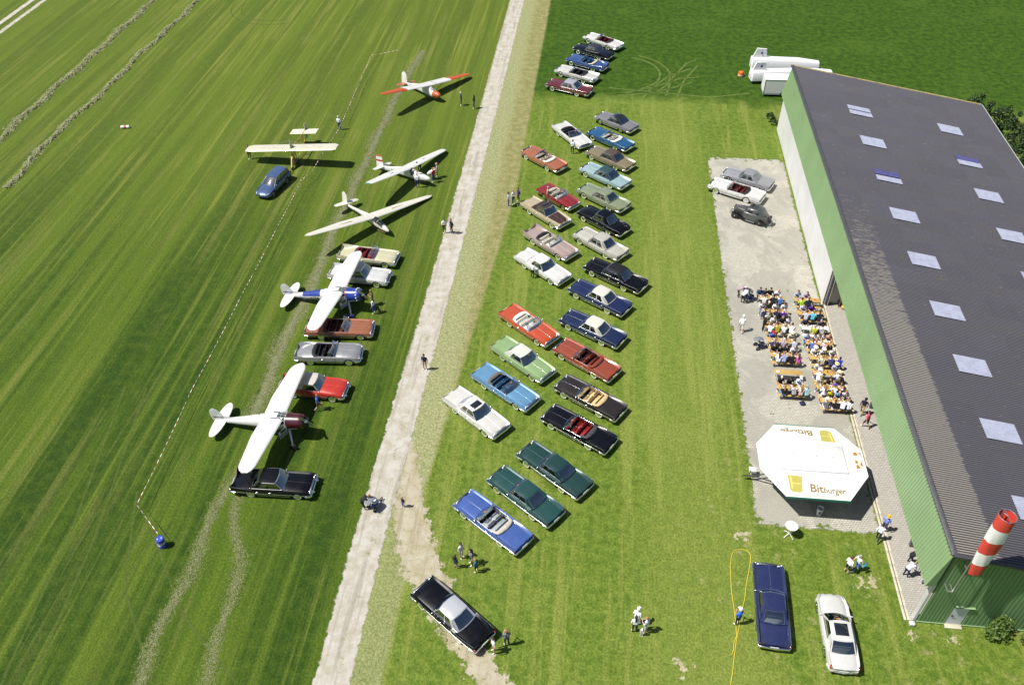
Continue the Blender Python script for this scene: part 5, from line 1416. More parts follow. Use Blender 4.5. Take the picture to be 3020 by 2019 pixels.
# ------------------------------------------------ gliders
def glider(label, pos, head, bank, pitch, fus, half, chords, cols, tail, canopy, letters, name='glider', zw=1.35, xle0=.55, dih=.03, z0=0.0, strut=None, fincol=None, tipc=None, spoil=None, tailc=None):
    root = empty(name, (pos[0], pos[1], z0)); root.rotation_euler = (R(bank), R(-pitch), R(head))
    tag(root, label, 'glider', 'sailplanes on the grass')
    F = Fus(fus); A = paint(cols[0]); B = paint(cols[1])
    xs0, xs1 = fus[0][0], fus[-1][0]
    F.skin(xs0, xs1, nx=20, nt=18, cap=True).build('fuselage', A, root, sharp=60)
    cr, ct = chords
    def ch(y):
        c = cr if y < half * .45 else cr + (ct - cr) * ((y - half * .45) / (half * .55))
        e = (y - (half - .55)) / .55
        return c * (1 if e < 0 else max(.08, math.sqrt(max(0, 1 - e * e)) * .75 + .25 * (1 - e)))
    def xl(y):
        c0 = cr if y < half * .45 else cr + (ct - cr) * ((y - half * .45) / (half * .55))
        return xle0 - (cr - c0) * .35 - (c0 - ch(y)) * .6
    for s in (-1, 1):
        if tipc:
            sp = tipc[0]
            wing_half(s, 0.0, half * sp, ch, xl, zw, dih, .14, 14).build('wing', skin_paint(cols[0], .30), root, sharp=60)
            wing_half(s, half * sp, half, ch, xl, zw, dih, .139, 14).build('wing_tip', skin_paint(tipc[1], .30), root, sharp=60)
        else:
            wing_half(s, 0.0, half, ch, xl, zw, dih, .14, 24).build('wing', skin_paint(cols[0], .30), root, sharp=60)
        if spoil:
            yb_ = spoil[0]
            MB().box((xl(yb_) - ch(yb_) * .42, s * yb_, zw + dih * yb_ + ch(yb_) * .086), (.10, spoil[1], .012)).build('airbrake', plain(spoil[2], .6), root)
        if strut:
            MB().tube([(strut[0], s * .28, strut[1]), (xle0 - .35, s * strut[2], zw + dih * strut[2] - .02)], .035, 6, flat=.6).build('wing_strut', B if len(cols) < 3 else paint(cols[2]), root)
    # tail
    tx, tz, tspan, tch = tail[:4]
    TC = paint(tailc) if tailc else A
    for s in (-1, 1):
        c2 = lambda y: tch * (1 - .35 * y / tspan) * (1 if y < tspan - .25 else max(.1, math.sqrt(max(0, 1 - ((y - tspan + .25) / .27) ** 2))))
        x2 = lambda y: tx - (tch - c2(y)) * .4
        wing_half(s, 0.0, tspan, c2, x2, tz, 0, .08, 14).build('tailplane', TC, root, sharp=60)
    fh, fc = tail[4], tail[5]
    bands = fincol or [(0, 1, cols[0])]
    for t0, t1, cc in bands:
        rg = []
        for k in range(7):
            t = t0 + (t1 - t0) * k / 6; z = tz - .28 + fh * t
            c = fc * (1 - .25 * t) * (1 if t < .82 else max(.12, math.sqrt(max(0, 1 - ((t - .82) / .19) ** 2)))); x = tx - .12 - t * .25 - (fc * (1 - .25 * t) - c) * .5
            tk = .055 * c + .004
            rg.append([V(x, 0, z), V(x - .3 * c, tk, z), V(x - .75 * c, tk * .6, z), V(x - c, 0, z), V(x - .75 * c, -tk * .6, z), V(x - .3 * c, -tk, z)])
        MB().loft(rg, True, True).build('fin', paint(cc), root, sharp=60)
    if canopy:
        gl = glass((.45, .50, .52), 'canopy_glass')
        cx0, cx1, t0, t1, inside = canopy
        F.skin(cx0 - .02, cx1 + .02, t0 + 2, 180 - t0 - 2, .004, 6, 10).build('cockpit_well', plain(inside, .7), root, sharp=60)
        cg = F.skin(cx0, cx1, t0, 180 - t0, .05, 8, 12).build('canopy', gl, root, sharp=60)
        for xx in (cx0, (cx0 * .45 + cx1 * .55), cx1):
            MB().tube([F.pt(xx, R(t0 + (180 - 2 * t0) * k / 10), .055) for k in range(11)], .014, 5).build('canopy_frame', A, cg)
        for a in (t0, 180 - t0):
            MB().tube([F.pt(cx0 + (cx1 - cx0) * k / 6, R(a), .05) for k in range(7)], .014, 5).build('canopy_frame', A, cg)
    if letters:
        tx_, size, x0_, zz_, yy_ = letters
        me = text_mesh(tx_, size, .006, 1.05)
        for s in (-1, 1):
            t = obj('registration', me.copy(), plain((.03, .03, .03), .6), root)
            w_ = max(v.co.x for v in me.vertices)
            t.rotation_euler = (R(90), 0, R(yy_[1] if s > 0 else -yy_[1]) + (R(180) if s > 0 else 0))
            t.location = (x0_ if s < 0 else x0_ + w_, s * yy_[0] + (0 if s < 0 else 0), zz_)
    MB().tube([(xs0 - .6, 0, fus[1][1] - .42), (xs0 - 2.0, 0, .04), (xs0 - 2.6, 0, .1)], .05, 6).build('skid', plain('6b5a3c', .7), root)
    return root

glider('slim white sailplane with clear canopy and long tapered wings', (-21.75, 67.95), -39.5, -9.3, 2.5,
       [(2.95, .62, .02, .02, 2), (2.85, .63, .11, .12, 2), (2.5, .66, .22, .24, 2), (1.9, .72, .30, .35, 2), (1.2, .80, .33, .44, 2), (.5, .86, .32, .46, 2), (-.4, .90, .27, .38, 2), (-1.6, .88, .19, .25, 2), (-3.0, .84, .13, .17, 2), (-4.5, .82, .06, .10, 2)],
       7.75, (1.20, .55), ('e2dfd2', 'c9c6ba'), (-3.75, 1.02, 1.45, .78, 1.35, .95), (2.15, .72, 18, None, '4d4a48'), ('D-7039', .36, -2.55, .72, (.205, 5)), zw=1.18, xle0=.75, dih=.028, spoil=(3.2, 1.5, '8a6a48'))
glider('white sailplane with green wing tips and red striped fin, cockpit open', (-19.45, 76.65), -25, -10.8, 6.0,
       [(2.75, .70, .03, .03, 2), (2.62, .70, .16, .17, 2), (2.2, .72, .26, .29, 2.4), (1.5, .78, .31, .38, 3), (.8, .84, .31, .44, 3), (.2, 1.0, .29, .55, 3), (-.6, 1.02, .25, .50, 3), (-2.0, .95, .18, .34, 3), (-3.7, .86, .09, .18, 3), (-4.1, .84, .05, .14, 3)],
       6.85, (1.32, .80), ('e6e6e4', 'cccccc'), (-3.35, 1.05, 1.45, .80, 1.45, 1.05), None, ('D-5449', .34, -2.3, .80, (.245, 5)), zw=1.50, xle0=.45, dih=.03, tipc=(.955, '2f8a6a'), spoil=(2.8, .5, '3a3a3a'),
       fincol=[(0, .52, 'e4e4e2'), (.52, .66, 'b83c1c'), (.66, .88, 'e4e4e2'), (.88, 1, 'c14a18')])
glider('white and orange open-cockpit sailplane with strutted wing', (-21.1, 96.1), -37, -9.6, 3.0,
       [(2.35, .82, .06, .05, 2), (2.25, .82, .24, .24, 2), (1.9, .82, .37, .38, 2), (1.4, .80, .41, .45, 2), (.9, .84, .41, .50, 2.3), (.5, 1.0, .38, .66, 2.6), (-.2, 1.05, .31, .62, 2.6), (-1.6, .95, .19, .40, 2.6), (-3.2, .82, .12, .20, 2.6), (-4.0, .78, .07, .14, 2.6)],
       7.45, (1.45, .70), ('e6e6e4', 'c8541c', '2a2624'), (-3.55, .86, 1.55, .85, 1.6, 1.10), None, ('D-71', .34, -3.0, .74, (.175, 5)), zw=1.62, xle0=.62, dih=.02, strut=(.6, .55, 2.7), tipc=(.49, 'c8541c'), tailc='c8541c',
       fincol=[(0, .12, 'c8541c'), (.12, 1, 'e6e6e4')])
# orange nose shell and cockpit opening of the strutted glider; cockpit of the green-tipped one
_gl = [o for o in bpy.data.objects if o.name.startswith('glider') and o.parent is None]
gor = _gl[2]; gop = _gl[1]
FN = Fus([(2.36, .82, .06, .05, 2), (2.26, .82, .255, .255, 2), (1.9, .82, .385, .395, 2), (1.4, .80, .425, .465, 2), (1.2, .81, .425, .48, 2.2)])
FN.skin(2.36, 1.35, nx=8, nt=18, cap=False).build('nose_shell', paint('cc5a1c'), gor, sharp=60)
MB().lathe([(.30, 0), (.27, .03), (.24, .0), (.22, -.2), (.002, -.22)], 16, 'z', (1.02, 0, 1.30)).build('cockpit_opening', DARK, gor)
MB().rbox((.85, 0, 1.2), (.12, .36, .34), .05).build('headrest', plain('3a2f28', .7), gor)
MB().add([(1.42, -.2, 1.2), (1.42, .2, 1.2), (1.36, .17, 1.42), (1.36, -.17, 1.42)], [(0, 1, 2, 3)]).build('windshield', glass((.5, .5, .5)), gor)
MB().box((.02, 1.0, 1.62 + .02 + .13), (1.0, .05, .01)).build('wing_band', paint('6e1016'), gor)
MB().lathe([(.30, 0), (.27, .03), (.24, .0), (.22, -.25), (.002, -.27)], 16, 'z', (1.45, 0, 1.15)).build('cockpit_opening', plain('3d3a22', .8), gop)
MB().rbox((1.1, 0, 1.1), (.14, .38, .4), .05).build('seat_back', plain('7c6a2c', .7), gop)
MB().rbox((1.9, 0, 1.0), (.3, .3, .08), .03).build('instrument_panel', plain('b08a4a', .6), gop)
# canopy hood lifted off, held beside the cockpit
hood = MB().loft([[V(.5 * math.cos(R(a)) * w * .55, x, .42 * math.sin(R(a)) * w) for a in range(0, 181, 20)] for x, w in ((-.45, .55), (-.2, .9), (.15, 1.0), (.5, .85))], closed=False).build('cockpit_hood', paint('e4e4e2'))
hood.location = (-17.15, 77.25, .75); hood.rotation_euler = (R(25), R(20), R(-70))
tag(hood, 'white cockpit hood lifted off and held beside the green-tipped sailplane', 'cockpit hood')

# ------------------------------------------------ primary trainer: open wooden frame on a trolley
def primary(label, pos, head):
    root = empty('training_glider', (pos[0], pos[1], 0), R(head)); root.rotation_euler = (R(5.0), 0, R(head))
    tag(root, label, 'glider', None)
    CR = plain('c2bda8', .7, var=.05); WD = plain('a8863a', .55, var=.15); YL = plain('c9b13a', .5); WIRE = plain((.2, .2, .2), .4, .8)
    ch = lambda y: 1.50 if y < 4.75 else 1.50 - (y - 4.75) * .75
    xl = lambda y: .72 - (0 if y < 4.85 else (y - 4.85) * .35)
    for s in (-1, 1):
        w = wing_half(s, 0.0, 5.25, ch, xl, 1.98, .0, .10, 20).build('wing', skin_paint('d8d3bf', .35), root, sharp=60)
        MB().box((-.42, s * 3.6, 2.0), (.012, 2.6, .012)).build('aileron_gap', plain('8a8575', .7), w)
        wing_half(s, 0.05, 1.55, lambda y: 1.15, lambda y: -3.55, 1.75, 0, .05, 6).build('tailplane', CR, root, sharp=60)
        for y in (2.2, 3.6):
            MB().tube([(.2, s * .08, .55), (.3, s * y, 1.96)], .006, 4).build('bracing_wire', WIRE, root)
            MB().tube([(.15, 0, 2.95), (.2, s * y, 2.06)], .006, 4).build('bracing_wire', WIRE, root)
    # pylon fin above the wing
    MB().loft([[V(.42, .02, 2.0), V(.42, -.02, 2.0), V(-.4, -.02, 2.0), V(-.4, .02, 2.0)], [V(.2, .012, 2.95), V(.2, -.012, 2.95), V(.08, -.012, 2.95), V(.08, .012, 2.95)]], True, True).build('pylon', CR, root)
    # frame
    fr = MB()
    for a, b in (((1.5, 0, .30), (-.9, 0, .30)), ((-.9, 0, .30), (-4.3, 0, 1.05)), ((.42, 0, .30), (.35, 0, 2.0)), ((-.4, 0, .30), (-.45, 0, 2.0)), ((-.45, 0, 2.0), (-4.2, 0, 1.72)), ((.42, 0, .32), (-.42, 0, 1.95)), ((1.35, 0, .32), (.40, 0, 1.5)), ((-1.9, 0, .52), (-1.9, 0, 1.88)), ((-3.1, 0, .8), (-3.1, 0, 1.78)), ((-4.25, 0, 1.0), (-4.25, 0, 1.72))):
        fr.tube([a, b], .05, 6)
    fr.build('frame', WD, root)
    MB().loft([[V(1.4, .06, .36), V(1.4, -.06, .36), V(.5, -.14, .36), V(.5, .14, .36)], [V(.9, .05, 1.05), V(.9, -.05, 1.05), V(.42, -.12, 1.35), V(.42, .12, 1.35)]], True, True).build('nacelle_panel', plain('c2a85a', .55), root)
    MB().rbox((.62, 0, .62), (.4, .4, .06), .02).rbox((.4, 0, .92), (.08, .38, .55), .02).build('seat', plain('8c6a30', .6), root)
    MB().loft([[V(-4.25, .02, .72), V(-4.25, -.02, .72), V(-5.0, -.02, .95), V(-5.0, .02, .95)], [V(-4.2, .02, 1.7), V(-4.2, -.02, 1.7), V(-5.1, -.02, 1.7), V(-5.1, .02, 1.7)], [V(-4.5, .012, 2.45), V(-4.5, -.012, 2.45), V(-4.95, -.012, 2.4), V(-4.95, .012, 2.4)]], True, True).build('rudder', CR, root)
    for s in (-1, 1):
        wo = inst('trolley_wheel', WH[(0.355, 0.2)][0], RUB, root, (.2, s * .42, .26), (0, 0, 0 if s > 0 else math.pi), (.72, .8, .72))
        inst('hubcap', WH[(0.355, 0.2)][2], plain((.1, .1, .1), .5), wo)
    wo = inst('trolley_wheel', WH[(0.355, 0.2)][0], RUB, root, (1.25, 0, .2), (0, 0, 0), (.55, .8, .55))
    MB().tube([(.2, -.42, .26), (.2, .42, .26)], .03, 6).tube([(1.3, 0, .25), (2.3, .1, .42)], .03, 6).build('tow_bar', plain((.05, .05, .05), .5), root)
    return root
primary('cream open-frame wooden training glider on a trolley behind the blue estate', (-32.75, 79.15), -92)
# ================================================================ PEOPLE
# slots: 0 skin, 1 hair, 2 shirt, 3 trousers, 4 shoes, 5 forearm, 6 lower leg
def seg_list(kind):
    """capsule skeleton facing +x; (p, q, r0, r1, slot)"""
    S = []
    def A(p, q, r0, r1, sl): S.append((Vector(p), Vector(q), r0, r1, sl))
    def legs(hips, knees, ankles, toes):
        for h, k, a, t in zip(hips, knees, ankles, toes):
            A(h, k, .088, .062, 3); A(k, a, .058, .04, 6); A(a, t, .042, .034, 4)
    def arms(sh, el, wr, fi):
        for s_, e, w, f in zip(sh, el, wr, fi):
            A(s_, e, .052, .042, 2); A(e, w, .038, .028, 5); A(w, f, .030, .026, 0)
    def torso(pel, waist, chest, neck, head, face=(1, 0, 0)):
        pel, waist, chest, neck, head = map(Vector, (pel, waist, chest, neck, head)); f = Vector(face).normalized()
        for s_ in (-1, 1):
            A(pel + V(0, .075 * s_, 0), pel + V(0, .06 * s_, .06), .115, .11, 3)
            A(waist + V(0, .06 * s_, 0), chest + V(0, .085 * s_, 0), .108, .112, 2)
            A(pel + V(0, .06 * s_, .10), waist + V(0, .055 * s_, 0), .115, .108, 2)
            A(chest + V(0, .06 * s_, .03), chest + V(0, .175 * s_, .075), .085, .062, 2)
        A(chest + V(0, 0, .1), neck, .07, .055, 2)
        A(neck, head + V(0, 0, -.06), .052, .052, 0)
        A(head + V(0, 0, -.03), head + V(0, 0, .045), .082, .092, 0)
        A(head + f * .035 + V(0, 0, -.06), head + f * .04 + V(0, 0, .02), .058, .066, 0)
        A(head + f * .098 + V(0, 0, -.02), head + f * .115 + V(0, 0, -.035), .012, .016, 0)
        for s_ in (-1, 1):
            sd = Vector((-f.y, f.x, 0)) * s_
            A(head + sd * .088 + V(0, 0, .01), head + sd * .092 + V(0, 0, -.02), .016, .014, 0)
        A(head - f * .03 + V(0, 0, .055), head - f * .045 + V(0, 0, .02), .098, .085, 1)
        A(head - f * .05 + V(0, 0, .0), head - f * .05 + V(0, 0, -.06), .075, .05, 1)
        A(head + f * .03 + V(0, 0, .085), head - f * .02 + V(0, 0, .09), .065, .075, 1)
    y = .095
    if kind in ('stand', 'phone', 'long'):
        legs([(0, y, .88), (0, -y, .88)], [(.02, y + .01, .48), (.03, -y - .01, .48)], [(-.02, y + .02, .09), (0, -y - .02, .09)], [(.13, y + .05, .04), (.14, -y - .05, .04)])
        torso((0, 0, .93), (0, 0, 1.10), (.01, 0, 1.30), (.02, 0, 1.50), (.05, 0, 1.63))
        if kind == 'phone':
            arms([(.01, .19, 1.37), (.01, -.19, 1.37)], [(.06, .25, 1.10), (.06, -.25, 1.10)], [(.27, .10, 1.16), (.27, -.08, 1.18)], [(.34, .03, 1.20), (.34, -.02, 1.22)])
        else:
            arms([(0, .19, 1.37), (0, -.19, 1.37)], [(-.03, .25, 1.09), (-.02, -.25, 1.09)], [(.05, .26, .86), (.07, -.25, .87)], [(.09, .25, .77), (.11, -.24, .78)])
        if kind == 'long':
            A((-.06, 0, 1.60), (-.10, 0, 1.38), .085, .055, 1)
    elif kind == 'walk':
        legs([(0, y, .88), (0, -y, .88)], [(.16, y, .50), (-.05, -y, .49)], [(.20, y, .10), (-.30, -y, .17)], [(.34, y, .05), (-.22, -y, .05)])
        torso((0, 0, .92), (.01, 0, 1.10), (.04, 0, 1.30), (.06, 0, 1.50), (.10, 0, 1.63))
        arms([(.03, .19, 1.37), (.03, -.19, 1.37)], [(-.10, .25, 1.12), (.12, -.25, 1.11)], [(-.12, .25, .88), (.30, -.22, .98)], [(-.10, .25, .79), (.39, -.21, .97)])
    elif kind == 'bend':
        legs([(-.15, y, .86), (-.15, -y, .86)], [(-.06, y + .02, .47), (-.02, -y - .02, .47)], [(-.12, y + .03, .09), (-.02, -y - .03, .09)], [(.03, y + .05, .04), (.13, -y - .05, .04)])
        torso((-.14, 0, .92), (-.04, 0, 1.07), (.16, 0, 1.20), (.36, 0, 1.27), (.47, 0, 1.30), (1, 0, -.5))
        arms([(.20, .19, 1.20), (.20, -.19, 1.20)], [(.30, .24, .95), (.32, -.24, .95)], [(.42, .16, .78), (.44, -.14, .78)], [(.50, .12, .72), (.52, -.10, .72)])
    elif kind in ('sit', 'lean', 'sitlong'):
        lx = 0.06 if kind == 'lean' else 0.0
        legs([(.02, y, .53), (.02, -y, .53)], [(.43, y + .05, .52), (.43, -y - .04, .52)], [(.40, y + .06, .10), (.37, -y - .05, .10)], [(.54, y + .08, .04), (.51, -y - .07, .04)])
        torso((0, 0, .57), (.01 + lx * .4, 0, .74), (.06 + lx, 0, .94), (.10 + lx * 1.5, 0, 1.13), (.15 + lx * 1.8, 0, 1.25), (1, 0, -.25))
        arms([(.05 + lx, .19, 1.01), (.05 + lx, -.19, 1.01)], [(.17 + lx, .27, .80), (.19 + lx, -.26, .80)], [(.40 + lx * .5, .16, .81), (.41 + lx * .5, -.14, .83)], [(.48 + lx * .5, .11, .83), (.49 + lx * .5, -.08, .86)])
        if kind == 'sitlong':
            A((.06, 0, 1.22), (-.02, 0, 1.0), .085, .055, 1)
    return S

def capsule(mbx, p, q, r0, r1, n=10):
    d = q - p
    L = d.length
    t = d.normalized() if L > 1e-6 else Vector((0, 0, 1))
    u = Vector((0, 0, 1)) if abs(t.z) < .9 else Vector((1, 0, 0))
    sx = t.cross(u).normalized(); sy = sx.cross(t)
    rings = []
    for a in (-80, -45, -10):
        rings.append((p + t * (r0 * math.sin(R(a))), r0 * math.cos(R(a))))
    for a in (10, 45, 80):
        rings.append((q + t * (r1 * math.sin(R(a))), r1 * math.cos(R(a))))
    mbx.loft([[c + sx * (r * math.cos(2 * math.pi * k / n)) + sy * (r * math.sin(2 * math.pi * k / n)) for k in range(n)] for c, r in rings], True, True)

def person_mesh(kind):
    S = seg_list(kind); mbx = MB()
    for p, q, r0, r1, sl in S: capsule(mbx, p, q, r0, r1)
    me0 = mbx.mesh('person_raw')
    o = bpy.data.objects.new('person_raw', me0); COL.objects.link(o)
    md = o.modifiers.new('remesh', 'REMESH'); md.mode = 'VOXEL'; md.voxel_size = 0.021
    dc = o.modifiers.new('decimate', 'DECIMATE'); dc.ratio = 0.42
    dg = bpy.context.evaluated_depsgraph_get(); dg.update()
    me = bpy.data.meshes.new_from_object(o.evaluated_get(dg))
    bpy.data.objects.remove(o, do_unlink=True)
    # fingers and thumb, rooted in the palm
    fv, ff, fs_ = [v.co.copy() for v in me.vertices], [tuple(p.vertices) for p in me.polygons], None
    nb = len(ff); fm = MB(); fm.v = [tuple(v) for v in fv]; fm.f = ff; fm.mi = [0] * nb
    hands = [s for s in S if s[4] == 0 and abs(s[2] - .030) < 1e-6 and abs(s[3] - .026) < 1e-6]
    for p, q, r0, r1, sl in hands:
        t = (q - p).normalized(); side = Vector((0, 1, 0)); side = (side - t * side.dot(t)).normalized(); dn = t.cross(side).normalized()
        if dn.z > 0: dn = -dn
        for k, ln in enumerate((.065, .075, .078, .068)):
            b0 = q + side * (.036 - .024 * k) * 1.0
            m1 = b0 + t * ln * .55 + dn * .008; e1 = b0 + t * ln * .85 + dn * .035
            fm.tube([b0 - t * .02, m1, e1], [.010, .009, .007], 5)
        sg = 1 if p.y > 0 else -1
        th0 = p.lerp(q, .35) - side * sg * .02
        fm.tube([th0, th0 - side * sg * .035 + t * .025, th0 - side * sg * .045 + t * .06], [.012, .010, .008], 5)
    # slots by nearest capsule
    P = np.array([s[0] for s in S]); Q = np.array([s[1] for s in S]); r0 = np.array([s[2] for s in S]); r1 = np.array([s[3] for s in S]); sl = np.array([s[4] for s in S])
    cen = np.array([np.mean([fm.v[i] for i in f], axis=0) for f in fm.f[:nb]])
    D = Q - P; LL = np.maximum((D * D).sum(1), 1e-9)
    t = np.clip(((cen[:, None, :] - P[None]) * D[None]).sum(2) / LL, 0, 1)
    cl = P[None] + t[:, :, None] * D[None]
    dist = np.linalg.norm(cen[:, None, :] - cl, axis=2) - (r0 + (r1 - r0) * t)
    idx = sl[np.argmin(dist, axis=1)]
    fm.mi = list(map(int, idx)) + [0] * (len(fm.f) - nb)
    # eyes and mouth
    hd = [s for s in S if s[4] == 0 and abs(s[2] - .058) < 1e-6][0]
    nose = [s for s in S if s[4] == 0 and abs(s[2] - .012) < 1e-6][0]
    f = (nose[1] - hd[1]); f.z = 0; f.normalize(); hc = hd[1]
    sd = Vector((-f.y, f.x, 0))
    for s_ in (-1, 1):
        fm.box(hc + f * .068 + sd * (.03 * s_) + V(0, 0, .018), (.012, .018, .010), mi=1)
    fm.box(hc + f * .068 + V(0, 0, -.07), (.012, .04, .008), mi=0)
    me2 = bpy.data.meshes.new('person'); me2.from_pydata(fm.v, [], fm.f)
    me2.polygons.foreach_set('use_smooth', [True] * len(me2.polygons))
    for _ in range(7): me2.materials.append(None)
    me2.polygons.foreach_set('material_index', fm.mi)
    me2.update()
    top = max(v[2] for v in fm.v); hdp = [s for s in S if s[4] == 1][0]
    return me2, (hdp[0] + V(0, 0, 0))
PM = {k: person_mesh(k) for k in ('stand', 'phone', 'long', 'walk', 'bend', 'sit', 'lean', 'sitlong')}
HATS = {
 'hat': MB().lathe([(.175, -.005), (.17, .012), (.112, .015), (.105, .07), (.085, .10), (.002, .095)], 16).mesh('hat'),
 'cap': MB().lathe([(.112, -.03), (.115, .02), (.095, .075), (.05, .10), (.002, .105)], 14).box((.13, 0, -.02), (.13, .15, .012)).mesh('cap'),
}
def striped(a, b, f=70.0):
    key = 'stripe_%s_%s' % (a, b)
    def mk(k):
        g = G(k); x, y, z = g.xyz(g.objco())
        g.set(Base_Color=g.mix(g.sm(g.M('SINE', g.M('MULTIPLY', z, f)), -.15, .15), lin(a), lin(b)), Roughness=.8); return g.m
    return mat(key, mk)
def plaid(a, b):
    key = 'plaid_%s_%s' % (a, b)
    def mk(k):
        g = G(k); x, y, z = g.xyz(g.objco())
        w = g.M('MULTIPLY', g.sm(g.M('SINE', g.M('MULTIPLY', z, 95.0)), -.2, .2), g.sm(g.M('SINE', g.M('MULTIPLY', y, 95.0)), -.2, .2))
        g.set(Base_Color=g.mix(w, lin(a), lin(b)), Roughness=.8); return g.m
    return mat(key, mk)
def cloth(c):
    if '/' in c: return striped(*c.split('/'))
    if '#' in c: return plaid(*c.split('#'))
    return plain(c, .85, var=.06)
SKIN = [plain((.52, .30, .20), .55), plain((.45, .25, .16), .55), plain((.58, .36, .26), .55)]
HAIR = {'k': '17120f', 'b': '3a281a', 'l': '8a6a3c', 'g': '9a968e', 'w': 'cfccc6', 'r': '5a2a18', '0': None}
_pc = [0]
def person(kind, x, y, head, shirt, trou, hair='b', hat=None, label='', group=None, scale=1.0, short=False, sleeves=False, z=0.0, shoes='e0ddd6', z_off=0.0):
    me, hp = PM[kind]
    _pc[0] += 1
    o = bpy.data.objects.new('person', me); COL.objects.link(o)
    o.location = (x, y, z); o.rotation_euler = (0, 0, R(head)); o.scale = (scale * rng.uniform(.97, 1.03), scale, scale)
    sk = SKIN[_pc[0] % 3]
    hc = HAIR[hair]
    ms = [sk, plain(hc, .7) if hc else sk, cloth(shirt), plain(trou, .85, var=.06), plain(shoes, .6), cloth(shirt) if sleeves else sk, sk if short else plain(trou, .85, var=.06)]
    for i, m in enumerate(ms):
        o.material_slots[i].link = 'OBJECT'; o.material_slots[i].material = m
    tag(o, label, 'person', group)
    if hat:
        kind_, hcx = hat.split(':')
        h = inst(kind_, HATS[kind_], plain(hcx, .8), o, (hp.x + .035, hp.y, hp.z + .055), (0, R(8), 0))
    return o

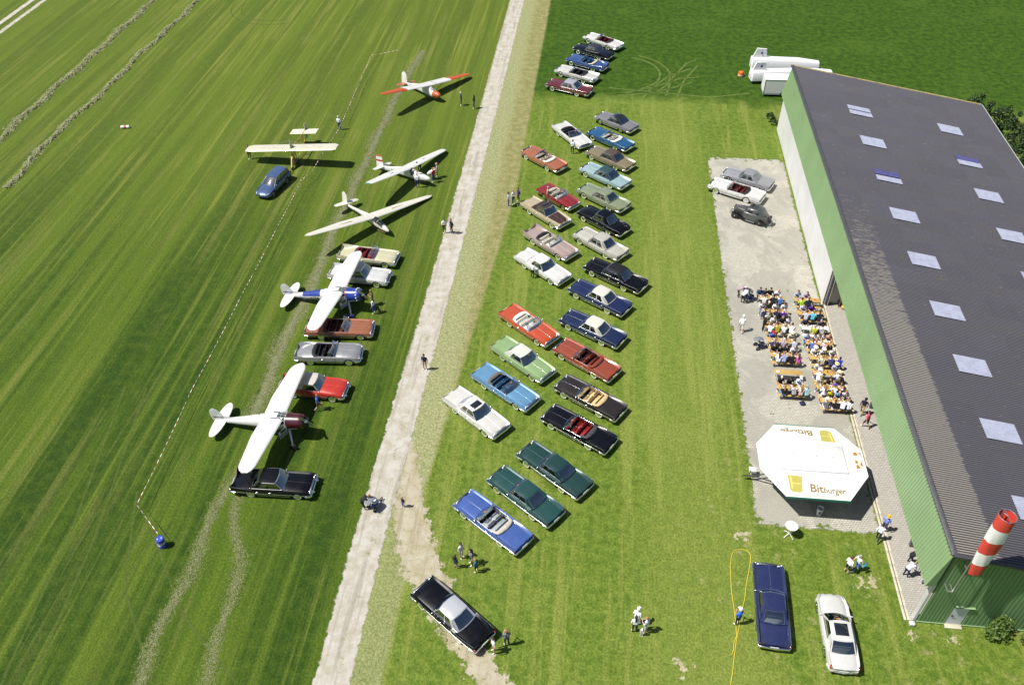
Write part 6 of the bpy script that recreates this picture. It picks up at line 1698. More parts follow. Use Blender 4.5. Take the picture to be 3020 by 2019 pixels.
STAND = [
 ('stand', -38.28, 79.75, -60, '55585c', '202430', 'b', None, 'person in grey shirt holding the wing tip of the wooden training glider', dict(shoes='ffffff')),
 ('stand', -29.88, 87.12, 80, 'd8dbe6', '24406e', 'w', None, 'white haired person in white shirt standing beside the barrier tape', {}),
 ('stand', -16.47, 94.35, 190, '23304e', '14161e', 'w', None, 'white haired person in navy jacket looking at the orange sailplane', dict(sleeves=True)),
 ('long', -14.80, 93.69, 170, '14141a', '33507c', 'k', None, 'dark haired person in black top and jeans at the road edge', {}),
 ('stand', -19.09, 76.41, 60, '2b3850', '1f2c44', 'r', None, 'person in dark blue clothes at the cockpit of the green-tipped sailplane', dict(sleeves=True)),
 ('stand', -18.35, 75.42, 95, 'e4e4e8', '20365e', 'g', None, 'person in white shirt and jeans in front of the green-tipped sailplane', {}),
 ('stand', -16.83, 76.60, 150, 'a01838', '24406e', 'l', None, 'person in red shirt beside the lifted cockpit hood', {}),
 ('phone', -16.59, 77.64, 190, '8f9298', 'a8a290', '0', None, 'bald person in grey shirt holding the lifted cockpit hood', {}),
 ('bend', -18.75, 78.55, 250, '1f2126', '3a3d46', 'k', None, 'person in black leaning into the open glider cockpit', {}),
 ('phone', -14.19, 67.44, -60, 'e8e8ec', '1c2844', 'k', None, 'person in white shirt and navy trousers on the gravel road', {}),
 ('stand', -13.43, 67.39, 230, '1b2338', '15161c', 'b', None, 'person in navy shirt and black trousers on the gravel road', {}),
 ('long', -18.38, 54.75, 160, 'e2e2e6', '264a86', 'b', None, 'person in white top and jeans near the blue propeller', {}),
 ('phone', -18.75, 55.9, 200, '6b5038', '8a7a62', 'l', None, 'person in brown top touching the blue propeller', {}),
 ('walk', -20.12, 42.92, 15, '2f62b8', '6e5a3a', 'l', None, 'person in blue shirt and brown shorts walking beside the red coupe', dict(short=True)),
 ('stand', -12.64, 48.15, -100, '1b2236', 'a08a68', 'k', None, 'person in dark shirt and shorts at the road edge, middle of the road', dict(short=True)),
 ('bend', -14.35, 34.05, 20, '1a1a22', '14141a', 'l', None, 'person in black bending over the stroller on the road', {}),
 ('stand', -11.70, 34.44, -120, '16161c', '2f5ca8', 'l', None, 'small child in black shirt and blue trousers on the fork', dict(scale=.66)),
 ('long', -7.31, 29.98, 60, '1c2036', '2c3f6a', 'b', None, 'girl in navy top and skirt at the left of the family group', dict(scale=.82, short=True)),
 ('stand', -7.07, 30.79, -30, 'c9c9cc', 'e6e6e6', 'k', None, 'dark haired person in white shorts at the back of the family group', dict(scale=.95, short=True)),
 ('long', -6.31, 30.32, 200, '6d7078', '23242c', 'k', None, 'dark haired person in grey shirt in the middle of the family group', {}),
 ('stand', -5.92, 29.80, 150, '3f6a78', '202228', 'l', None, 'boy in teal shirt at the right of the family group', dict(scale=.85, short=True)),
 ('phone', -3.41, 24.94, 110, '2c3242#a9b0bb', '1c2740', 'l', None, 'person in plaid shirt behind the black car with steel roof', {}),
 ('stand', -4.14, 24.42, 200, 'e0ddd6', 'b08a78', 'b', None, 'person in white blouse behind the black car with steel roof', dict(short=True)),
 ('stand', 4.40, 27.1, 60, 'ececee', 'e6e6e6', 'w', 'cap:e8e8e8', 'person in white shirt and white cap in the group on the open grass', {}),
 ('long', 4.29, 26.57, 90, 'dfe1e8', '16181e', 'k', None, 'dark haired person in white top and black shorts on the open grass', dict(short=False)),
 ('phone', 4.98, 26.6, 150, 'e4e6ee#3a4a9a', 'c9cdd6', 'l', None, 'person in white dress with blue print holding a toddler by the hand', dict(short=True)),
 ('stand', 4.72, 26.35, -100, 'c9c6bc', 'c2c0b8', 'l', 'cap:d6d3c6', 'toddler in pale clothes and hat on the open grass', dict(scale=.5)),
 ('phone', 10.60, 27.67, 120, '3d72cc', '14161c', 'w', 'cap:ececec', 'person in blue shirt and white cap standing on the yellow hose', dict(short=False)),
 ('stand', 17.96, 32.05, 30, 'ececf0', '17203a', 'r', None, 'person in white top and navy trousers left of the pair below the bar table', dict(short=True)),
 ('walk', 18.61, 32.27, 200, 'e0dcda', '3f64b0', 'g', None, 'grey haired person in white top and jeans with a blue bag', {}),
 ('walk', 20.47, 34.73, 60, 'd6d9e2', '1a2442', 'k', None, 'dark haired person in white blouse stepping over the door track', dict(sleeves=True)),
 ('stand', 21.03, 35.57, 230, '7f92d4', '3a4a80', 'g', 'cap:d8a51c', 'person in light blue shirt and yellow cap on the door track', {}),
 ('walk', 21.75, 44.98, 120, 'd05a70', '1c2138', 'b', None, 'person in pink shirt and dark shorts walking along the hangar', dict(short=True)),
 ('walk', 21.75, 46.42, -120, '161b2e', 'a58f5f', 'b', 'cap:1a1c24', 'person in navy pullover and khaki trousers walking along the hangar', dict(sleeves=True, shoes='2a2a2a')),
 ('walk', 13.47, 55.17, 80, 'efeff1', 'dcdce0', 'w', 'cap:f2f2f2', 'person all in white with white hat walking across the paving', dict(short=True)),
 ('bend', 13.75, 59.75, -10, '9a8590', '2c2a2e', 'w', None, 'person in mauve shirt bending down at the edge of the paving', dict(sleeves=True)),
 ('bend', 14.04, 59.11, 30, 'd6d8ee', '15161e', 'b', None, 'person in pale blue blouse bending beside the one in mauve', dict(sleeves=True)),
 ('stand', -8.37, 72.62, 10, '8fa6cc', '2c5490', 'k', None, 'person in light blue shirt and jeans, left of three on the verge', {}),
 ('phone', -7.93, 73.12, -40, 'dcd8da', '34466a', 'l', None, 'blond person in white top, middle of three on the verge', {}),
 ('stand', -7.40, 73.56, 220, '3a1c78', '1c2438', 'k', None, 'person in purple shirt, right of three on the verge', dict(short=True)),
 ('phone', -2.35, 83.84, 90, 'dfe2ee', '1b2a4e', 'b', None, 'person in white shirt photographing the white convertible', {}),
 ('stand', -4.44, 74.03, 0, 'b5a27c', 'ab9a78', 'g', None, 'person in tan clothes beside the red convertible', {}),
 ('stand', -4.89, 61.05, 60, 'd8dae4', '14141a', 'b', None, 'person in white top and black leggings at the door of the white coupe', {}),
 ('bend', 21.75, 32.15, 30, 'dcdce6#30365c', '19204a', 'l', None, 'person in patterned blouse and navy skirt at the hangar corner', dict(sleeves=False)),
 ('bend', 22.25, 33.15, 10, '15151b', '1a1c26', 'k', None, 'person in black leaning over the table inside the hangar corner', {}),
 ('stand', 22.66, 33.75, -60, '27523f', '1e2026', 'g', None, 'person in green shirt at the table inside the hangar corner', {}),
 ('walk', 22.75, 31.9, 40, '3a4a78', '24407a', 'b', None, 'person in jeans half hidden under the green fascia', {}),
]
for k, x, y, h, sh, tr, hr, hat, lab, kw in STAND:
    person(k, x, y, h, sh, tr, hr, hat, lab, 'visitors standing and walking', **kw)

# ------------------------------------------------ beer tables and the people at them
TABT = plain((.43, .275, .09), .45, var=.2); TABW = plain((.70, .70, .68), .5, var=.03); LEGM = plain((.03, .04, .035), .4)
PLT = plain((.78, .78, .76), .35)
def plank_set(root, n, w, L, z, m, tk=.028):
    for k in range(n):
        MB().rbox((0, (k - (n - 1) / 2) * w / n, z - tk / 2 + rng.uniform(-.001, .001)), (L, w / n - .006, tk), .006).build('plank', m, root)
def beer_table(x, y, m, label):
    t = empty('beer_table', (x, y, 0.012), R(rng.uniform(-.8, .8))); tag(t, label, 'table', 'folding beer tables on the paving')
    plank_set(t, 4, .52, 2.22, .77, m)
    for s in (-1, 1):
        for q in (-1, 1):
            MB().tube([(s * .80, q * .20, .74), (s * .86, q * .22, .0)], .016, 6).build('leg', LEGM, t)
        MB().tube([(s * .82, -.2, .55), (s * .82, .2, .55)], .014, 6).tube([(s * .83, -.2, .45), (s * .45, 0, .73)], .012, 5).build('leg_brace', LEGM, t)
    return t
def beer_bench(x, y, m, label):
    t = empty('beer_bench', (x, y, 0.012), R(rng.uniform(-1.2, 1.2))); tag(t, label, 'bench', 'folding beer benches on the paving')
    plank_set(t, 2, .25, 2.22, .47, m)
    for s in (-1, 1):
        for q in (-1, 1):
            MB().tube([(s * .80, q * .08, .45), (s * .84, q * .13, .0)], .014, 6).build('leg', LEGM, t)
        MB().tube([(s * .82, -.1, .25), (s * .82, .1, .25)], .012, 5).build('leg_brace', LEGM, t)
    return t
def colour_word(h):
    import colorsys
    if '/' in h: return 'striped'
    if '#' in h: return 'checked'
    r_, g_, b_ = (int(h[i:i + 2], 16) / 255 for i in (0, 2, 4))
    hh, ll, ss = colorsys.rgb_to_hls(r_, g_, b_); hh *= 360
    if ll < .17: return 'black' if ss < .35 or ll < .10 else 'dark navy'
    if ll > .80 : return 'white'
    if ss < .16: return 'light grey' if ll > .6 else 'grey'
    for a, w in ((18, 'red'), (42, 'brown' if ll < .5 else 'beige'), (75, 'yellow'), (165, 'green'), (200, 'turquoise'), (262, 'blue' if ll < .55 else 'pale blue'), (300, 'purple'), (345, 'pink'), (361, 'red')):
        if hh < a: return w if not (w == 'red' and ll > .6) else 'pink'
ORD = ['first', 'second', 'third', 'fourth', 'fifth', 'sixth', 'seventh', 'eighth']
# per table: (x centre, y, white?, benches, far people, near people); person = (fraction, shirt, trousers, hair, hat)
LT = [
 (16.42, 59.10, 0, 'fn', [(.05, '23426e', '1c2230', 'k', 0), (.26, '3a2c28', '1c2230', 'b', 0, 'L'), (.47, '17181f', '1c2230', 'k', 0, 'L'), (.78, 'e0e2ee', '23304e', '0', 0)],
                      [(.17, 'dcdad2', '23304e', 'r', 0), (.52, '14151a', '1c2230', 'k', 0), (.80, '4a74b4', '23304e', 'g', 0)]),
 (16.46, 57.24, 0, 'fn', [(.02, 'c8c9d2', '4a78b8', 'g', 0), (.28, '34352e', '23304e', 'w', 0), (.57, 'e4e2e2', '1c2230', 'b', 0), (.88, 'd8d8e0', '1c1a30', 'b', 0)],
                      [(.09, '1e2440', '23304e', 'b', 0), (.24, 'b8b09c', '8c8470', 'l', 0, 'L'), (.52, '1c1c3a', '23304e', 'b', 0), (.80, '4a1c8c', '1c2230', 'w', 0)]),
 (16.48, 55.34, 0, 'fn', [(.35, 'dfe0ea', '23304e', 'g', 0), (.68, '14151c', '1c2230', 'l', 0, 'L'), (.92, 'dadde6', '23304e', 'k', 0)],
                      [(.17, 'dfe2ee', '23304e', 'r', 0), (.45, '9c9420', '5a5a2a', 'b', 0), (.69, 'e2e2e2', '23304e', 'g', 0), (.97, 'd6d6d6', '23304e', 'r', 0)]),
 (16.50, 53.46, 0, 'fn', [(.17, '5068c8', '23304e', 'r', 'cap:b8161e'), (.50, 'b0a89c', '23304e', 'l', 0, 'L'), (.90, 'd4cdbc', '8c8470', 'w', 'hat:dedacb')],
                      [(.22, '3a4264', '23304e', 'l', 0), (.53, '9a8f98#b6aeb4', '23304e', 'w', 0), (.95, 'a9a9bc#c6c6d4', '3a4264', 'b', 0)]),
 (16.54, 51.74, 0, 'fn', [(.11, '16171e', '1c2230', 'r', 0), (.36, '1e2c28', '1c2230', 'b', 0), (.60, '1a1c34', '23304e', 'r', 0), (.87, 'e2e2ea', '23304e', 'g', 0)],
                      [(.25, 'e4e4f0', '8c8470', 'b', 0, 'L'), (.44, '9096bc', '4a4a6a', 'l', 0), (.73, '121214', '1c2230', 'k', 0), (.97, 'b85a9c', 'c07a6a', 'r', 0, 'L')]),
 (16.58, 49.74, 0, '', [], []),
 (16.60, 48.05, 0, 'fn', [(.14, '131318', '1c2230', 'w', 0), (.47, '15161c', '1c2230', 'k', 'cap:15161c'), (.80, 'd6daec', '23304e', 'w', 'cap:e4e4ea')],
                      [(.20, '121318', '6a8ec0', 'l', 0, 'L'), (.55, 'dcd8dc/2a2436', '1c2230', 'r', 0), (.79, 'bfa8a4#d2c2be', '5a4a4a', 'l', 0, 'L'), (1.0, '8fb2b8', '3a4a5a', 'g', 0)]),
]
RT = [
 (19.52, 59.05, 0, 'fn', [(.13, '9aa8c6', '23304e', 'r', 0), (.49, 'a79cc0#5c4a8c', '23304e', 'b', 0)], [(.22, 'a6cc1e', '1c2230', 'b', 0), (.50, '191c30', '1c2230', 'l', 0)]),
 (19.55, 57.24, 0, 'fn', [(.19, 'c0c6e4', '23304e', 'b', 0), (.53, '4a228c', '1c1838', 'k', 0)], [(.25, 'b2acc8#c6c2d4', '3a3a5a', 'r', 0), (.51, '5ab0c6', '23304e', 'l', 0), (.77, '171a34', '1c2230', 'b', 0)]),
 (19.56, 55.34, 1, 'fn', [(.14, '26284a', '1c2230', 'g', 0), (.74, '4a4c58', '2a2c34', 'g', 0)], [(.42, 'b0b82c', '8c9098', 'g', 0), (.71, 'e0e0e4/16162e', '1c2230', 'k', 0)]),
 (19.60, 53.50, 0, 'fn', [(.05, '9fb2dc', '3a5aa0', 'r', 0), (.33, 'e4e2de', '23304e', 'b', 0), (.50, 'cfcac4', '23304e', 'b', 0, 'L'), (.68, 'cfc6b8', '8c8470', 'b', 0, 'L'), (.90, 'b88a70', '6a4a3a', 'l', 0)],
                      [(.20, '5a68a0', '23304e', 'r', 0), (.64, 'cfb0b4', '3a3a5a', 'w', 'hat:ddd2b0')]),
 (19.62, 51.68, 0, 'fn', [(.20, 'e6e4e0', '23304e', 'w', 'hat:e4e2da'), (.48, 'e6e4e0', '23304e', 'w', 'hat:e4e2da'), (.86, 'd4d2d6', '23304e', 'w', 'cap:cfcbbb')],
                      [(.42, 'c2bba6', '8c8470', 'l', 0), (.74, '39406a', '23304e', 'r', 0), (1.04, '2036b8', '1c2230', 'k', 0)]),
 (19.64, 49.90, 0, 'fn', [(.20, 'd8d4d2', '23304e', 'r', 0, 'L'), (.84, 'a9b0cc', '23304e', 'w', 'hat:d9cfa4')], [(.14, 'e2e2ee', '26309a', 'w', 'hat:e6e4dc'), (.84, 'd6dae6', '1c2230', 'w', 'hat:ded6b4')]),
 (19.66, 48.30, 0, 'fn', [(.14, 'cfccc6', '8c8470', 'w', 'cap:8a8a5a'), (.45, '15161e', '1c2230', 'b', 0), (.80, '4a4640#8a8478', '1c2230', 'b', 0, 'L')], [(.22, 'dedee8', '23304e', 'l', 0, 'L'), (.55, 'e2e2ea', '23304e', 'l', 'cap:4a3aa0'), (.88, '17171b', '1c2230', 'b', 0, 'L')]),
 (19.70, 46.86, 0, 'fn', [(.14, 'dfe2f0', '23304e', 'b', 0), (.40, 'b0aa1c', '23304e', 'l', 0), (.65, '6a8ab8', '1c2230', '0', 0), (.88, 'c6bcc0#dcd4d6', '23304e', 'l', 0)],
                      [(.16, '62626c', 'cfcac4', 'w', 'hat:ddd8c4'), (.45, '15151c', 'cfc6d8', 'r', 0), (.72, 'dfe2ee', '23304e', 'k', 0), (.95, 'd9dcea', '23304e', 'k', 0)]),
]
for side, TT_ in (('left', LT), ('right', RT)):
    for i, (x, y, wt, bn, far, near) in enumerate(TT_):
        m = TABW if wt else TABT; o_ = ORD[i]
        beer_table(x, y, m, ('white' if wt else 'orange wood') + ' beer table, %s from the hangar door end in the %s column' % (o_, side) if not (side == 'left' and i == 5) else 'empty orange wood beer table with one plate, left column')
        for b_, dy in (('f', .60), ('n', -.60)):
            if b_ in bn:
                beer_bench(x + (.04 if b_ == 'n' else -.02), y + dy, m, '%s beer bench on the %s side of the %s table, %s column' % ('white' if wt else 'wooden', 'far' if b_ == 'f' else 'near', o_, side))
        for lst, dy, hd, nm in ((far, .60, -90, 'far'), (near, -.60, 90, 'near')):
            for j, p in enumerate(lst):
                fr_, sh, tr, hr, hat = p[:5]
                kd = 'sitlong' if len(p) > 5 else ('lean' if (i + j) % 2 else 'sit')
                px = x - 1.08 + 2.16 * fr_
                sz = rng.uniform(1.0, 1.1)
                cnm = {'e': 'white', 'd': 'white'}
                person(kd, px, y + dy * 1.06, hd + rng.uniform(-14, 14), sh, tr, hr, hat or None,
                       'seated person in %s, %s from left, %s bench, %s table from back, %s column' % (colour_word(sh), ORD[j], nm, o_, side), 'visitors seated at the beer tables', scale=sz, z=.0, sleeves=rng.random() < .35)
        # plates, bottles and glasses
        npl = max(1, len(far) + len(near)) if (far or near) else 1
        for j in range(npl):
            fx = (far + near)[j][0] if (far or near) else .12
            isf = j < len(far)
            pl = MB().lathe([(.002, .008), (.09, .006), (.125, .020), (.12, .012), (.09, 0.0), (.002, 0.0)], 14).build('plate', PLT)
            pl.location = (x - 1.06 + 2.12 * min(.97, max(.04, fx)) + rng.uniform(-.08, .08), y + (.13 if isf else -.13) * (1 if far or near else 0) + rng.uniform(-.03, .03), .785)
            tag(pl, 'white plate on the %s table of the %s column' % (o_, side), 'plate', 'plates on the %s table of the %s column' % (o_, side))
        if far or near:
            for j in range(4):
                dk = j % 2
                c_ = MB().lathe([(.002, 0), (.034, 0), (.036, .10), (.033, .13), (.030, .13), (.030, .02), (.002, .02)] if not dk else [(.002, 0), (.033, 0), (.033, .13), (.014, .18), (.013, .24), (.002, .24)], 10).build('glass' if not dk else 'bottle', plain((.45, .32, .05), .15, coat=1) if not dk else plain((.03, .015, .008), .15, coat=1))
                c_.location = (x - .95 + 1.9 * rng.random(), y + rng.uniform(-.10, .10), .785)
                tag(c_, ('beer glass' if not dk else 'dark bottle') + ' on the %s table of the %s column' % (o_, side), 'glass' if not dk else 'bottle', 'drinks on the %s table of the %s column' % (o_, side))
# the one standing at the left end of the third table, the lounging one by the first
person('phone', 15.32, 55.45, 0, '15161c', '17181e', 'w', None, 'person in black standing at the left end of the third table, left column', 'visitors standing and walking')
# ================================================================ YARD AND SMALL THINGS
# ---- beer stand on a trailer with folding octagonal roof
stand = empty('beer_stand', (16.35, 39.1, 0)); tag(stand, 'white octagonal beer stand trailer with printed roof flaps and green valances', 'beer stand')
def LS(x, y, z): return (x - 16.35, y - 39.1, z)
ROOFW = mat('stand_roof', lambda k: (lambda g: (g.set(Base_Color=g.mix(g.sm(g.noise(g.pos(), 1.4, 5.0, .7), .45, .75), (.74, .74, .74), (.60, .60, .60)), Roughness=.45), g.m)[1])(G(k)))
GRN = plain((.02, .16, .12), .45); GOLD = plain((.36, .25, .08), .5)
zt, zo = 2.88, 2.50
bx0, bx1, by0, by1 = 14.18, 18.50, 37.92, 40.30
ox0, ox1, oy0, oy1 = 12.74, 19.98, 35.92, 42.36
ey0, ey1 = 38.13, 40.42
def slab(pts, name, m=ROOFW, tk=.05):
    a = [Vector(LS(*p)) for p in pts]; b = [p - V(0, 0, tk) for p in a]; n = len(a)
    return MB().add(a + b, [tuple(range(n)), tuple(reversed(range(n, 2 * n)))] + [(i, (i + 1) % n, n + (i + 1) % n, n + i) for i in range(n)]).build(name, m, stand, sharp=20)
MB().rbox(LS((bx0 + bx1) / 2, (by0 + by1) / 2, zt + .02), (bx1 - bx0, by1 - by0, .10), .015).build('roof_top', mat('stand_top', lambda k: (lambda g: (g.set(Base_Color=g.mix(g.sm(g.noise(g.pos(), 2.2, 5.0, .7), .4, .7), (.64, .64, .645), (.54, .54, .55)), Roughness=.5), g.m)[1])(G(k))), stand)
MB().rbox(LS((bx0 + bx1) / 2, by0 - .02, zt - .02), (bx1 - bx0, .05, .12), .01).rbox(LS(bx1 + .02, (by0 + by1) / 2, zt - .02), (.05, by1 - by0, .10), .01).build('roof_edge', plain((.40, .41, .42), .5), stand)
for hx, hy in ((15.1, 39.4), (16.6, 39.2), (17.7, 39.2)):
    MB().rbox(LS(hx, hy, zt + .09), (.12, .06, .04), .01).build('roof_latch', plain((.3, .3, .3), .5), stand)
zi = zt - .02
flap_f = slab([(bx0, by0 - .02, zi), (14.2, oy0, zo), (18.38, oy0, zo), (bx1, by0 - .02, zi)], 'roof_flap')
flap_b = slab([(bx1, by1 + .02, zi), (18.42, oy1, zo), (14.22, oy1, zo), (bx0, by1 + .02, zi)], 'roof_flap')
flap_l = slab([(bx0 - .02, by1, zi), (ox0, ey1, zo), (ox0, ey0, zo), (bx0 - .02, by0, zi)], 'roof_flap')
flap_r = slab([(bx1 + .05, by0, zi), (ox1, ey0, zo), (ox1, ey1, zo), (bx1 + .05, by1, zi)], 'roof_flap')
for a, b, c in (((bx0, by0, zi - .01), (ox0, ey0, zo - .01), (14.2, oy0, zo - .01)), ((bx1, by0, zi - .01), (18.38, oy0, zo - .01), (ox1, ey0, zo - .01)), ((bx1, by1, zi - .01), (ox1, ey1, zo - .01), (18.42, oy1, zo - .01)), ((bx0, by1, zi - .01), (14.22, oy1, zo - .01), (ox0, ey1, zo - .01))):
    slab([a, b, c], 'corner_tarpaulin', plain((.70, .70, .70), .7, var=.03), .02)
    m0 = Vector(a); 
    for t in (.35, .65):
        p = Vector(b).lerp(Vector(c), t); 
        MB().tube([Vector(LS(*a)).lerp(Vector(LS(*p)), .08) + V(0, 0, .012), Vector(LS(*a)).lerp(Vector(LS(*p)), .97) + V(0, 0, .012)], .012, 5).build('tarpaulin_fold', plain((.62, .62, .62), .7), stand)
MB().box(LS(16.29, oy0 - .02, zo - .09), (4.2, .035, .20)).build('valance', GRN, stand)
MB().box(LS(16.32, oy1 + .02, zo - .06), (4.2, .035, .20)).build('valance', GRN, stand)
# printing on the flaps
class Plane:
    def __init__(s, o, u, v):
        s.o = Vector(o); s.u = Vector(u).normalized(); v = Vector(v); s.v = (v - s.u * v.dot(s.u)).normalized(); s.n = s.u.cross(s.v)
        if s.n.z < 0: s.n = -s.n
    def p(s, a, b, h=.006): return s.o + s.u * a + s.v * b + s.n * h
    def poly(s, name, pts, m, parent, h=.006):
        a = [s.p(x, y, h) for x, y in pts]
        me = bpy.data.meshes.new(name); me.from_pydata([tuple(q) for q in a], [], [tuple(range(len(a)))])
        return obj(name, me, m, parent)
    def text(s, body, size, x, y, m, parent, bold=0.0, shear=1.0, h=.008, sx=1.0):
        me = text_mesh(body, size, bold, 1.0)
        for v in me.vertices:
            v.co = s.p(x + v.co.x * sx, y + v.co.y * shear, h)
        return obj('lettering', me, m, parent)
BEER = mat('beer_print', lambda k: (lambda g: (g.set(Base_Color=g.mix(g.noise(g.pos(), 5.0, 2.0, .5), (.42, .385, .10), (.34, .29, .06)), Roughness=.5), g.m)[1])(G(k)))
FOAM = plain((.66, .64, .58), .6); PALE = plain((.60, .56, .46), .6)
def printed(pl, parent):
    gold = plain((.215, .15, .055), .5)
    # glass
    gx = .22
    pl.poly('glass_print', [(gx, 1.62), (gx + .10, .50), (gx + .26, .36), (gx + .72, .34), (gx + .90, .46), (gx + .98, 1.60)], BEER, parent)
    pl.poly('glass_print', [(gx - .01, 1.82), (gx, 1.62), (gx + .98, 1.60), (gx + .99, 1.80)], FOAM, parent, .007)
    pl.poly('glass_print', [(gx + .05, .32), (gx + .30, .22), (gx + .75, .20), (gx + 1.08, .30), (gx + .95, .36), (gx + .7, .30), (gx + .3, .32), (gx + .12, .38)], PALE, parent, .007)
    pl.poly('glass_print', [(gx + .22, .62), (gx + .30, .60), (gx + .26, 1.50), (gx + .14, 1.52)], plain((.66, .52, .12), .5), parent, .0075)
    me = pl.text('Bitburger', .20, gx + .16, .98, plain((.62, .50, .16), .5), parent, .006, 1.0, .009, .95)
    # name
    pl.text('Bit', .86, 1.62, .46, gold, parent, .022, 1.0, .008, .92)
    pl.text('burger', .62, 2.52, .46, gold, parent, .016, 1.0, .008, .86)
    c_ = [(2.72 + .13 * math.cos(2 * math.pi * k / 16), 1.27 + .13 * math.sin(2 * math.pi * k / 16)) for k in range(16)]
    pl.poly('seal_print', c_, plain((.58, .47, .30), .6), parent)
    c_ = [(2.72 + .09 * math.cos(2 * math.pi * k / 16), 1.27 + .09 * math.sin(2 * math.pi * k / 16)) for k in range(16)]
    pl.poly('seal_print', c_, plain((.66, .60, .50), .6), parent, .008)
    pl.text('Bitte ein Bit', .15, 2.98, 1.20, plain((.38, .38, .40), .6), parent, 0.0, 1.0, .008, .72)
    pl.poly('gold_line', [(.0, .10), (4.18, .10), (4.18, .145), (.0, .145)], GOLD, parent)
printed(Plane(LS(14.2, oy0, zo), (1, 0, 0), (0, by0 - oy0, zi - zo)), flap_f)
printed(Plane(LS(18.42, oy1, zo), (-1, 0, 0), (0, by1 - oy1, zi - zo)), flap_b)
pl = Plane(LS(ox0, ey1, zo), (0, -1, 0), (bx0 - ox0, 0, zi - zo))
pl.text('Bitte ein Bit', .44, .18, .55, plain((.50, .51, .53), .6), flap_l, 0.0, 1.0, .008, .78)
pl.poly('underline_print', [(.3, .42), (1.9, .40), (1.9, .43), (.3, .445)], plain((.50, .51, .53), .6), flap_l)
pl.text('frisch vom Fass', .12, 1.35, 1.12, plain((.2, .2, .2), .6), flap_l, .0, 1.0, .008, .6) if False else None
pl = Plane(LS(ox1, ey0, zo), (0, 1, 0), (bx1 - ox1, 0, zi - zo))
AMB = plain((.42, .20, .03), .5); DKB = plain((.05, .035, .025), .5)
for (bx_, by_), rot in (((.55, .75), 40), ((1.1, .85), -8), ((1.75, .75), 20)):
    def tr(q):
        a = R(rot); q = (q[0] * 1.5, q[1] * 1.25); return (bx_ + q[0] * math.cos(a) - q[1] * math.sin(a), by_ + q[0] * math.sin(a) + q[1] * math.cos(a))
    pl.poly('bottle_print', [tr(q) for q in ((-.09, -.5), (.09, -.5), (.1, -.05), (.035, .2), (.03, .5), (-.03, .5), (-.035, .2), (-.1, -.05))], AMB, flap_r)
    pl.poly('bottle_print', [tr(q) for q in ((-.085, -.40), (.085, -.40), (.09, -.25), (-.09, -.25))], FOAM, flap_r, .008)
    pl.poly('bottle_print', [tr(q) for q in ((-.034, .36), (.034, .36), (.032, .5), (-.032, .5))], DKB, flap_r, .008)
pl.text('Bit', .30, 1.2, .12, plain((.35, .36, .38), .6), flap_r, .004, 1.0, .008, .8)
# trailer body, counter, wheel, drawbar
MB().rbox(LS(16.35, 39.1, 1.55), (4.0, 2.1, 2.4), .04).build('trailer_body', plain((.02, .10, .08), .5), stand)
MB().rbox(LS(16.35, 37.85, 1.12), (4.1, .45, .06), .02).rbox(LS(16.35, 40.35, 1.12), (4.1, .45, .06), .02).build('counter', plain((.35, .2, .07), .5), stand)
for s in (-1, 1):
    wo = inst('wheel', WH[(0.355, 0.2)][0], RUB, stand, LS(15.6, 39.1 + s * 1.12, .34), (0, 0, 0 if s > 0 else math.pi), (.95, 1, .95)); inst('hubcap', WH[(0.355, 0.2)][2], plain((.5, .5, .5), .4), wo)
MB().tube([LS(14.4, 38.6, .5), LS(12.9, 39.05, .48), LS(12.0, 39.12, .48)], .05, 6).tube([LS(14.4, 39.6, .5), LS(12.9, 39.15, .48), LS(12.0, 39.1, .48)], .05, 6).build('drawbar', plain((.06, .06, .06), .5), stand)
MB().tube([LS(12.5, 39.25, .48), LS(12.5, 39.25, .95)], .03, 6).lathe([(.11, -.03), (.12, 0), (.11, .03)], 10, 'y', LS(12.5, 39.25, .12)).build('jockey_wheel', RUB, stand)
MB().rbox(LS(12.75, 39.6, .55), (.5, .42, .3), .04).build('drawbar_box', plain((.62, .62, .62), .5), stand)
for q in ((14.25, 36.0), (18.3, 36.0), (14.25, 42.25), (18.35, 42.25)):
    MB().tube([LS(q[0], q[1] + (.25 if q[1] < 39 else -.25), zo - .02), LS(q[0] * .985 + .25, q[1] + (1.9 if q[1] < 39 else -1.9), 1.9)], .02, 5).build('flap_strut', plain((.5, .5, .5), .4, .8), stand)
bn = empty('waste_bin', (16.98, 36.55, .012)); tag(bn, 'white cylindrical bin under the front valance of the beer stand', 'bin')
MB().lathe([(.002, .01), (.17, .01), (.21, .62), (.225, .63), (.215, .66), (.19, .64), (.15, .05), (.002, .05)], 18).build('bin_body', plain((.68, .68, .67), .5), bn)
for k in range(3):
    MB().box((-.03, -.203 + .008 * (2 - k) * 0, .26 + .11 * k), (.16, .035, .045)).build('bin_slot', DARK, bn)
# ---- high bar table
bt = empty('bar_table', (14.68, 34.6, 0)); tag(bt, 'white round bar table with cross foot on the grass edge', 'table')
WPL = plain((.74, .74, .74), .4)
MB().lathe([(.002, 1.10), (.40, 1.10), (.415, 1.09), (.40, 1.07), (.002, 1.065)], 28).build('table_top', WPL, bt)
MB().tube([(0, 0, .08), (0, 0, 1.07)], .035, 8).tube([(.05, 0, .2), (.10, .02, 1.06)], .018, 6).tube([(-.05, 0, .2), (-.10, -.02, 1.06)], .018, 6).build('column', WPL, bt)
for k in range(4):
    a = R(35 + 90 * k)
    MB().tube([(.04 * math.cos(a), .04 * math.sin(a), .24), (.22 * math.cos(a), .22 * math.sin(a), .16), (.42 * math.cos(a), .42 * math.sin(a), .03)], .022, 6).build('foot', WPL, bt)
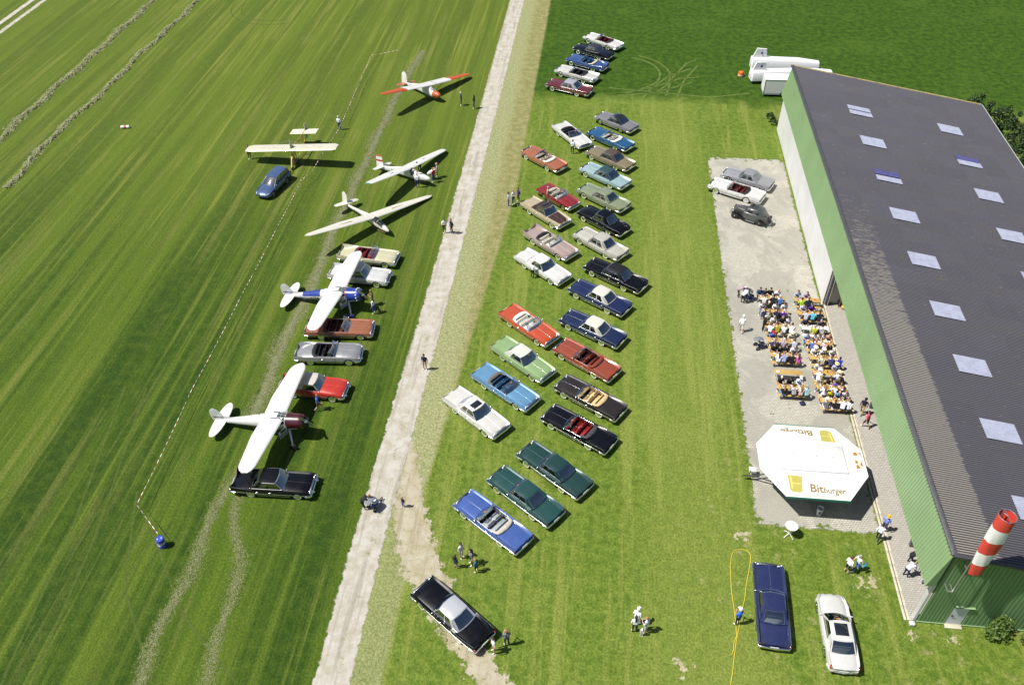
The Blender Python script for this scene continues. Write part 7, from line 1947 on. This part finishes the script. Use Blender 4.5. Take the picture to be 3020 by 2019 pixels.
# ---- hose
hp = [(9.8, 23.4), (10.06, 24.48), (10.18, 25.18), (10.44, 26.44), (10.72, 27.47), (10.9, 28.38), (11.25, 29.41), (11.46, 30.51), (11.71, 31.43), (11.92, 32.3), (11.98, 32.77), (11.79, 33.1), (11.39, 33.17), (10.95, 33.02), (10.72, 32.64), (10.58, 31.9), (10.53, 31.02), (10.48, 29.91), (10.53, 28.7), (10.54, 27.45), (10.51, 26.85), (10.32, 26.43), (10.24, 25.9), (10.12, 25.65), (9.97, 25.57)]
MB().tube([(x, y, .03) for x, y in hp], .024, 6).build('garden_hose', plain((.60, .48, .05), .5), sharp=60)
tag(bpy.data.objects['garden_hose'], 'yellow garden hose looped on the grass beside the navy coupe', 'hose')
# ---- barrier tape on posts
tp = empty('barrier_tape', (-30, 60, 0)); tag(tp, 'red and white barrier tape strung along the airfield on thin posts', 'barrier tape')
PTS = [(-27.03, 107.76), (-30.32, 105.83), (-29.9, 95.0), (-29.51, 85.53), (-29.88, 81.18), (-30.07, 76.03), (-30.67, 74.48), (-30.55, 66.0), (-30.45, 55.0), (-30.39, 43.43), (-29.94, 32.25), (-27.45, 30.05)]
def tape_material():
    g = G('tape'); d = g.attr('run')
    g.set(Base_Color=g.mix(g.M('GREATER_THAN', g.M('FRACT', g.M('MULTIPLY', d, 1.7)), .5), (.74, .72, .68), (.30, .09, .05)), Roughness=.6); return g.m
vs, fs, run = [], [], []; s = 0.0
for a, b in zip(PTS, PTS[1:]):
    A_, B_ = Vector((a[0], a[1], .92)), Vector((b[0], b[1], .92)); L_ = (B_ - A_).length; n = max(2, int(L_ / .5))
    d = (B_ - A_).normalized(); nr = Vector((d.y, -d.x, 0))
    for k in range(n + 1):
        t = k / n; p = A_.lerp(B_, t) - V(0, 0, .10 * 4 * t * (1 - t) * min(1, L_ / 8)); tw = s * .9 + L_ * t * .9
        o = nr * (math.cos(tw) * .022) + V(0, 0, 1) * (math.sin(tw) * .022)
        if abs(math.cos(tw)) < .55: o = nr * .018 + V(0, 0, math.copysign(.014, math.sin(tw)))
        vs += [tuple(p + o - V(-30, 60, 0)), tuple(p - o - V(-30, 60, 0))]; run += [s + L_ * t] * 2
        if k: m_ = len(vs); fs.append((m_ - 4, m_ - 3, m_ - 1, m_ - 2))
    s += L_
me = bpy.data.meshes.new('tape'); me.from_pydata(vs, [], fs); me.attributes.new('run', 'FLOAT', 'POINT').data.foreach_set('value', run)
obj('tape', me, tape_material(), tp)
for x, y in PTS:
    MB().tube([(x + 30, y - 60, 0), (x + 30, y - 60, 1.0)], .012, 5).build('post', plain((.22, .20, .15), .6), tp)
# ---- barrel, marker balls
br_ = empty('barrel', (-27.25, 29.75, 0)); tag(br_, 'blue drum with a red and white label at the end of the barrier tape', 'drum')
BL = plain((.04, .07, .38), .4, coat=.3)
MB().lathe([(.002, .0), (.25, .0), (.27, .02), (.26, .30), (.285, .31), (.285, .34), (.26, .35), (.26, .60), (.285, .61), (.285, .64), (.265, .66), (.27, .86), (.25, .88), (.23, .86), (.002, .865)], 18).build('drum_body', BL, br_)
MB().lathe([(.263, .38), (.267, .39), (.267, .55), (.263, .56)], 18).build('drum_label', plain((.62, .50, .48), .5), br_)
MB().lathe([(.04, .865), (.045, .90), (.002, .90)], 10, 'z', (.12, .05, 0)).lathe([(.04, .865), (.045, .90), (.002, .90)], 10, 'z', (-.1, -.08, 0)).build('bung', plain((.6, .6, .65), .4), br_)
mk = empty('field_marker', (-55.5, 85.4, 0), R(10)); mk.scale = (.6, .6, .6); tag(mk, 'red and white airfield marker lying on the grass', 'marker')
for k in range(3):
    MB().lathe([(.30, -.26 + .0), (.32, 0), (.30, .26)], 14, 'x', (-.5 + .5 * k, 0, .30)).build('marker_band', plain((.72, .71, .68), .6) if k != 1 else plain((.5, .10, .06), .6), mk)
MB().lathe([(.30, .76), (.2, .86), (.002, .88)], 14, 'x', (0, 0, .30)).lathe([(.30, -.76), (.2, -.86), (.002, -.88)], 14, 'x', (0, 0, .30)).build('marker_end', plain((.72, .71, .68), .6), mk)
ob = empty('marker_cone', (18.3, 105.3, 0)); tag(ob, 'orange and white marker drum on the meadow beside the trailers', 'marker')
MB().lathe([(.002, .02), (.36, .02), (.38, .3), (.3, .58), (.15, .66), (.002, .66)], 14).build('marker_body', plain((.72, .12, .02), .5), ob)
MB().lathe([(.382, .12), (.392, .2), (.388, .27)], 14).build('marker_band', plain((.7, .7, .68), .5), ob)
# ---- glider trailers behind the hangar
TW = plain((.70, .70, .71), .4, var=.02)
def glider_trailer(label, x0, y, L_, w, h, finl, rz_):
    t = empty('glider_trailer', (x0, y, 0), R(rz_)); tag(t, label, 'trailer', 'white glider trailers behind the hangar')
    prof = [(-.5 * w, .42), (-.5 * w, h * .72), (-.38 * w, h * .95), (-.12 * w, h), (.12 * w, h), (.38 * w, h * .95), (.5 * w, h * .72), (.5 * w, .42)]
    rings = [[V(x, a * k, .42 + (b - .42) * q) for a, b in prof] for x, k, q in ((0, .86, .9), (.12, 1, 1), (L_ * .7, .94, .92), (L_, .72, .70))]
    MB().loft(rings, True, True).build('shell', TW, t, sharp=30)
    MB().loft([[V(.12, -.16, h - .05), V(.12, .16, h - .05), V(1.9, .10, h - .08), V(1.9, -.10, h - .08)], [V(.55, -.12, h + finl), V(.55, .12, h + finl), V(1.75, .07, h + finl * .95), V(1.75, -.07, h + finl * .95)]], True, True).build('fin_box', TW, t, sharp=30)
    MB().lathe([(.16, 0), (.002, .002)], 12, 'y', (1.2, -.17, h + finl * .5)).build('club_badge', plain((.05, .08, .3), .5), t)
    for s in (-1, 1):
        wo = inst('wheel', WH[(0.355, 0.2)][0], RUB, t, (L_ * .45, s * w * .46, .33), (0, 0, 0 if s > 0 else math.pi), (.9, 1, .9))
        MB().rbox((-.02, s * .35, .75), (.04, .10, .18), .01).build('taillight', REDL, t)
    MB().tube([(L_ - .3, 0, .5), (L_ + .7, 0, .45)], .04, 6).build('drawbar', plain((.3, .3, .3), .5), t)
    MB().box((L_ * .45, 0, .40), (L_ * .88, w * .8, .10)).build('chassis', plain((.2, .2, .2), .5), t)
glider_trailer('rearmost long white glider trailer with tall fin box', 19.6, 107.3, 8.6, 1.6, 1.75, 1.15, 1.0)
glider_trailer('middle white glider trailer with a blue badge on its fin box', 19.2, 103.7, 10.3, 1.55, 1.6, 1.0, 8.0)
bt_ = empty('box_trailer', (20.4, 100.6, 0), R(1.0)); tag(bt_, 'white box trailer nearest the hangar corner', 'trailer', 'white glider trailers behind the hangar')
MB().rbox((2.4, 0, 1.35), (4.8, 1.9, 1.75), .03).build('box_body', TW, bt_)
MB().box((2.4, 0, .40), (4.82, 1.92, .18)).build('skirt', plain((.30, .36, .40), .5), bt_)
for s in (-1, 1):
    MB().box((0.0, s * .95, 1.35), (.05, .05, 1.78)).build('corner_post', plain((.35, .35, .36), .5), bt_)
    MB().sweep([(0, s * .96, 2.22), (4.8, s * .96, 2.22)], .04, .05).build('roof_rail', plain((.35, .35, .36), .5), bt_)
    wo = inst('wheel', WH[(0.355, 0.2)][0], RUB, bt_, (2.3, s * .9, .33), (0, 0, 0 if s > 0 else math.pi), (.9, 1, .9))
    MB().rbox((-.03, s * .7, .55), (.04, .22, .10), .01).build('taillight', REDL, bt_)
# ---- strollers, bags, table inside the hangar corner
def stroller(label, x, y, head, seat, kid=False):
    t = empty('stroller', (x, y, 0.012), R(head)); tag(t, label, 'stroller')
    FR = plain((.12, .12, .13), .4, .6)
    fr = MB()
    for s in (-1, 1):
        fr.tube([(.55, s * .06, .22), (-.25, s * .26, .62), (-.55, s * .26, 1.05)], .016, 6).tube([(-.38, s * .28, .2), (.0, s * .26, .58)], .016, 6)
        wo = inst('wheel', WH[(0.37, 0.16)][0], RUB, t, (-.38, s * .30, .2), (0, 0, 0), (.54, .35, .54)); inst('rim', WH[(0.37, 0.16)][2], plain((.4, .4, .4), .4), wo)
    fr.tube([(-.55, -.26, 1.05), (-.62, 0, 1.08), (-.55, .26, 1.05)], .018, 6).tube([(-.38, -.28, .2), (-.38, .28, .2)], .014, 6)
    fr.build('frame', FR, t)
    wo = inst('wheel', WH[(0.37, 0.16)][0], RUB, t, (.55, 0, .17), (0, 0, 0), (.46, .35, .46))
    MB().rbox((.02, 0, .52), (.45, .40, .08), .03).rbox((-.26, 0, .76), (.09, .40, .5), .04, Matrix.Rotation(-.4, 3, 'Y')).build('seat', plain(seat, .8), t)
    MB().loft([[V(-.42 + .52 * math.sin(R(a)) * q, y_, .86 + .30 * math.cos(R(a)) * q) for a in range(-50, 81, 26)] for y_, q in ((-.22, .9), (-.1, 1), (.1, 1), (.22, .9))], closed=False).build('sunshade', plain('6c7078', .8), t)
    MB().rbox((-.05, 0, .28), (.45, .34, .16), .04).build('basket', plain('2a3a8a', .8), t)
stroller('grey three-wheel stroller at the left end of the fourth table', 14.95, 53.3, 15, '84888e')
stroller('dark stroller beside the two people bending at the edge of the paving', 14.75, 59.55, -20, '20242e')
stroller('black stroller with a white blanket on the gravel road', -13.65, 34.35, 60, 'c9c9cc')
bg = empty('backpack', (17.4, 47.0, .012), R(20)); tag(bg, 'dark blue backpack lying on the paving near the last left table', 'bag')
MB().rbox((0, 0, .16), (.40, .30, .30), .10).build('bag_body', plain('20224a', .8), bg); MB().rbox((.02, -.14, .13), (.28, .12, .18), .05).build('pocket', plain('2b2e5c', .8), bg)
MB().tube([(-.1, .1, .3), (-.22, .2, .2), (-.12, .25, .04)], .02, 5).build('strap', plain('b9b4a8', .8), bg)
ct = empty('side_table', (23.0, 32.7, .02)); tag(ct, 'small white covered table under the green fascia at the hangar corner', 'table')
MB().rbox((0, 0, .74), (1.0, .6, .04), .01).build('table_top', plain((.72, .72, .72), .5), ct)
for sx in (-1, 1):
    for sy in (-1, 1):
        MB().tube([(sx * .44, sy * .24, 0), (sx * .44, sy * .24, .73)], .018, 6).build('leg', LEGM, ct)
hbg = empty('shoulder_bag', (18.95, 32.1, .72), R(30)); tag(hbg, 'bright blue bag carried by the grey haired person in jeans', 'bag')
MB().rbox((0, 0, .12), (.32, .12, .26), .04).build('bag_body', plain('3aa0d0', .8), hbg); MB().tube([(-.12, 0, .24), (-.05, 0, .5), (.05, 0, .5), (.12, 0, .24)], .012, 5).build('strap', plain('2a80b0', .8), hbg)
# ---- shrubs
def shrub(label, x, y, rx, ry, h, n, cols, seed, leaf=.09, stems=6):
    t = empty('shrub', (x, y, 0)); tag(t, label, 'shrub', 'shrubs around the hangar')
    r = np.random.RandomState(seed); vs, fs, mi = [], [], []
    tips = []
    st = MB()
    for k in range(stems):
        a = r.rand() * 6.28; q = r.rand() ** .5 * .7
        tip = V(rx * q * math.cos(a), ry * q * math.sin(a), h * (.55 + .4 * r.rand())); tips.append(tip)
        st.tube([(tip.x * .15, tip.y * .15, 0), (tip.x * .6, tip.y * .6, tip.z * .5), tip], [.03, .02, .008], 5)
    st.build('stems', plain((.07, .05, .03), .9), t)
    cl = [(V(rx * (r.rand() * 2 - 1) * .8, ry * (r.rand() * 2 - 1) * .8, h * (.2 + .75 * r.rand())), .25 + .3 * r.rand()) for _ in range(max(8, int(n / 120)))]
    for i in range(n):
        c, s_ = cl[r.randint(len(cl))]
        d = r.normal(size=3); d /= np.linalg.norm(d) + 1e-9
        p = c + Vector(d) * (s_ * (.5 + .6 * r.rand()) * min(1, h / 1.6))
        if p.z < .03: p.z = .03 + .1 * r.rand()
        u = Vector(r.normal(size=3)).normalized(); w = u.cross(Vector(r.normal(size=3))).normalized(); l = leaf * (.6 + .8 * r.rand())
        o = len(vs); vs += [tuple(p - u * l), tuple(p + w * l * .45), tuple(p + u * l), tuple(p - w * l * .45)]; fs.append((o, o + 1, o + 2, o + 3)); mi.append(int(r.rand() * len(cols)))
    me = bpy.data.meshes.new('foliage'); me.from_pydata(vs, [], fs)
    for c in cols: me.materials.append(plain(c, .6))
    me.polygons.foreach_set('material_index', mi)
    o = bpy.data.objects.new('foliage', me); COL.objects.link(o); o.parent = t
    return t
GD = [(.020, .045, .008), (.035, .07, .012), (.05, .09, .016)]; GB = [(.05, .10, .015), (.08, .14, .02), (.11, .17, .03)]
shrub('leafy light green sapling against the near gable wall', 26.2, 28.35, .8, .5, 1.5, 900, GB, 11, .10)
shrub('dark green shrub at the right end of the near gable', 28.2, 27.5, .9, .8, 1.6, 1800, GD, 12, .08)
shrub('dark shrub growing at the far left corner of the hangar', 20.75, 93.6, .7, 2.0, .55, 2600, GD + GB[:1], 13, .08)
shrub('round dark shrub behind the low roof edge, leftmost', 45.0, 97.8, 1.7, 1.5, 2.0, 2200, GD, 14, .13)
shrub('broad dark shrub behind the low roof edge, middle', 46.6, 93.4, 2.2, 2.0, 2.6, 3400, GD, 15, .13)
shrub('tall dark shrub behind the low roof edge, right', 47.6, 89.5, 2.4, 2.2, 2.8, 3400, GD, 16, .13)
shrub('dark shrub hugging the low roof edge at the frame border', 46.4, 85.2, 2.0, 2.2, 2.4, 3000, GD, 17, .13)
